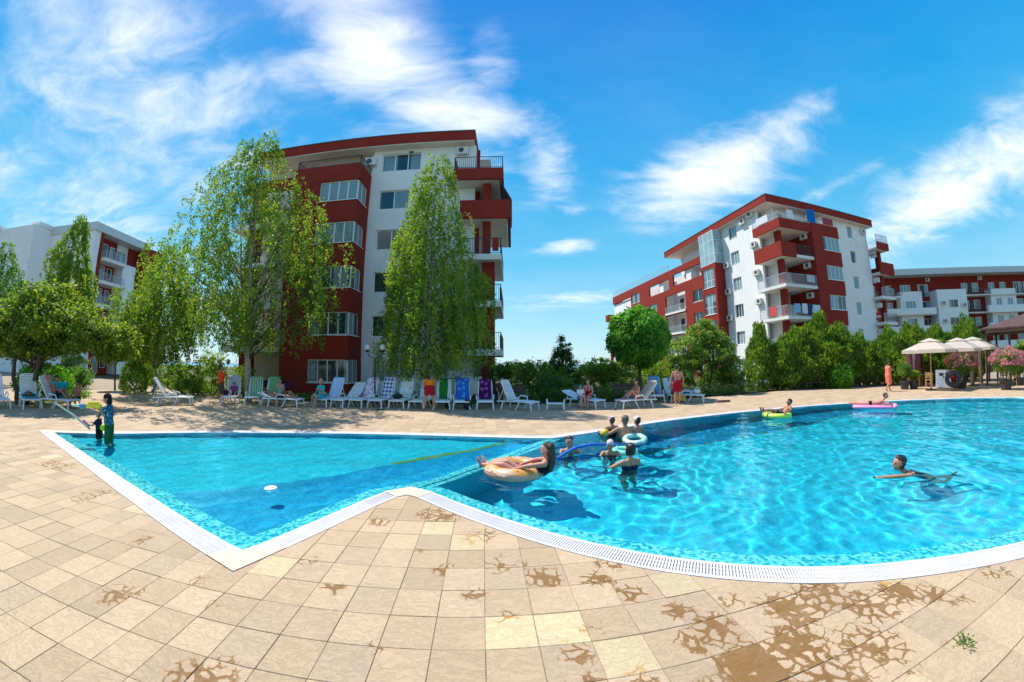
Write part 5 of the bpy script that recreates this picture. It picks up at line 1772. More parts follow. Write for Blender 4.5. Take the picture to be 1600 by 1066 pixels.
tw(1, cloth('teal_cloth', (0.02, 0.18, 0.28), (0.10, 0.50, 0.58), 'stripe', 3, 1), 'teal and navy towel on the seat of the slatted lounger', t0=.0, t1=.12, seat=1.05, over=0)
tw(4, cloth('pale_grey_cloth', (0.46, 0.50, 0.55)), 'pale grey towel over a lounger beneath the tall birch', seat=.4)
tw(5, cloth('green_stripe_cloth', (0.10, 0.30, 0.13), (0.45, 0.55, 0.40), 'stripe', 9, 0), 'green towel with broad pale stripes on a lounger', seat=.6)
tw(6, cloth('green_weave_cloth', (0.06, 0.26, 0.11), (0.22, 0.42, 0.22), 'stripe', 13, 0), 'darker green towel with narrow stripes on a lounger', seat=.6)
tw(8, cloth('light_blue_cloth', (0.50, 0.60, 0.85), (0.72, 0.74, 0.88), 'print', 10), 'light blue towel over a lounger beside the person in turquoise', seat=.6)
tw(10, cloth('violet_print_cloth', (0.74, 0.70, 0.80), (0.40, 0.20, 0.45), 'print', 7, c=(0.75, 0.3, 0.35)), 'white towel with violet and pink print on a lounger', seat=.7)
tw(11, cloth('blue_check_cloth', (0.80, 0.82, 0.86), (0.02, 0.07, 0.26), 'plaid', 5.6), 'blue and white checked towel on a lounger', seat=.25)
tw(12, cloth('white_print_cloth', (0.80, 0.82, 0.82), (0.55, 0.62, 0.66), 'print', 5), 'white towel draped on the lounger that holds a dark bag', seat=.0, t0=.25, w=.6)
tw(14, cloth('plain_green_cloth', (0.015, 0.22, 0.04)), 'plain green towel hanging on a lounger beside the bending person', w=.38, off=-.02, seat=.1)
tw(15, cloth('bright_blue_cloth', (0.02, 0.13, 0.55), (0.08, 0.35, 0.75), 'print', 4), 'bright blue towel over a lounger near the shaded corner', seat=.3, w=.62)
tw(16, cloth('violet_cloth', (0.06, 0.01, 0.06), (0.42, 0.07, 0.42), 'print', 4), 'violet and black towel on the last lounger of the shaded row', seat=.3)
tw(20, cloth('blue_grey_cloth', (0.16, 0.36, 0.62)), 'blue grey towel over the lounger beside the man in red shorts', seat=.5)
tw(22, cloth('turquoise_cloth', (0.03, 0.42, 0.62), (0.05, 0.55, 0.75), 'print', 5), 'turquoise towel over the lounger beyond the man in red shorts', seat=.4)
tw(19, M['beige_pad'], 'beige cushion on the raised back of a sunbather lounger', seat=.0, t0=.0, t1=1.0, th=.05, w=.60, cat='cushion', name='cushion', over=0)
# yellow towel hanging from a foot end
yt = MB()
for k in range(7):
    yt.box(-.30 + k * .085, -.30 + k * .085 + .083, -.075 + .008 * (k % 2), -.055 + .008 * (k % 2), .08 + .012 * (k % 3), .39)
yt.box(-.30, .295, -.07, .25, .391, .405)
o = yt.build('towel', cloth('yellow_cloth', (0.66, 0.42, 0.08)))
o.location = (8.0, 16.7, 0); o.rotation_euler = (0, 0, -R(8))
tag(o, 'yellow towel hanging down from the foot of a lounger', 'towel')

def bag(x, y, z, w, d, h, mat, label, az=0, name='beach_bag'):
    r = empty(name, (x, y, z), -R(az), label, 'bag')
    mb = MB()
    mb.ball((0, 0, h * .45), .5, 14, 9, (w, d, h * .9))
    o = mb.build('bag_body', mat, r, smooth=True)
    hd = MB()
    hd.tube([(-w * .22, -.01, h * .7), (-w * .16, -.02, h * 1.08), (w * .16, -.02, h * 1.08), (w * .22, -.01, h * .7)], .012, 5)
    hd.build('bag_handle', mat, r)
    return r
def seat_pt(i, y, x=0.0):
    lx, ly, a, g, _ = LG[i]
    c, s = math.cos(-R(a)), math.sin(-R(a))
    return lx + c * x - s * y, ly + s * x + c * y
M['navy'] = principled('navy_cloth', (0.012, 0.014, 0.03), 0.7, var=0.3)
M['brown_bag'] = principled('brown_canvas', (0.16, 0.08, 0.05), 0.8, var=0.3)
M['black'] = principled('black_cloth', (0.012, 0.012, 0.014), 0.7, var=0.3)
M['pale_cloth'] = principled('pale_cloth', (0.66, 0.66, 0.68), 0.85, var=0.1)
p = seat_pt(12, .55, -.12); bag(p[0], p[1], .39, .52, .3, .26, M['navy'], 'dark blue bag on the seat of a lounger under a white towel')
p = seat_pt(1, .85, -.05); bag(p[0], p[1], .40, .5, .3, .24, M['brown_bag'], 'brown bag on the slatted lounger under the maple')
p = seat_pt(4, .5, -.25); bag(p[0], p[1], .39, .4, .3, .32, M['navy'], 'dark bag leaning on the lounger with the pale grey towel')
p = seat_pt(16, .2, -.75); bag(p[0], p[1], 0, .4, .3, .5, M['black'], 'black bag on the paving between the blue and the violet towel')
p = seat_pt(15, .6, -.62); bag(p[0], p[1], 0, .3, .3, .42, M['black'], 'black bag on the paving between the green and the blue towel')
p = seat_pt(20, .5, -.1); bag(p[0], p[1], .39, .34, .26, .2, M['brown_bag'], 'small brown bag on the lounger with the blue grey towel')
p = seat_pt(22, .4, .1); bag(p[0], p[1], .39, .4, .3, .28, M['pale_cloth'], 'white bundle on the foot of the lounger with the turquoise towel')
tag(B(None, 'beach_mat', 'brown_bag', (9.7, 10.4, 15.95, 16.15, .002, .10)), 'rolled brown mat on the paving by the last lounger', 'mat')

# low white side table by the empty lounger
def side_table(x, y, az, label):
    r = empty('side_table', (x, y, 0), -R(az), label, 'table')
    t = MB()
    t.rbox(-.36, .36, -.25, .25, .24, .28, .012)
    t.build('tabletop', M['plastic'], r)
    for sx in (-1, 1):
        ar = MB()
        ar.tube([(sx * .36, -.22, .26), (sx * .37, -.14, .42), (sx * .37, .14, .42), (sx * .36, .22, .26)], .026, 6)
        ar.build('rim', M['plastic'], r)
        for sy in (-1, 1):
            l = MB(); l.tube([(sx * .33, sy * .22, .24), (sx * .37, sy * .25, 0)], .03, 6); l.build('leg', M['plastic'], r)
    return r
side_table(1.85, 15.5, 10, 'low white plastic table beside the empty turned lounger')

# turquoise cloth hung over a stand between the left loungers
ts = empty('towel_stand', (-17.35, 8.75, 0), R(60), 'white folding stand with a turquoise cloth hung in a point', 'stand')
lg = MB(); lg.tube([(-.35, 0, 0), (.28, 0, 1.0)], .018, 5); lg.tube([(.35, .05, 0), (-.28, .05, 1.0)], .018, 5); lg.tube([(-.36, .02, .99), (.36, .02, .99)], .016, 5)
lg.build('frame', M['plastic'], ts)
tc = MB()
n = 9
vs = []
for i in range(8):
    t = i / 7
    for k in range(n):
        u = (k / (n - 1) - .5) * .74 * (1 - t) ** .75
        vs.append((u, -.03 - .03 * math.sin(k * 2.1 + i), 1.0 - .72 * t))
tc.add(vs, [(i * n + k, i * n + k + 1, (i + 1) * n + k + 1, (i + 1) * n + k) for i in range(7) for k in range(n - 1)])
tc.add([(v[0], v[1] + .012, v[2]) for v in vs], [(i * n + k, (i + 1) * n + k, (i + 1) * n + k + 1, i * n + k + 1) for i in range(7) for k in range(n - 1)])
tc.build('cloth', cloth('strong_turquoise_cloth', (0.0, 0.33, 0.42)), ts)

# ------------------------------------------------------------------ cafe corner
def umbrella(x, y, h, half, label, az=0):
    r = empty('market_umbrella', (x, y, 0), R(az), label, 'umbrella', 'cream umbrellas of the cafe')
    p = MB(); p.tube([(0, 0, .06), (0, 0, h)], .03, 8); p.build('pole', M['wood'], r)
    b = MB(); b.lathe([(.32, 0), (.32, .05), (.10, .09), (.05, .12)], 14); b.build('base', M['pot'], r)
    cn = MB()
    e = h - .62
    k = [(-half, -half), (half, -half), (half, half), (-half, half)]
    t = .17
    def pyr(hw0, z0, hw1, z1):
        vs = [(sx * hw0, sy * hw0, z0) for sx, sy in ((-1, -1), (1, -1), (1, 1), (-1, 1))]
        ms = [((vs[i][0] + vs[(i + 1) % 4][0]) / 2 * .97, (vs[i][1] + vs[(i + 1) % 4][1]) / 2 * .97, z0 + .03) for i in range(4)]
        up = [(sx * hw1, sy * hw1, z1) for sx, sy in ((-1, -1), (1, -1), (1, 1), (-1, 1))]
        V = vs + ms + up
        cn.add(V, [f for i in range(4) for f in ((i, 4 + i, 8 + i), (4 + i, (i + 1) % 4, 8 + (i + 1) % 4), (8 + i, 4 + i, 8 + (i + 1) % 4))])
    pyr(half, e, half * .30, h - .17)
    cn.build('canopy', M['canvas'], r)
    cn = MB(); pyr(half * .42, h - .16, .03, h + .03)
    cn.build('vent', M['canvas'], r)
    v = MB()
    for i in range(4):
        a, c = k[i], k[(i + 1) % 4]
        nx, ny = (a[1] - c[1]), (c[0] - a[0])
        L = math.hypot(nx, ny); nx, ny = nx / L * .008, ny / L * .008
        v.add([(a[0], a[1], e), (c[0], c[1], e), (c[0], c[1], e - t), (a[0], a[1], e - t), (a[0] + nx, a[1] + ny, e), (c[0] + nx, c[1] + ny, e), (c[0] + nx, c[1] + ny, e - t), (a[0] + nx, a[1] + ny, e - t)],
              [(0, 1, 2, 3), (7, 6, 5, 4), (3, 2, 6, 7)])
    v.build('valance', M['canvas'], r)
    for sx, sy in ((-1, -1), (1, -1), (1, 1), (-1, 1)):
        rb = MB(); rb.tube([(0, 0, h - .12), (sx * half * .96, sy * half * .96, e + .01)], .012, 4); rb.build('rib', M['wood'], r)
    return r
umbrella(23.1, 13.7, 2.85, 1.24, 'cream square umbrella, nearest of the three by the cafe', 12)
umbrella(25.6, 13.3, 2.85, 1.28, 'cream square umbrella, middle of the three by the cafe', 12)
umbrella(27.6, 13.3, 2.9, 1.35, 'cream square umbrella, farthest of the three by the cafe', 12)

def pergola():
    r = empty('pergola', (31.0, 10.3, 0), R(-66), 'open shelter with red brown shingle roof and dark posts', 'pergola')
    # local x runs along the eaves towards the right of the picture, y away
    for px, py in ((-3.3, -1.5), (-2.6, 2.9), (-1.9, -1.5), (1.2, -1.5), (1.4, 2.9)):
        p = MB(); p.box(px - .07, px + .07, py - .07, py + .07, 0, 3.25); p.build('post', M['post'], r)
    bm_ = MB()
    bm_.box(-3.3, 4.2, -1.75, -1.60, 3.10, 3.25); bm_.box(-3.3, 4.2, 3.1, 3.25, 3.10, 3.25); bm_.box(-3.3, -3.15, -1.6, 3.1, 3.10, 3.25); bm_.box(4.05, 4.2, -1.6, 3.1, 3.10, 3.25)
    bm_.build('eaves_beam', M['fascia'], r)
    rf = MB()
    x0, x1, y0, y1, z0, z1 = -3.6, 4.5, -2.05, 3.55, 3.27, 4.15
    rl, rr_ = (x0 + 2.9, .75), (x1 - 2.9, .75)
    V = [(x0, y0, z0), (x1, y0, z0), (x1, y1, z0), (x0, y1, z0), (rl[0], rl[1], z1), (rr_[0], rr_[1], z1)]
    V2 = [(a, b, c + .09) for a, b, c in V]
    rf.add(V + V2, [(6, 7, 11, 10), (7, 8, 11), (8, 9, 10, 11), (9, 6, 10), (0, 4, 5, 1), (1, 5, 2), (2, 5, 4, 3), (3, 4, 0), (0, 1, 7, 6), (1, 2, 8, 7), (2, 3, 9, 8), (3, 0, 6, 9)])
    rf.build('roof', M['shingle'], r)
    ra = MB()
    for k in range(9):
        x = -3.1 + k * .88
        ra.box(x, x + .07, -1.95, 3.4, 3.255, 3.32)
    ra.build('rafters', M['fascia'], r, 'stuff')
pergola()

def cafe_booth():
    r = empty('cafe_booth', (28.6, 15.0, 0), R(12), 'curtained cafe booth with dark red backs under the cream umbrellas', 'booth')
    b = MB()
    b.box(-3.6, 3.4, 2.0, 2.15, 0, 2.15)
    b.build('back_wall', M['red_cloth'], r)
    for x in (-3.6, -1.3, 1.0, 3.3):
        p = MB(); p.box(x - .05, x + .05, 1.85, 1.98, 0, 2.2); p.build('post', M['dark_wood'], r)
        p = MB(); p.box(x - .05, x + .05, -1.5, -1.4, 0, 2.2); p.build('post', M['dark_wood'], r)
    for x, y in ((-3.35, -1.35), (-1.55, -1.35), (-1.05, -1.3), (.75, -1.35), (1.25, -1.3), (3.05, -1.3), (-3.4, 1.75), (.9, 1.7)):
        c = MB()
        n = 8
        vs = []
        for i in range(7):
            t = i / 6
            pin = .45 + .55 * abs(t - .55) * 1.6
            for k in range(n):
                vs.append((x + (k / (n - 1) - .5) * .42 * pin, y + .045 * math.sin(k * 2.6), 2.1 - 2.05 * t))
        c.add(vs, [(i * n + k, i * n + k + 1, (i + 1) * n + k + 1, (i + 1) * n + k) for i in range(6) for k in range(n - 1)])
        c.build('curtain', M['curtain'], r)
    rl = MB()
    rl.box(-3.6, 3.3, -1.48, -1.42, 2.1, 2.2)
    rl.build('top_rail', M['dark_wood'], r)
cafe_booth()

def chair(x, y, az, label):
    r = empty('wooden_chair', (x, y, 0), -R(az), label, 'chair', 'wooden cafe chairs')
    s = MB(); s.rbox(-.21, .21, -.21, .21, .43, .465, .012); s.build('seat', M['wood'], r)
    for sx in (-1, 1):
        for sy in (-1, 1):
            l = MB(); l.box(sx * .19 - .02, sx * .19 + .02, sy * .19 - .02, sy * .19 + .02, 0, .428 if sy > 0 else .95); l.build('leg', M['wood'], r)
    for z in (.58, .70, .83):
        b = MB(); b.box(-.168, .168, -.205, -.18, z, z + .075); b.build('back_slat', M['wood'], r)
    st = MB(); st.box(-.168, .168, -.2, -.18, .2, .23); st.box(-.2, -.18, -.168, .168, .22, .25); st.box(.18, .2, -.168, .168, .22, .25); st.build('stretcher', M['wood'], r)
    return r
chair(25.2, 16.0, 60, 'wooden cafe chair farther from the grey board, of the pair there')
chair(25.3, 15.15, 65, 'wooden cafe chair standing close up against the grey board')
chair(27.9, 11.6, 40, 'wooden chair by the shelter post, next to the pink curtains')
chair(28.6, 11.2, -30, 'wooden chair behind the oleander in the dark pot')
t = empty('wooden_table', (26.2, 15.9, 0), R(20), 'small wooden cafe table between the chairs', 'table')
mb = MB(); mb.rbox(-.4, .4, -.4, .4, .70, .74, .01); mb.build('tabletop', M['wood'], t)
for sx in (-1, 1):
    for sy in (-1, 1):
        mb = MB(); mb.box(sx * .34 - .03, sx * .34 + .03, sy * .34 - .03, sy * .34 + .03, 0, .698); mb.build('leg', M['wood'], t)
# grey A-board
ab = empty('advertising_board', (25.35, 14.1, 0), R(-58), 'grey standing board with dark blotchy pictures beside the child with the ring', 'sign')
mb = MB(); Mx = Matrix.Rotation(R(-8), 4, 'X'); mb.rbox(-.52, .52, -.02, .02, 0, 1.05, .01, M=Mx); mb.build('panel', M['sign_grey'], ab)
mb = MB(); Mx2 = Matrix.Translation((0, .36, 0)) @ Matrix.Rotation(R(10), 4, 'X'); mb.box(-.45, .45, -.012, .012, 0, 1.0, M=Mx2); mb.build('back_leg', M['sign_grey'], ab)
for k, (px, pz, w_, h_) in enumerate(((-.18, .78, .14, .10), (.2, .80, .16, .11), (.25, .62, .10, .07), (-.05, .62, .06, .05))):
    mb = MB()
    nn = 14
    ring = [(px + w_ * math.cos(2 * math.pi * q / nn) * (1 + .2 * math.sin(q * 2.2)), pz + h_ * math.sin(2 * math.pi * q / nn)) for q in range(nn)]
    mb.add([(a, -.024, b) for a, b in ring] + [(a, -.0205, b) for a, b in ring], [tuple(range(nn))] + [(q, nn + q, nn + (q + 1) % nn, (q + 1) % nn) for q in range(nn)], M=Mx)
    mb.build('picture_patch', M['navy'], ab)
# potted plants
def potted(x, y, label, leaf, h, rad, flower=False, ph=.42, pr=.28, az=0, n=5200):
    r = empty('potted_plant', (x, y, 0), 0, label, 'potted plant', 'potted plants at the cafe')
    p = MB(); p.lathe([(pr * .72, 0), (pr * .95, ph * .8), (pr * 1.05, ph * .82), (pr * 1.05, ph), (pr * .9, ph), (pr * .88, ph * .9), (.01, ph * .9)], 18, cap=False); p.build('pot', M['pot'], r, smooth=False)
    st = MB()
    for k in range(9):
        a = RNG.uniform(0, 6.28)
        limb_tube(st, wiggle((math.cos(a) * .06, math.sin(a) * .06, ph * .85), (math.cos(a) * rad * .6, math.sin(a) * rad * .6, ph + h * .7), 5, .03), .016, .006, 5)
    st.build('stems', M['bark'], r, 'stuff')
    d = rand_dirs(n)
    q = RNG.uniform(.1, 1, n) ** .5
    nz = np.array([noise.noise((v[0] * 2 + x, v[1] * 2, v[2] * 2 + y)) for v in d])
    P = d * (q * (1 + .35 * nz))[:, None] * np.array([rad, rad, h * .42]) + np.array([0, 0, ph + h * .58])
    A = rand_dirs(n); A[:, 2] += .5
    s = RNG.uniform(.08, .15, n)
    link_mesh('foliage', leaves_mesh('foliage', P, A, rand_dirs(n) + d * .5, s, s * .3), M[leaf], r)
    if flower:
        k = int(n * .10)
        dd = rand_dirs(k); dd[:, 2] = np.abs(dd[:, 2]) * .9 - .25
        nz = np.array([noise.noise((v[0] * 3.1 + x, v[1] * 3.1, v[2] * 3.1)) for v in dd])
        Q = unit(dd) * (.93 + .25 * nz)[:, None] * np.array([rad, rad, h * .44]) + np.array([0, 0, ph + h * .60])
        Q = Q[nz > -.02]
        Q = np.repeat(Q, 5, 0) + RNG.normal(0, .05, (len(Q) * 5, 3))
        link_mesh('blossom', leaves_mesh('blossom', Q, rand_dirs(len(Q)), rand_dirs(len(Q)), .085, .075), M['pink_flower'], r)
    return r
potted(25.2, 10.25, 'oleander in a dark pot covered with pink flowers under the pergola', 'mix_leaf', 1.65, .85, True, .5, .36)
potted(24.95, 12.75, 'oleander with dull pink flowers behind the child with the black ring', 'mix_leaf', 1.7, .9, True, .45, .3)
potted(28.8, 10.9, 'oleander with few pink flowers behind the shelter post', 'mix_leaf', 1.4, .6, True, .45, .3)
potted(22.9, 15.35, 'tall leafy plant in a dark pot near the cafe chairs', 'mix_leaf', 1.1, .42, False, .5, .3, n=2200)
potted(23.5, 15.1, 'yellow green plant in a dark trough near the cafe chairs', 'yellow_leaf', .7, .4, False, .42, .3, n=1800)
wp = MB(); wp.lathe([(.12, 0), (.14, .05), (.15, .30), (.13, .36), (.01, .36)], 14, cap=False)
o = wp.build('flower_pot', M['plastic']); o.location = (23.75, 15.55, 0); tag(o, 'small white pot on the paving next to the wooden chairs', 'pot')

def bench(x, y, az, label):
    r = empty('park_bench', (x, y, 0), -R(az), label, 'bench', 'dark benches in front of the thuja row')
    for k in range(4):
        s = MB(); s.rbox(-.8, .8, -.22 + k * .115, -.12 + k * .115, .42, .455, .008); s.build('seat_slat', M['dark_wood'], r)
    for k in range(3):
        s = MB(); s.rbox(-.8, .8, .26 + k * .015, .29 + k * .015, .56 + k * .125, .66 + k * .125, .008); s.build('back_slat', M['dark_wood'], r)
    for sx in (-1, 1):
        l = MB(); l.tube([(sx * .68, -.2, 0), (sx * .68, -.2, .41)], .028, 6); l.tube([(sx * .68, .22, 0), (sx * .68, .25, .41), (sx * .68, .34, .93)], .028, 6); l.tube([(sx * .68, -.2, .405), (sx * .68, .24, .405)], .022, 5)
        l.build('leg', M['rail'], r)
    return r
bench(19.6, 19.7, 20, 'dark wooden bench in front of the tallest thuja')
bench(23.6, 18.9, 38, 'dark wooden bench between the round bush and the coral wrapped woman')
bench(-.2, 17.3, 0, 'dark bench in the shade behind the empty turned lounger')
bench(5.9, 18.0, 10, 'dark bench behind the seated sunbathers')

def lamp(x, y, h, label, heads=True, spread=.36):
    r = empty('street_lamp', (x, y, 0), R(10), label, 'lamp post', 'double headed lamp posts')
    p = MB(); p.tube([(0, 0, 0), (0, 0, .5), (0, 0, h - .5)], [.06, .04, .035], 8); p.build('pole', M['lamp_metal'], r)
    for sx in (-1, 1):
        a = MB(); a.tube([(0, 0, h - .52), (sx * spread * .75, 0, h - .42), (sx * spread, 0, h - .18)], .022, 6); a.lathe([(.03, 0), (.12, .05), (.13, .08)], 10, M=Matrix.Translation((sx * spread, 0, h - .22)))
        ar = a.build('arm', M['lamp_metal'], r)
        g = MB(); g.ball((sx * spread, 0, h), .155, 14, 10); g.build('globe', M['globe'], ar, smooth=True)
    return r
lamp(-6.40, 16.45, 2.72, 'black lamp post with two glass globes before the white wall')
lamp(-19.5, 21.0, 2.0, 'black lamp post with two globes behind the person in the orange red top')
# ground floor terrace fence of the shaded block
fe = empty('terrace_fence', (-3.2, 19.6, 0), 0, 'low black barred fence with a pale panel behind the blue towel', 'fence')
fm = MB()
for zz in (.12, 1.18):
    fm.tube([(-1.0, 0, zz), (1.9, 0, zz)], .02, 5)
fm.build('rail', M['rail'], fe)
for k in range(24):
    b = MB(); b.box(-1.0 + k * .126, -1.0 + k * .126 + .016, -.008, .008, 0, 1.18); b.build('bar', M['rail'], fe)
pnl = B(fe, 'panel', 'frame', (.85, 1.55, -.06, -.03, .35, 1.28))
# cloth drying on the ground floor balcony, laundry of the sunlit block
def sheet(x, y, z0, z1, w, az, mat, label, cat='towel', name='towel'):
    mb = MB()
    n = 9
    vs = []
    for i in range(4):
        for k in range(n):
            vs.append(((k / (n - 1) - .5) * w, .012 * math.sin(k * 1.9 + i * .4), z1 + (z0 - z1) * i / 3))
    mb.add(vs, [(i * n + k, i * n + k + 1, (i + 1) * n + k + 1, (i + 1) * n + k) for i in range(3) for k in range(n - 1)])
    mb.add([(a, b + .01, c) for a, b, c in vs], [(i * n + k, (i + 1) * n + k, (i + 1) * n + k + 1, i * n + k + 1) for i in range(3) for k in range(n - 1)])
    o = mb.build(name, mat)
    o.location = (x, y, 0); o.rotation_euler = (0, 0, R(az))
    return tag(o, label, cat)
pk = cloth('hot_pink_cloth', (0.60, 0.03, 0.20))
sheet(-15.9, 21.25, 3.05, 4.05, .9, 0, pk, 'hot pink towel on the first floor balcony behind the tall birch')
sheet(-16.9, 21.26, 3.15, 3.95, .6, 0, cloth('sage_cloth', (0.18, 0.28, 0.2)), 'dull green towel beside the hot pink one on the first floor balcony')
sheet(-13.6, 18.6, .55, .95, 2.4, 4, cloth('dark_violet_check', (0.02, 0.01, 0.03), (0.14, 0.05, 0.14), 'plaid', 6), 'dark violet checked cloth hung on a line behind the green towels', 'cloth', 'hanging_cloth')
def rb(u, v):  # plan position on the sunlit block
    c, s = math.cos(R(6)), math.sin(R(6))
    return 24 + c * u - s * v, 28.3 + s * u + c * v
for u, v, z0, z1, w_, az, col, lab in [(.9, -1.42, 6.05, 6.85, .8, 6, (0.25, 0.50, 0.75), 'light blue towel on the second floor corner balcony of the sunlit block'), (1.9, -1.42, 6.0, 6.9, .7, 6, (0.72, 0.72, 0.80), 'white towel on the second floor corner balcony of the sunlit block'),
                                       (3.5, -1.42, 6.1, 6.85, 1.5, 6, (0.60, 0.66, 0.74), 'wide pale sheet on the second floor corner balcony of the sunlit block'), (2.7, -1.42, 5.9, 6.9, .6, 6, (0.02, 0.06, 0.20), 'navy towel between the white towel and the pale sheet on the second floor'),
                                       (3.1, -1.42, 8.9, 9.6, 1.1, 6, (0.50, 0.50, 0.62), 'grey white sheet on the third floor corner balcony of the sunlit block'), (1.3, -1.49, 14.75, 15.6, .0 + .9, 6, (0.75, 0.75, 0.78), 'white laundry on the top corner balcony of the sunlit block'),
                                       (4.3, -1.5, 14.8, 16.1, 1.15, 6, (0.0, 0.16, 0.52), 'strong blue towel hung at the top terrace of the sunlit block'), (6.8, -1.5, 14.9, 15.6, 1.6, 6, (0.34, 0.06, 0.10), 'dark red cloth along the top terrace of the sunlit block'),
                                       (-.32, .4, 5.9, 6.8, .9, 96, (0.62, 0.10, 0.10), 'red cloth on the flank side of the second floor corner balcony'), (-.16, .8, 14.8, 15.5, 1.6, 96, (0.72, 0.72, 0.78), 'white laundry row on the flank side of the top corner balcony')]:
    x, y = rb(u, v)
    sheet(x, y, z0, z1, w_, az, cloth('laundry_cloth', col), lab)
# weed in a joint of the paving
wd = empty('weed', (2.97, 1.20, 0), 0, 'small green weed growing in a joint of the paving', 'weed')
n = 70
P = np.stack([RNG.normal(0, .035, n), RNG.normal(0, .035, n), RNG.uniform(.005, .07, n)], 1)
A = P * np.array([1, 1, .2]) * 20 + RNG.normal(0, .4, (n, 3)); A[:, 2] += .6
link_mesh('foliage', leaves_mesh('foliage', P, A, rand_dirs(n) + np.array([0, 0, 1.]), .034, .014), M['mix_leaf'], wd)
# white disc floating in the small pool
mb = MB(); mb.lathe([(.10, 0), (.105, .012), (.09, .024), (.04, .03), (.01, .032)], 18)
o = mb.build('skimmer_lid', M['plastic'], smooth=False); o.location = (-3.76, 4.99, -.018); tag(o, 'round white lid floating in the small pool', 'lid')

# sandals left on the paving
def sandal(x, y, az, mat, label):
    r = empty('sandal', (x, y, .001), -R(az), label, 'sandal', 'sandals left on the paving')
    s = MB(); s.prism([(.045 * math.cos(a) * (1 - .12 * math.sin(a)), .13 * math.sin(a)) for a in [2 * math.pi * k / 14 for k in range(14)]], 0, .022); s.build('sole', mat, r)
    t = MB(); t.tube([(-.042, .0, .02), (-.02, .05, .05), (0, .075, .022), (.02, .05, .05), (.042, .0, .02)], .008, 5); t.build('strap', mat, r)
for x, y, az, m_, lab in [(-5.65, 14.85, 20, M['black'], 'black sandal in front of the checked towel lounger'), (-5.48, 14.9, 60, M['navy'], 'dark blue sandal in front of the checked towel lounger'),
                          (-4.75, 15.0, 5, M['pale_cloth'], 'pale sandal in front of the lounger with the dark bag'), (-2.6, 14.95, -10, M['brown_bag'], 'brown sandal between the green and the blue towel'),
                          (-9.9, 14.3, 70, M['red_cloth'], 'dark red sandal in front of the flat lounger'), (4.3, 14.9, 30, M['black'], 'black sandal in front of the couple by the ball tree')]:
    sandal(x, y, az, m_, lab)
bt = empty('water_bottle', (-7.35, 14.85, 0), 0, 'clear blue drink bottle on the paving by the low reclined lounger', 'bottle')
b_ = MB(); b_.lathe([(.03, 0), (.034, .01), (.034, .15), (.02, .19), (.013, .205)], 12); b_.build('bottle_body', M['pane_blue'], bt, smooth=True)
b_ = MB(); b_.lathe([(.016, .205), (.016, .23)], 10); b_.build('cap', M['toy_cap'] if 'toy_cap' in M else M['navy'], bt)
# ================================================================== PEOPLE AND POOL TOYS
def skin_mat(name, c):
    m = bpy.data.materials.new(name)
    m.use_nodes = True
    t = NT(m.node_tree)
    tc = t.n('ShaderNodeTexCoord')
    n = t.noise(tc.outputs['Object'], 7, 3, 0.6)
    col = t.mix(n, tuple(x * .88 for x in c), tuple(min(1, x * 1.1) for x in c))
    b = t.n('ShaderNodeBsdfPrincipled', inp={'Base Color': col, 'Roughness': 0.5, 'Specular IOR Level': 0.4, 'Subsurface Weight': 0.08, 'Subsurface Radius': (0.02, 0.008, 0.004)})
    t.n('ShaderNodeOutputMaterial', inp={0: b})
    return m
SK = {'tan': skin_mat('tanned_skin', (0.46, 0.22, 0.13)), 'fair': skin_mat('fair_skin', (0.56, 0.32, 0.22)), 'brown': skin_mat('brown_skin', (0.34, 0.15, 0.09)), 'red': skin_mat('sunburnt_skin', (0.54, 0.24, 0.17))}
HR = {'dark': principled('dark_hair', (0.018, 0.012, 0.010), 0.45, var=0.4, vscale=30), 'brown': principled('brown_hair', (0.055, 0.028, 0.018), 0.5, var=0.4, vscale=30),
      'grey': principled('grey_hair', (0.12, 0.10, 0.085), 0.6, var=0.4, vscale=30), 'fair': principled('fair_hair', (0.40, 0.26, 0.15), 0.6, var=0.3, vscale=30)}
M['eye'] = principled('dark_eye', (0.012, 0.008, 0.006), 0.2, var=0)
M['lip'] = principled('lip', (0.34, 0.09, 0.08), 0.5, var=0)
M['teeth'] = principled('teeth', (0.7, 0.66, 0.6), 0.4, var=0)

V3 = lambda *a: np.array(a, float)
STAND = dict(pelvis=V3(0, 0, .93), belly=V3(0, .012, 1.08), chest=V3(0, 0, 1.27), neck=V3(0, -.012, 1.45), head=V3(0, .012, 1.615), look=V3(0, 1, 0), up=V3(0, 0, 1),
             shL=V3(-.175, -.01, 1.40), elL=V3(-.235, -.03, 1.13), wrL=V3(-.245, .05, .89), shR=V3(.175, -.01, 1.40), elR=V3(.235, -.03, 1.13), wrR=V3(.245, .05, .89),
             hipL=V3(-.09, 0, .90), knL=V3(-.105, .03, .49), anL=V3(-.11, -.01, .085), hipR=V3(.09, 0, .90), knR=V3(.105, .03, .49), anR=V3(.11, -.01, .085),
             toeL=V3(-.13, .15, .03), toeR=V3(.13, .15, .03))
def pose(**k):
    d = {a: b.copy() for a, b in STAND.items()}
    for a, b in k.items():
        d[a] = np.array(b, float)
    return d

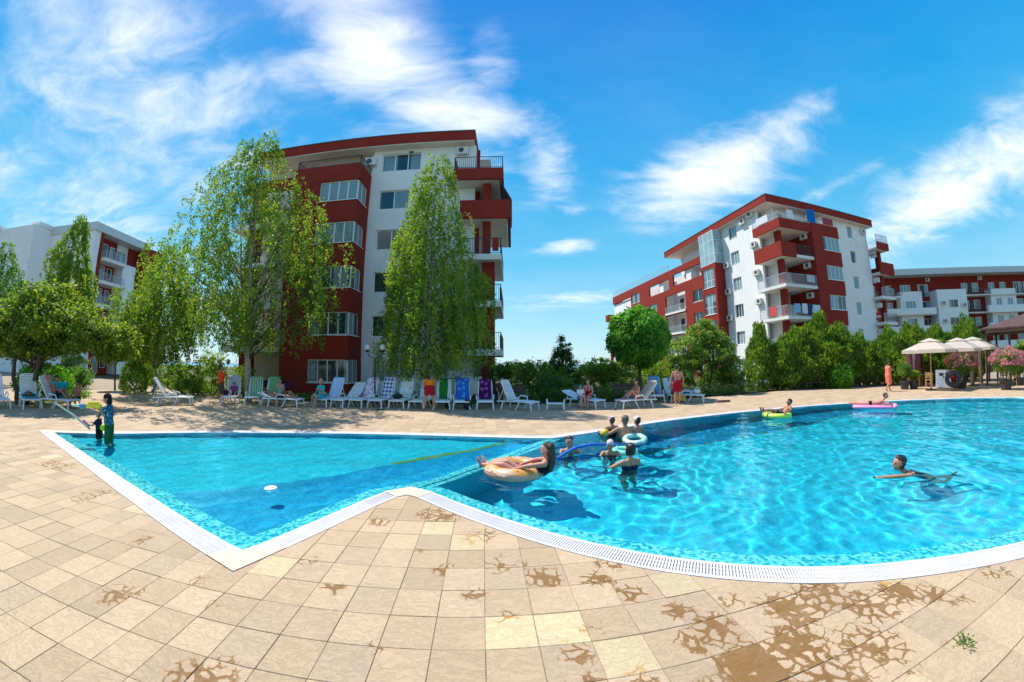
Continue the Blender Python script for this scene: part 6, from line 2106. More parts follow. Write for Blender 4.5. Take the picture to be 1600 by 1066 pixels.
def capsule(mb, a, ra, b, rb, n=12, m=4):
    """closed tapered capsule"""
    a, b = Vector(a), Vector(b)
    d = b - a
    L = d.length
    d = d.normalized() if L > 1e-5 else Vector((0, 0, 1))
    x = d.orthogonal().normalized(); y = d.cross(x)
    prof = [(-ra * math.cos(i * math.pi / 2 / m), ra * math.sin(i * math.pi / 2 / m)) for i in range(m + 1)] + [(L + rb * math.sin(i * math.pi / 2 / m), rb * math.cos(i * math.pi / 2 / m)) for i in range(m + 1)]
    vs, fs = [], []
    for h, r in prof:
        r = max(r, 1e-4)
        for k in range(n):
            an = 2 * math.pi * k / n
            vs.append(a + d * h + (x * math.cos(an) + y * math.sin(an)) * r)
    q = len(prof)
    for i in range(q - 1):
        for k in range(n):
            k2 = (k + 1) % n
            fs.append((i * n + k, i * n + k2, (i + 1) * n + k2, (i + 1) * n + k))
    fs.append(tuple(range(n - 1, -1, -1))); fs.append(tuple(range((q - 1) * n, q * n)))
    mb.add(vs, fs)

def fuse(mb, name, voxel, smooth=4, extra=None):
    """melts overlapping shapes into one continuous surface"""
    me = mb.mesh(name + '_raw')
    o = bpy.data.objects.new(name, me)
    COL.objects.link(o)
    md = o.modifiers.new('r', 'REMESH'); md.mode = 'VOXEL'; md.voxel_size = voxel; md.use_smooth_shade = True
    s = o.modifiers.new('s', 'SMOOTH'); s.iterations = smooth; s.factor = .5
    dg = bpy.context.evaluated_depsgraph_get()
    out = bpy.data.meshes.new_from_object(o.evaluated_get(dg))
    bpy.data.objects.remove(o)
    bpy.data.meshes.remove(me)
    if extra is not None:
        bm = bmesh.new(); bm.from_mesh(out); bm.from_mesh(extra.mesh('x')); bm.to_mesh(out); bm.free()
        out.polygons.foreach_set('use_smooth', [True] * len(out.polygons))
    out.name = name
    return out

def hand(mb, wrist, elbow, s=1.0, curl=.35, side=1):
    """palm, four jointed fingers and a thumb"""
    w, e = Vector(wrist), Vector(elbow)
    d = (w - e).normalized()
    up = Vector((0, 0, 1)) if abs(d.z) < .8 else Vector((0, 1, 0))
    x = d.cross(up).normalized(); nrm = x.cross(d).normalized()
    for o_ in (-.022, 0, .022):
        capsule(mb, w + d * .012 + x * o_ * .6 * s, .018 * s, w + d * .075 * s + x * o_ * s, .016 * s, 7, 2)
    for k, (o_, L) in enumerate(((-.032, .062), (-.011, .074), (.011, .070), (.031, .054))):
        b = w + d * .085 * s + x * o_ * s
        m = b + (d * math.cos(curl) - nrm * math.sin(curl)) * L * .52 * s
        t = m + (d * math.cos(curl * 2.2) - nrm * math.sin(curl * 2.2)) * L * .5 * s
        capsule(mb, b, .0088 * s, m, .0082 * s, 6, 2); capsule(mb, m, .0082 * s, t, .0068 * s, 6, 2)
    b = w + d * .03 * s - x * side * .03 * s
    m = b + (d * .7 - x * side * .7).normalized() * .036 * s
    t = m + (d * .95 - x * side * .25 - nrm * .2).normalized() * .03 * s
    capsule(mb, b, .011 * s, m, .0098 * s, 6, 2); capsule(mb, m, .0098 * s, t, .0078 * s, 6, 2)

def person(label, P, loc, az, s=1.0, skin='tan', hair='dark', hair_style='short', wear=(), fem=False, fat=1.0, face=False, group=None, hat=None, voxel=.016, smile=False):
    r = empty('person', loc, -R(az), label, 'person', group, scale=s)
    sm = SK[skin]
    mb = MB()
    c = lambda a, ra, b, rb: capsule(mb, P[a] if isinstance(a, str) else a, ra, P[b] if isinstance(b, str) else b, rb)
    rt = unit(P['shR'] - P['shL'])
    hp = unit(P['hipR'] - P['hipL'])
    w = .92 if fem else 1.0
    for sg in (-1, 1):
        c(P['pelvis'] + hp * .055 * sg, .105 * fat, P['belly'] + hp * .055 * sg, .095 * fat * w)
        c(P['belly'] + hp * .055 * sg, .095 * fat * w, P['chest'] + rt * .075 * sg, .105 * w)
        c(P['chest'] + rt * .075 * sg, .105 * w, P['neck'] + rt * .07 * sg - (P['neck'] - P['chest']) * .28, .062 * w)
    if fem:
        fw = unit(np.cross(P['neck'] - P['pelvis'], rt))
        for sg in (-1, 1):
            q = P['chest'] + rt * .075 * sg - fw * -.085
            c(q, .058, q + V3(0, 0, -.01), .058)
    c('shL', .052 * w, 'shR', .052 * w)
    c(P['neck'] - (P['neck'] - P['chest']) * .15, .060 * w, P['head'] - unit(P['head'] - P['neck']) * .05, .052 * w)
    for sd in 'LR':
        c('sh' + sd, .056 * w, 'el' + sd, .041 * w); c('el' + sd, .041 * w, P['el' + sd] + (P['wr' + sd] - P['el' + sd]) * .35, .040 * w)
        c(P['el' + sd] + (P['wr' + sd] - P['el' + sd]) * .35, .040 * w, 'wr' + sd, .027 * w)
        c('hip' + sd, .095 * fat, P['hip' + sd] + (P['kn' + sd] - P['hip' + sd]) * .55, .072 * fat); c(P['hip' + sd] + (P['kn' + sd] - P['hip' + sd]) * .55, .072 * fat, 'kn' + sd, .054)
        cv = P['kn' + sd] + (P['an' + sd] - P['kn' + sd]) * .33
        c('kn' + sd, .054, cv, .056); c(cv, .056, 'an' + sd, .036)
        c('an' + sd, .038, P['an' + sd] + (P['toe' + sd] - P['an' + sd]) * .65, .036); c(P['an' + sd] + (P['toe' + sd] - P['an' + sd]) * .65, .036, 'toe' + sd, .026)
        heel = P['an' + sd] - unit(P['toe' + sd] - P['an' + sd]) * .035
        c('an' + sd, .036, heel + (P['an' + sd] - P['kn' + sd]) * .08, .030)
    # head: skull, jaw, nose, ears, brow
    lk, up = unit(P['look']), unit(P['up'])
    up = unit(up - lk * np.dot(lk, up))
    sx = np.cross(lk, up)
    h = P['head']
    H = lambda a, b, d_: h + sx * a + lk * b + up * d_
    c(H(0, -.022, .035), .088, H(0, .012, .030), .083)
    c(H(0, .020, .0), .074, H(0, .030, -.075), .047)
    c(H(-.03, .02, -.03), .05, H(.03, .02, -.03), .05)
    capsule(mb, H(0, .088, .012), .010, H(0, .108, -.022), .015)
    capsule(mb, H(-.03, .088, .026), .012, H(.03, .088, .026), .012)
    capsule(mb, H(-.016, .076, -.055), .014, H(.016, .076, -.055), .014)
    for sg in (-1, 1):
        capsule(mb, H(.088 * sg, -.012, .012), .016, H(.092 * sg, -.018, -.018), .013)
    hm = MB()
    hand(hm, P['wrL'], P['elL'], .95 * w, side=-1); hand(hm, P['wrR'], P['elR'], .95 * w, side=1)
    for sd, sg in (('L', -1), ('R', 1)):
        td = unit(P['toe' + sd] - P['an' + sd])
        tx = np.cross(td, V3(0, 0, 1)) if abs(td[2]) < .95 else V3(1, 0, 0)
        for q in range(5):
            b = P['toe' + sd] + tx * (q - 2) * .014
            capsule(hm, b, .011, b + td * (.03 - abs(q - 1) * .003), .009, 6, 2)
    bd = link_mesh('body', fuse(mb, 'body', voxel, 3, hm), sm, r)
    if hair_style != 'none':
        hb = MB()
        capsule(hb, H(0, -.040, .052), .093, H(0, -.004, .062), .082)
        capsule(hb, H(0, -.052, .0), .080, H(0, -.045, -.03), .066)
        if hair_style == 'long':
            bk = unit(P['neck'] - P['chest'])
            capsule(hb, H(0, -.065, .0), .080, P['neck'] - lk * .095 - bk * .02, .068)
            capsule(hb, P['neck'] - lk * .095 - bk * .02, .068, P['chest'] - lk * .135, .052)
            capsule(hb, P['chest'] - lk * .135, .052, P['belly'] - lk * .12 + bk * .02, .018)
        if hair_style == 'bun':
            capsule(hb, H(0, -.10, .11), .045, H(0, -.115, .12), .04)
        if hair_style == 'bob':
            for sg in (-1, 1):
                capsule(hb, H(.07 * sg, -.035, .02), .045, H(.075 * sg, -.03, -.07), .028)
        hme = fuse(hb, 'hair', .010, 1)
        co = np.empty(len(hme.vertices) * 3, np.float32); hme.vertices.foreach_get('co', co); co = co.reshape(-1, 3)
        for i_, q_ in enumerate(co):
            n_ = noise.noise((q_[0] * 34 + loc[0], q_[1] * 34 + loc[1], q_[2] * 16)) * .011
            d_ = q_ - H(0, -.03, .03)
            co[i_] = q_ + d_ / (np.linalg.norm(d_) + 1e-6) * n_
        hme.vertices.foreach_set('co', co.reshape(-1)); hme.update()
        link_mesh('hair', hme, HR[hair], r)
    if hat:
        ht = MB()
        capsule(ht, H(0, -.022, .060), .097, H(0, .012, .058), .092)
        if hat[1] == 'hood':
            capsule(ht, H(0, -.040, .0), .084, P['head'] * .45 + P['neck'] * .55 - lk * .03, .074)
        if hat[1] == 'brim':
            capsule(ht, H(-.05, .09, .050), .016, H(.05, .09, .050), .016); capsule(ht, H(-.03, .14, .042), .012, H(.03, .14, .042), .012); capsule(ht, H(0, .09, .05), .02, H(0, .14, .042), .012)
        link_mesh('cap', fuse(ht, 'cap', .010, 2), hat[0], r)
    if face:
        for sg in (-1, 1):
            e = MB(); e.ball(tuple(H(.032 * sg, .090, .002)), .0105, 8, 6)
            e.build('eye', M['eye'], r)
        mo = MB(); capsule(mo, H(-.020, .0905, -.052), .006, H(.020, .0905, -.052), .006, 8, 2)
        mo.build('mouth', M['teeth'] if smile else M['lip'], r)
    for nm, mat, kind in wear:
        g = MB()
        q = lambda a, ra, b, rb: capsule(g, P[a] if isinstance(a, str) else a, ra, P[b] if isinstance(b, str) else b, rb)
        if kind in ('shorts', 'long_shorts', 'briefs', 'trunks'):
            f = dict(shorts=.62, long_shorts=.95, briefs=.10, trunks=.48)[kind]
            e = .008 if kind == 'briefs' else (.011 if kind == 'long_shorts' else .018)
            for sg in (-1, 1):
                q(P['pelvis'] + hp * .055 * sg, .105 * fat + e, P['pelvis'] + hp * .055 * sg + (P['belly'] - P['pelvis']) * (.15 if kind == 'briefs' else .42), .100 * fat * w + e)
            for sd in 'LR':
                q('hip' + sd, .095 * fat + e, P['hip' + sd] + (P['kn' + sd] - P['hip' + sd]) * f, (.080 if kind != 'long_shorts' else .062) * fat + e + .004)
        if kind in ('shirt', 'vest', 'swimsuit', 'top'):
            e = .012 if kind in ('shirt', 'vest') else .006
            for sg in (-1, 1):
                if kind != 'top':
                    q(P['pelvis'] + hp * .055 * sg + (P['belly'] - P['pelvis']) * (.15 if kind != 'swimsuit' else -.1), .105 * fat + e, P['belly'] + hp * .055 * sg, .095 * fat * w + e)
                    q(P['belly'] + hp * .055 * sg, .095 * fat * w + e, P['chest'] + rt * .075 * sg, .105 * w + e)
                    q(P['chest'] + rt * .075 * sg, .105 * w + e, P['neck'] + rt * .07 * sg - (P['neck'] - P['chest']) * .30, .062 * w + (e if kind == 'shirt' else -.01))
                else:
                    q(P['chest'] + rt * .075 * sg, .105 * w + e, P['chest'] + rt * .075 * sg + (P['neck'] - P['chest']) * .05, .105 * w + e)
                    if fem:
                        fw = unit(np.cross(P['neck'] - P['pelvis'], rt))
                        x_ = P['chest'] + rt * .075 * sg + fw * .085
                        q(x_, .064, x_ + V3(0, 0, -.01), .064)
            if kind == 'shirt':
                for sd in 'LR':
                    q('sh' + sd, .066 * w, P['sh' + sd] + (P['el' + sd] - P['sh' + sd]) * .6, .058 * w)
                q('shL', .062 * w, 'shR', .062 * w)
        if kind == 'wrap':
            for sg in (-1, 1):
                q(P['chest'] + rt * .07 * sg + V3(0, 0, .05), .118, P['belly'] + hp * .06 * sg, .115)
                q(P['belly'] + hp * .06 * sg, .115, P['pelvis'] + hp * .065 * sg, .135)
                q(P['pelvis'] + hp * .065 * sg, .135, (P['knL'] + P['knR']) / 2 + hp * .075 * sg + V3(0, 0, .02), .125)
        link_mesh(nm, fuse(g, nm, .014, 2), mat, r)
    return r

def fabric(name, c): return principled(name, c, 0.85, var=0.12, vscale=9, spec=0.15)
F_red = fabric('red_shorts_cloth', (0.36, 0.012, 0.025)); F_orange = fabric('orange_cloth', (0.85, 0.22, 0.012)); F_coral = fabric('coral_cloth', (0.82, 0.20, 0.13))
F_green = fabric('dark_green_cloth', (0.02, 0.11, 0.035)); F_black = fabric('black_swim_cloth', (0.012, 0.012, 0.016)); F_navy = fabric('navy_swim_cloth', (0.012, 0.022, 0.055))
F_turq = fabric('turquoise_cloth_top', (0.03, 0.42, 0.52)); F_brown = fabric('brown_shorts_cloth', (0.10, 0.05, 0.035)); F_red2 = fabric('bright_red_shirt', (0.72, 0.06, 0.03)); F_blue = fabric('blue_cloth_wear', (0.03, 0.12, 0.36))
F_white = fabric('white_cap_cloth', (0.70, 0.70, 0.72)); F_teal = fabric('teal_cap_cloth', (0.02, 0.24, 0.32)); F_pink = fabric('pale_pink_cap', (0.70, 0.52, 0.58)); F_lime = fabric('lime_cloth', (0.45, 0.75, 0.04)); F_mint = fabric('mint_cloth', (0.22, 0.46, 0.36))
F_print = cloth('palm_print_cloth', (0.02, 0.10, 0.16), (0.30, 0.55, 0.60), 'print', 16)
F_stripe_cap = cloth('striped_cap_cloth', (0.72, 0.72, 0.74), (0.05, 0.08, 0.2), 'stripe', 16, 2)

# ---- small pool: boy with the water gun, younger child with the pole squirter
gun_dir = unit(V3(-.92, .30, -.02))
person('boy in leaf print shirt and dark green shorts aiming a yellow water gun',
       pose(elL=(-.30, .16, 1.28), wrL=(-.18, .40, 1.36), elR=(.24, .18, 1.26), wrR=(.06, .36, 1.34), hipL=(-.09, 0, .90), knL=(-.14, .05, .49), anL=(-.17, -.02, .085), knR=(.14, .02, .49), anR=(.17, -.05, .085), toeL=(-.2, .14, .03), toeR=(.2, .1, .03), head=(0, .03, 1.60)),
       (-9.32, 5.93, -.42), -132, .90, 'brown', hair_style='none', wear=(('shirt', F_print, 'shirt'), ('shorts', F_green, 'long_shorts')), hat=(F_black, 'hood'), voxel=.015)
person('small child in a teal cap in the small pool beside the boy',
       pose(elL=(-.26, .16, 1.22), wrL=(-.12, .38, 1.24), elR=(.26, .16, 1.22), wrR=(.10, .40, 1.30)), (-10.15, 6.15, -.43), -125, .62, 'fair', 'brown', 'short', wear=(('vest', F_navy, 'shirt'), ('shorts', F_black, 'shorts')), hat=(F_teal, 'cap'))
for sx in (-1, 1):
    pass
M['toy_yellow'] = principled('yellow_toy_plastic', (0.80, 0.72, 0.03), 0.35, var=0.03); M['toy_blue'] = principled('blue_toy_plastic', (0.02, 0.22, 0.45), 0.35, var=0.03); M['toy_mint'] = principled('mint_toy_plastic', (0.45, 0.75, 0.55), 0.35, var=0.03)
wg = empty('water_gun', (-9.60, 5.66, .86), R(-138), 'yellow and blue water gun held by the boy in the leaf print shirt', 'toy')
g = MB(); g.rbox(-.22, .16, -.045, .045, -.045, .06, .02); g.rbox(-.18, .10, -.035, .035, .06, .10, .015); g.rbox(-.16, -.10, -.03, .03, -.16, -.04, .012); g.build('gun_body', M['toy_yellow'], wg)
g = MB(); g.tube([(.16, 0, .0), (.30, 0, .0)], [.055, .05], 10); g.rbox(.02, .08, -.03, .03, -.13, -.04, .012); g.build('front_grip', M['toy_blue'], wg)
g = MB(); g.tube([(.30, 0, .01), (.42, 0, .01), (.48, 0, .01)], [.036, .030, .016], 10); g.build('nozzle', M['toy_mint'], wg)
ps = empty('pole_squirter', (-10.36, 5.99, .33), 0, 'long thin squirter with a pink grip held by the small child', 'toy')
d_ = V3(-.42, -.50, .42)
g = MB(); g.tube([(.12, -.04, -.10), tuple(d_ * .62)], .026, 8); g.build('barrel', principled('grey_green_plastic', (0.32, 0.46, 0.42), 0.4), ps)
g = MB(); g.tube([tuple(d_ * .62), tuple(d_ * 1.25)], .016, 8); g.build('rod', M['toy_mint'], ps)
g = MB(); g.tube([(.05, -.02, -.04), tuple(d_ * .22)], .040, 8); g.build('grip', principled('pink_plastic', (0.62, 0.10, 0.22), 0.4), ps)
for sx in (0,):
    af = MB(); 
    n = 16
    for k in range(n):
        pass
# lime armband on the child
ab_ = MB()
ab_.lathe([(.045, -.05), (.075, -.03), (.08, 0), (.075, .03), (.045, .05)], 12)
o = ab_.build('armband', F_lime, smooth=True); o.location = (-9.97, 6.16, .27); o.rotation_euler = (R(20), R(60), 0); tag(o, 'lime green armband on the small child in the teal cap', 'armband')

def ring_float(loc, Rr, r, label, mats, rot=(0, 0, 0), name='swim_ring', segs=36, tubes=12, flat=.85, arc=1.0):
    r0 = empty(name, loc, 0, label, 'swim ring')
    r0.rotation_euler = rot
    mb = MB()
    vs = []
    for i in range(segs):
        a = 2 * math.pi * i / segs
        for k in range(tubes):
            b = 2 * math.pi * k / tubes
            vs.append(((Rr + r * math.cos(b)) * math.cos(a), (Rr + r * math.cos(b)) * math.sin(a), r * flat * math.sin(b)))
    fs = [(i * tubes + k, ((i + 1) % segs) * tubes + k, ((i + 1) % segs) * tubes + (k + 1) % tubes, i * tubes + (k + 1) % tubes) for i in range(segs) for k in range(tubes)]
    mb.add(vs, fs)
    mb.build('ring_tube', mats[0], r0, smooth=True)
    vv = MB(); vv.lathe([(.016, 0), (.016, .02), (.010, .024)], 8, M=Matrix.Translation((Rr * math.cos(2.2), Rr * math.sin(2.2), r * flat - .004))); vv.build('valve', M['plastic'], r0)
    if len(mats) > 1:
        ic = MB()
        vs, fs = [], []
        for i in range(segs):
            a = 2 * math.pi * i / segs
            w = .10 * math.sin(a * 7) + .06 * math.sin(a * 11 + 1)
            for k in range(7):
                b = R(20 + w * 90) + (math.pi - R(40 + w * 60)) * k / 6
                q = r * 1.022
                vs.append(((Rr + q * math.cos(b)) * math.cos(a), (Rr + q * math.cos(b)) * math.sin(a), q * flat * math.sin(b)))
        fs = [(i * 7 + k, ((i + 1) % segs) * 7 + k, ((i + 1) % segs) * 7 + k + 1, i * 7 + k + 1) for i in range(segs) for k in range(6)]
        ic.add(vs, fs)
        ic.build('icing', mats[1], r0, smooth=True)
    return r0
def icing_fn(t, P):
    v = t.n('ShaderNodeTexVoronoi', inp={'Vector': P, 'Scale': 9.0})
    n = t.noise(P, 5, 3)
    base = t.mix(t.step(n, .42, .58), (0.72, 0.46, 0.30), (0.66, 0.30, 0.06))
    return t.mix(t.step(v.outputs['Distance'], .22, .16), base, (0.30, 0.10, 0.05))
M['donut'] = principled('peach_vinyl', (0.72, 0.36, 0.25), 0.3, var=0.06, vscale=3)
M['icing'] = principled('printed_icing_vinyl', rough=0.3, fn=icing_fn)
ring_float((.05, 6.52, .045), .43, .140, 'peach doughnut swim ring with orange icing print under the long haired woman', (M['donut'], M['icing']))
# woman sitting in the doughnut, back to the camera, feet to the left
person('woman with long dark hair sitting in the doughnut ring, legs stretched out',
       pose(pelvis=(0, -.05, .02), belly=(0, -.15, .13), chest=(0, -.27, .28), neck=(0, -.35, .44), head=(0, -.34, .60), up=(0, -.25, 1), look=(0, 1, .15), shL=(-.175, -.34, .39), shR=(.175, -.34, .39),
            elL=(-.26, -.02, .34), wrL=(-.22, .26, .24), elR=(.29, -.08, .34), wrR=(.27, .18, .24), hipL=(-.09, .0, .06), hipR=(.09, .0, .06), knL=(-.11, .42, .30), knR=(.09, .42, .30), anL=(-.08, .86, .24), anR=(.10, .85, .22), toeL=(-.09, .93, .36), toeR=(.13, .93, .33)),
       (.27, 6.34, -.13), -70, 1.0, 'red', 'brown', 'long', wear=(('bikini_top', F_black, 'top'), ('bikini_bottom', F_black, 'briefs')), fem=True)
# man smiling, facing the camera
person('smiling dark haired man in the water behind the blue noodle',
       pose(elL=(-.42, .18, 1.22), wrL=(-.55, .45, 1.22), elR=(.30, .22, 1.15), wrR=(.12, .45, 1.14)), (1.27, 8.05, -1.36), 178, .97, 'red', 'dark', 'short', wear=(('trunks', F_navy, 'trunks'),), face=True, smile=True)
# noodle
nd = MB()
pts = [(.95, 7.45, .0), (1.12, 7.66, .05), (1.40, 7.93, .10), (1.80, 8.12, .12), (2.25, 8.18, .09), (2.6, 8.22, .03)]
nd.tube(catmull([p[:2] for p in pts], 1) and pts, [.036] * 6, 10)
o = nd.build('pool_noodle', principled('blue_foam', (0.02, 0.16, 0.55), 0.7, var=0.1), smooth=True); tag(o, 'bright blue foam noodle floating in front of the smiling man', 'noodle')
person('child in a pale pink cap in the water behind the short haired woman',
       pose(elL=(-.30, .15, 1.22), wrL=(-.2, .42, 1.28), elR=(.30, .15, 1.22), wrR=(.22, .42, 1.28)), (2.08, 7.6, -1.12), -160, .82, 'tan', 'brown', 'short', wear=(('swim_vest', F_navy, 'vest'),), hat=(F_pink, 'cap'), face=True)
person('short haired woman in navy swimsuit standing in the pool, back turned',
       pose(elL=(-.36, .20, 1.24), wrL=(-.52, .50, 1.20), elR=(.33, .10, 1.16), wrR=(.36, .36, 1.10)), (2.2, 6.62, -1.30), -18, 1.0, 'tan', 'dark', 'bob', wear=(('swimsuit', F_navy, 'swimsuit'),), fem=True)
person('grey haired man with bare tanned back at the far pool edge between two children',
       pose(elL=(-.44, .06, 1.24), wrL=(-.64, .12, 1.10), elR=(.36, .22, 1.22), wrR=(.40, .46, 1.22)), (2.98, 9.42, -1.28), 10, 1.06, 'tan', 'grey', 'short', wear=(('trunks', F_navy, 'trunks'),))
person('child in a striped white cap beside the grey haired man',
       pose(elL=(-.30, .15, 1.22), wrL=(-.26, .42, 1.22)), (2.72, 9.78, -.98), -10, .84, 'tan', 'brown', 'short', wear=(('top', F_black, 'vest'),), hat=(F_stripe_cap, 'cap'))
person('child in a plain white cap beside the grey haired man',
       pose(elR=(.40, .05, 1.20), wrR=(.62, .10, 1.08)), (3.42, 9.72, -1.13), -30, .92, 'tan', 'dark', 'short', wear=(('trunks', F_blue, 'trunks'),), hat=(F_white, 'brim'))
ring_float((3.10, 8.98, .01), .25, .075, 'pale green and white swim ring floating behind the short haired woman', (principled('mint_white_vinyl', rough=.3, fn=lambda t, P: t.mix(t.step(t.noise(P, 6, 2), .45, .5), (0.74, 0.78, 0.70), (0.34, 0.60, 0.50))),), rot=(R(10), R(-6), 0))
ring_float((2.45, 7.75, .02), .22, .08, 'mint green swim ring round the child in the pale pink cap', (principled('mint_vinyl', (0.20, 0.62, 0.50), 0.3),))
sl2 = MB(); sl2.lathe([(.06, -.10), (.095, -.08), (.10, 0), (.095, .08), (.06, .10)], 14)
o = sl2.build('armband', principled('yellow_vinyl', (0.78, 0.52, 0.05), 0.35), smooth=True); o.location = (2.48, 9.62, .08); o.rotation_euler = (R(80), 0, R(30)); tag(o, 'yellow armband of the child in the striped white cap', 'armband')
# swimmer
person('dark haired swimmer alone in the large pool with one arm stretched forward',
       pose(pelvis=(0, -.42, -.32), belly=(0, -.31, -.23), chest=(0, -.17, -.10), neck=(0, .02, -.01), head=(0, .11, .135), look=(-.12, 1, .10), up=(0, -.12, 1), shL=(-.175, -.02, -.04), shR=(.175, -.02, -.05), elL=(-.30, .28, .0), wrL=(-.28, .55, -.01),
            elR=(.44, -.05, -.03), wrR=(.56, -.26, -.10), hipL=(-.09, -.43, -.35), hipR=(.09, -.43, -.35), knL=(-.13, -.70, -.58), knR=(.16, -.72, -.56), anL=(-.10, -.86, -.20), anR=(.12, -1.05, -.50), toeL=(-.11, -.92, -.05), toeR=(.13, -1.16, -.54)),
       (6.60, 4.36, .0), -62, 1.05, 'tan', 'dark', 'bob', wear=(('swimsuit', F_black, 'swimsuit'),), fem=True, face=True)
# boy on the yellow green ring
ring_float((9.12, 11.0, .06), .40, .115, 'yellow green swim ring with a boy lying back in it near the far edge', (principled('lime_vinyl', (0.55, 0.72, 0.12), 0.3, var=.08),))
person('boy lying back in the yellow green swim ring with his feet up',
       pose(pelvis=(0, -.02, .0), belly=(0, -.14, .10), chest=(0, -.26, .22), neck=(0, -.36, .36), head=(0, -.34, .52), look=(0, 1, .2), up=(0, -.2, 1), shL=(-.17, -.35, .31), shR=(.17, -.35, .31), elL=(-.34, -.25, .22), wrL=(-.42, -.02, .16), elR=(.34, -.25, .22), wrR=(.42, -.02, .16),
            hipL=(-.09, .05, .04), hipR=(.09, .05, .04), knL=(-.12, .42, .24), knR=(.12, .42, .22), anL=(-.12, .80, .22), anR=(.14, .80, .20), toeL=(-.13, .86, .36), toeR=(.15, .86, .34)),
       (9.22, 10.9, .05), -75, .86, 'brown', 'dark', 'short', wear=(('trunks', F_navy, 'trunks'),))
# pink mattress
pm = empty('air_mattress', (13.63, 10.44, .02), R(-49), 'pink air mattress with a child lying on it near the far pool edge', 'air mattress')
M['pink_vinyl'] = principled('pink_vinyl', (0.86, 0.30, 0.50), 0.3, var=0.06, vscale=4)
for k in range(5):
    g = MB(); g.tube([(-.86, -.28 + k * .14, .06), (-.80, -.28 + k * .14, .07), (.55, -.28 + k * .14, .07), (.60, -.28 + k * .14, .06)], [.03, .075, .075, .04], 10)
    g.build('air_tube', M['pink_vinyl'], pm, smooth=True)
g = MB(); g.tube([(.72, -.33, .09), (.74, 0, .10), (.72, .33, .09)], [.085, .10, .085], 10); g.build('pillow', M['pink_vinyl'], pm, smooth=True)
person('child in dark briefs lying face down on the pink air mattress, head raised',
       pose(pelvis=(0, -.30, .14), belly=(0, -.13, .15), chest=(0, .10, .20), neck=(0, .27, .32), head=(0, .37, .47), look=(.25, 1, .05), up=(0, -.1, 1), shL=(-.17, .22, .27), shR=(.17, .22, .27), elL=(-.24, .40, .12), wrL=(-.10, .60, .12), elR=(.24, .40, .12), wrR=(.10, .60, .12),
            hipL=(-.09, -.33, .14), hipR=(.09, -.33, .14), knL=(-.12, -.76, .12), knR=(.12, -.76, .12), anL=(-.11, -1.14, .14), anR=(.14, -1.14, .14), toeL=(-.11, -1.28, .12), toeR=(.14, -1.28, .12)),
       (13.68, 10.38, .09), 139, .86, 'red', 'brown', 'short', wear=(('swim_briefs', F_black, 'briefs'),))

# ---- people on the paving
person('bare chested man in dark red shorts standing with his back turned by the loungers',
       pose(elL=(-.27, -.02, 1.14), wrL=(-.28, .04, .90), elR=(.27, -.03, 1.14), wrR=(.25, .10, .92), knL=(-.08, .02, .49), anL=(-.07, -.02, .085), knR=(.08, .03, .49), anR=(.07, .05, .085), toeL=(-.09, .14, .03), toeR=(.09, .2, .03)), (7.63, 16.07, 0), 28, 1.06, 'red', 'brown', 'short', wear=(('shorts', F_red, 'shorts'),), fat=1.12)
person('woman wrapped in a coral cloth walking barefoot on the paving',
       pose(elL=(-.22, .12, 1.16), wrL=(-.10, .22, 1.24), elR=(.22, .12, 1.16), wrR=(.08, .22, 1.26), knL=(-.10, .16, .50), anL=(-.10, .22, .09), toeL=(-.11, .37, .04), knR=(.10, -.02, .49), anR=(.10, -.25, .13), toeR=(.11, -.12, .04), look=(0, 1, -.3)), (20.94, 15.14, 0), 100, .99, 'tan', 'dark', 'bun', wear=(('wrap', F_coral, 'wrap'),), fem=True)
person('child standing on the paving holding a big black tyre ring',
       pose(elL=(-.30, .10, 1.16), wrL=(-.30, .28, 1.02), elR=(.28, .12, 1.16), wrR=(.24, .30, 1.02), look=(0, 1, -.2)), (23.75, 12.66, 0), -150, .77, 'tan', 'brown', 'short', wear=(('shorts', F_red, 'shorts'),))
ring_float((23.45, 12.50, .62), .335, .125, 'large black tyre ring held upright by a child on the paving', (principled('black_rubber', (0.02, 0.025, 0.035), 0.3, var=0.1),), rot=(R(82), 0, R(-62)), name='tyre_ring', flat=1.0)
person('person in orange red top and brown shorts standing by the tall birch',
       pose(elL=(-.20, .14, 1.20), wrL=(-.05, .22, 1.46), elR=(.26, .16, 1.20), wrR=(.14, .40, 1.14)), (-13.35, 14.2, 0), 30, 1.04, 'tan', 'dark', 'short', wear=(('shirt', F_red2, 'shirt'), ('shorts', F_brown, 'long_shorts')))
person('person in orange top and red shorts bending forward over a lounger',
       pose(pelvis=(0, -.03, .92), belly=(0, .05, 1.07), chest=(0, .20, 1.20), neck=(0, .38, 1.27), head=(0, .51, 1.20), look=(0, .5, -1), up=(0, 1, .4), shL=(-.175, .33, 1.24), shR=(.175, .33, 1.24), elL=(-.23, .42, .96), wrL=(-.16, .52, .74), elR=(.23, .42, .96), wrR=(.16, .52, .74),
            knL=(-.15, -.03, .49), anL=(-.22, -.06, .085), toeL=(-.25, .09, .03), knR=(.15, -.03, .49), anR=(.22, -.06, .085), toeR=(.25, .09, .03)), (-3.50, 15.25, 0), -14, 1.0, 'tan', 'dark', 'short', wear=(('shirt', F_orange, 'shirt'), ('shorts', F_red, 'trunks')), fat=1.15)
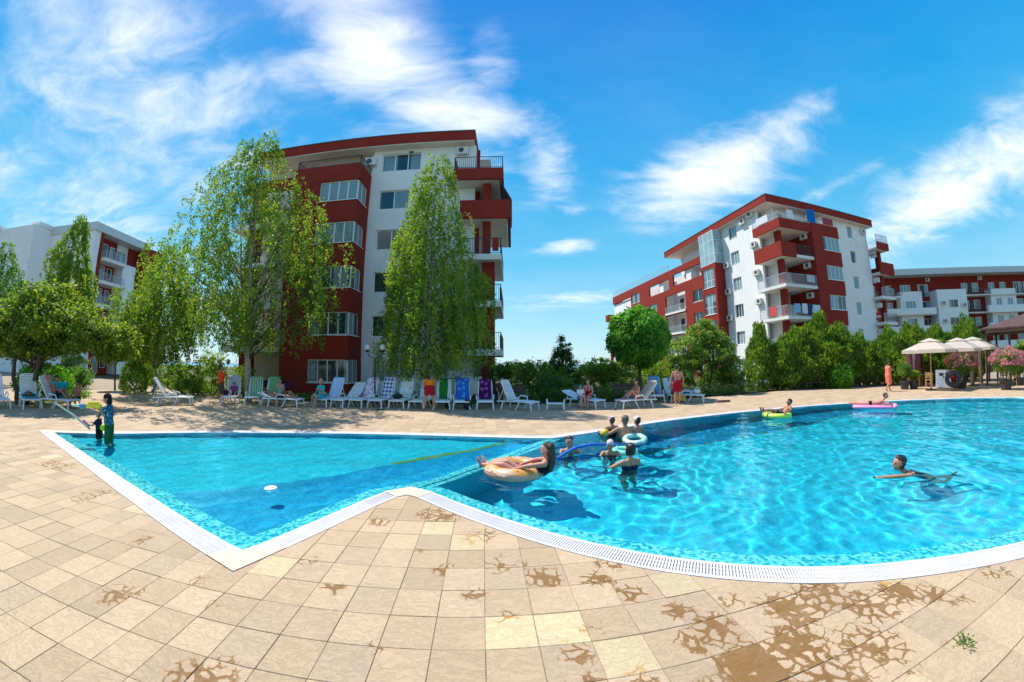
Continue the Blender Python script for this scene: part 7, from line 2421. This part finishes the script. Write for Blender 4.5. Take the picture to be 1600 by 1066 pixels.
# sunbathers
LIE = pose(pelvis=(0, -.02, .10), belly=(0, -.20, .11), chest=(0, -.38, .14), neck=(0, -.56, .20), head=(0, -.68, .27), look=(0, .55, .85), up=(0, -.85, .5), shL=(-.175, -.52, .16), shR=(.175, -.52, .16), elL=(-.27, -.28, .10), wrL=(-.24, -.02, .12), elR=(.27, -.28, .10), wrR=(.24, -.02, .12),
            hipL=(-.09, 0, .10), hipR=(.09, 0, .10), knL=(-.12, .40, .30), knR=(.11, .42, .12), anL=(-.11, .70, .07), anR=(.12, .84, .08), toeL=(-.11, .83, .04), toeR=(.14, .90, .20))
x, y = seat_pt(7, 1.05)
person('person with bare tanned legs lying on the flat lounger beneath the red wall', LIE, (x, y, .36), -95 + 180, 1.0, 'brown', 'dark', 'short', wear=(('shorts', F_brown, 'shorts'),))
SIT = pose(pelvis=(0, 0, .10), belly=(0, .0, .25), chest=(0, .02, .44), neck=(0, .03, .62), head=(0, .06, .785), shL=(-.175, .02, .57), shR=(.175, .02, .57), elL=(-.24, .10, .32), wrL=(-.15, .32, .22), elR=(.24, .10, .32), wrR=(.15, .32, .22), hipL=(-.09, .03, .08), hipR=(.09, .03, .08),
            knL=(-.13, .44, .14), knR=(.13, .44, .14), anL=(-.14, .46, -.28), anR=(.14, .46, -.28), toeL=(-.15, .60, -.34), toeR=(.15, .60, -.34), look=(0, 1, -.1))
x, y = seat_pt(8, .25, -.05)
person('person in a turquoise top with fair hair sitting on a lounger under the red wall', SIT, (x, y, .36), -160, .98, 'tan', 'fair', 'bob', wear=(('top', F_turq, 'shirt'), ('shorts', F_turq, 'shorts')), fem=True)
x, y = seat_pt(7, 1.55, .55)
person('person in a mint top reclining behind the one lying on the flat lounger', SIT, (x, y + .25, .36), 170, .95, 'tan', 'dark', 'bob', wear=(('top', F_mint, 'vest'), ('shorts', F_navy, 'briefs')), fem=True)
x, y = seat_pt(18, .75, .02)
person('person in a dark red swimsuit sitting on the flat lounger by the ball tree', SIT, (x, y, .36), -150, 1.0, 'red', 'dark', 'bun', wear=(('swimsuit', F_red, 'swimsuit'),), fem=True)
person('child in a teal cap sitting on a lounger beside the person in dark red', SIT, (x - .38, y - .12, .36), 170, .72, 'fair', 'brown', 'short', wear=(('shirt', F_white, 'shirt'), ('shorts', F_blue, 'shorts')), hat=(F_teal, 'cap'))
x, y = seat_pt(19, .95)
SITL = dict(SIT); SITL.update(knL=V3(-.11, .36, .42), anL=V3(-.11, .62, .07), toeL=V3(-.11, .76, .04), knR=V3(.11, .38, .36), anR=V3(.12, .68, .07), toeR=V3(.12, .82, .04), wrL=V3(-.12, .34, .42), wrR=V3(.12, .36, .40), elL=V3(-.25, .12, .36), elR=V3(.25, .12, .36), pelvis=V3(0, -.02, .10))
person('sunbather with bent knees sitting upright against the beige cushion', SITL, (x, y, .36), 78 + 180, .95, 'red', 'dark', 'short', wear=(('bikini', F_coral, 'top'), ('briefs', F_coral, 'briefs')), fem=True)
person('person sitting low by the turquoise cloth stand', SIT, (-17.0, 9.35, .28), 150, .85, 'brown', 'dark', 'short', wear=(('shorts', F_navy, 'shorts'),))
x, y = seat_pt(21, .8, .0)
person('person in a blue top on a lounger behind the man in red shorts', SITL, (x, y, .36), 188, .9, 'red', 'dark', 'short', wear=(('top', F_blue, 'vest'), ('briefs', F_blue, 'briefs')))
person('person in dark clothes seated on the dark bench in the shade behind the turned lounger', SIT, (-.5, 17.25, .44), 180, .98, 'tan', 'dark', 'short', wear=(('shirt', F_brown, 'shirt'), ('shorts', F_navy, 'shorts')))
x, y = seat_pt(2, 1.0)
person('person in navy shorts lying on the lounger with the pink towel', SITL, (x, y, .36), -110 + 180, .95, 'brown', 'dark', 'short', wear=(('shorts', F_navy, 'shorts'),))
x, y = seat_pt(4, .9, .1)
person('child in violet clothes sitting on the lounger with the pale grey towel', SIT, (x, y, .36), 150, .75, 'tan', 'dark', 'bob', wear=(('top', fabric('violet_cloth_top', (0.22, 0.06, 0.22)), 'shirt'), ('shorts', F_navy, 'shorts')))
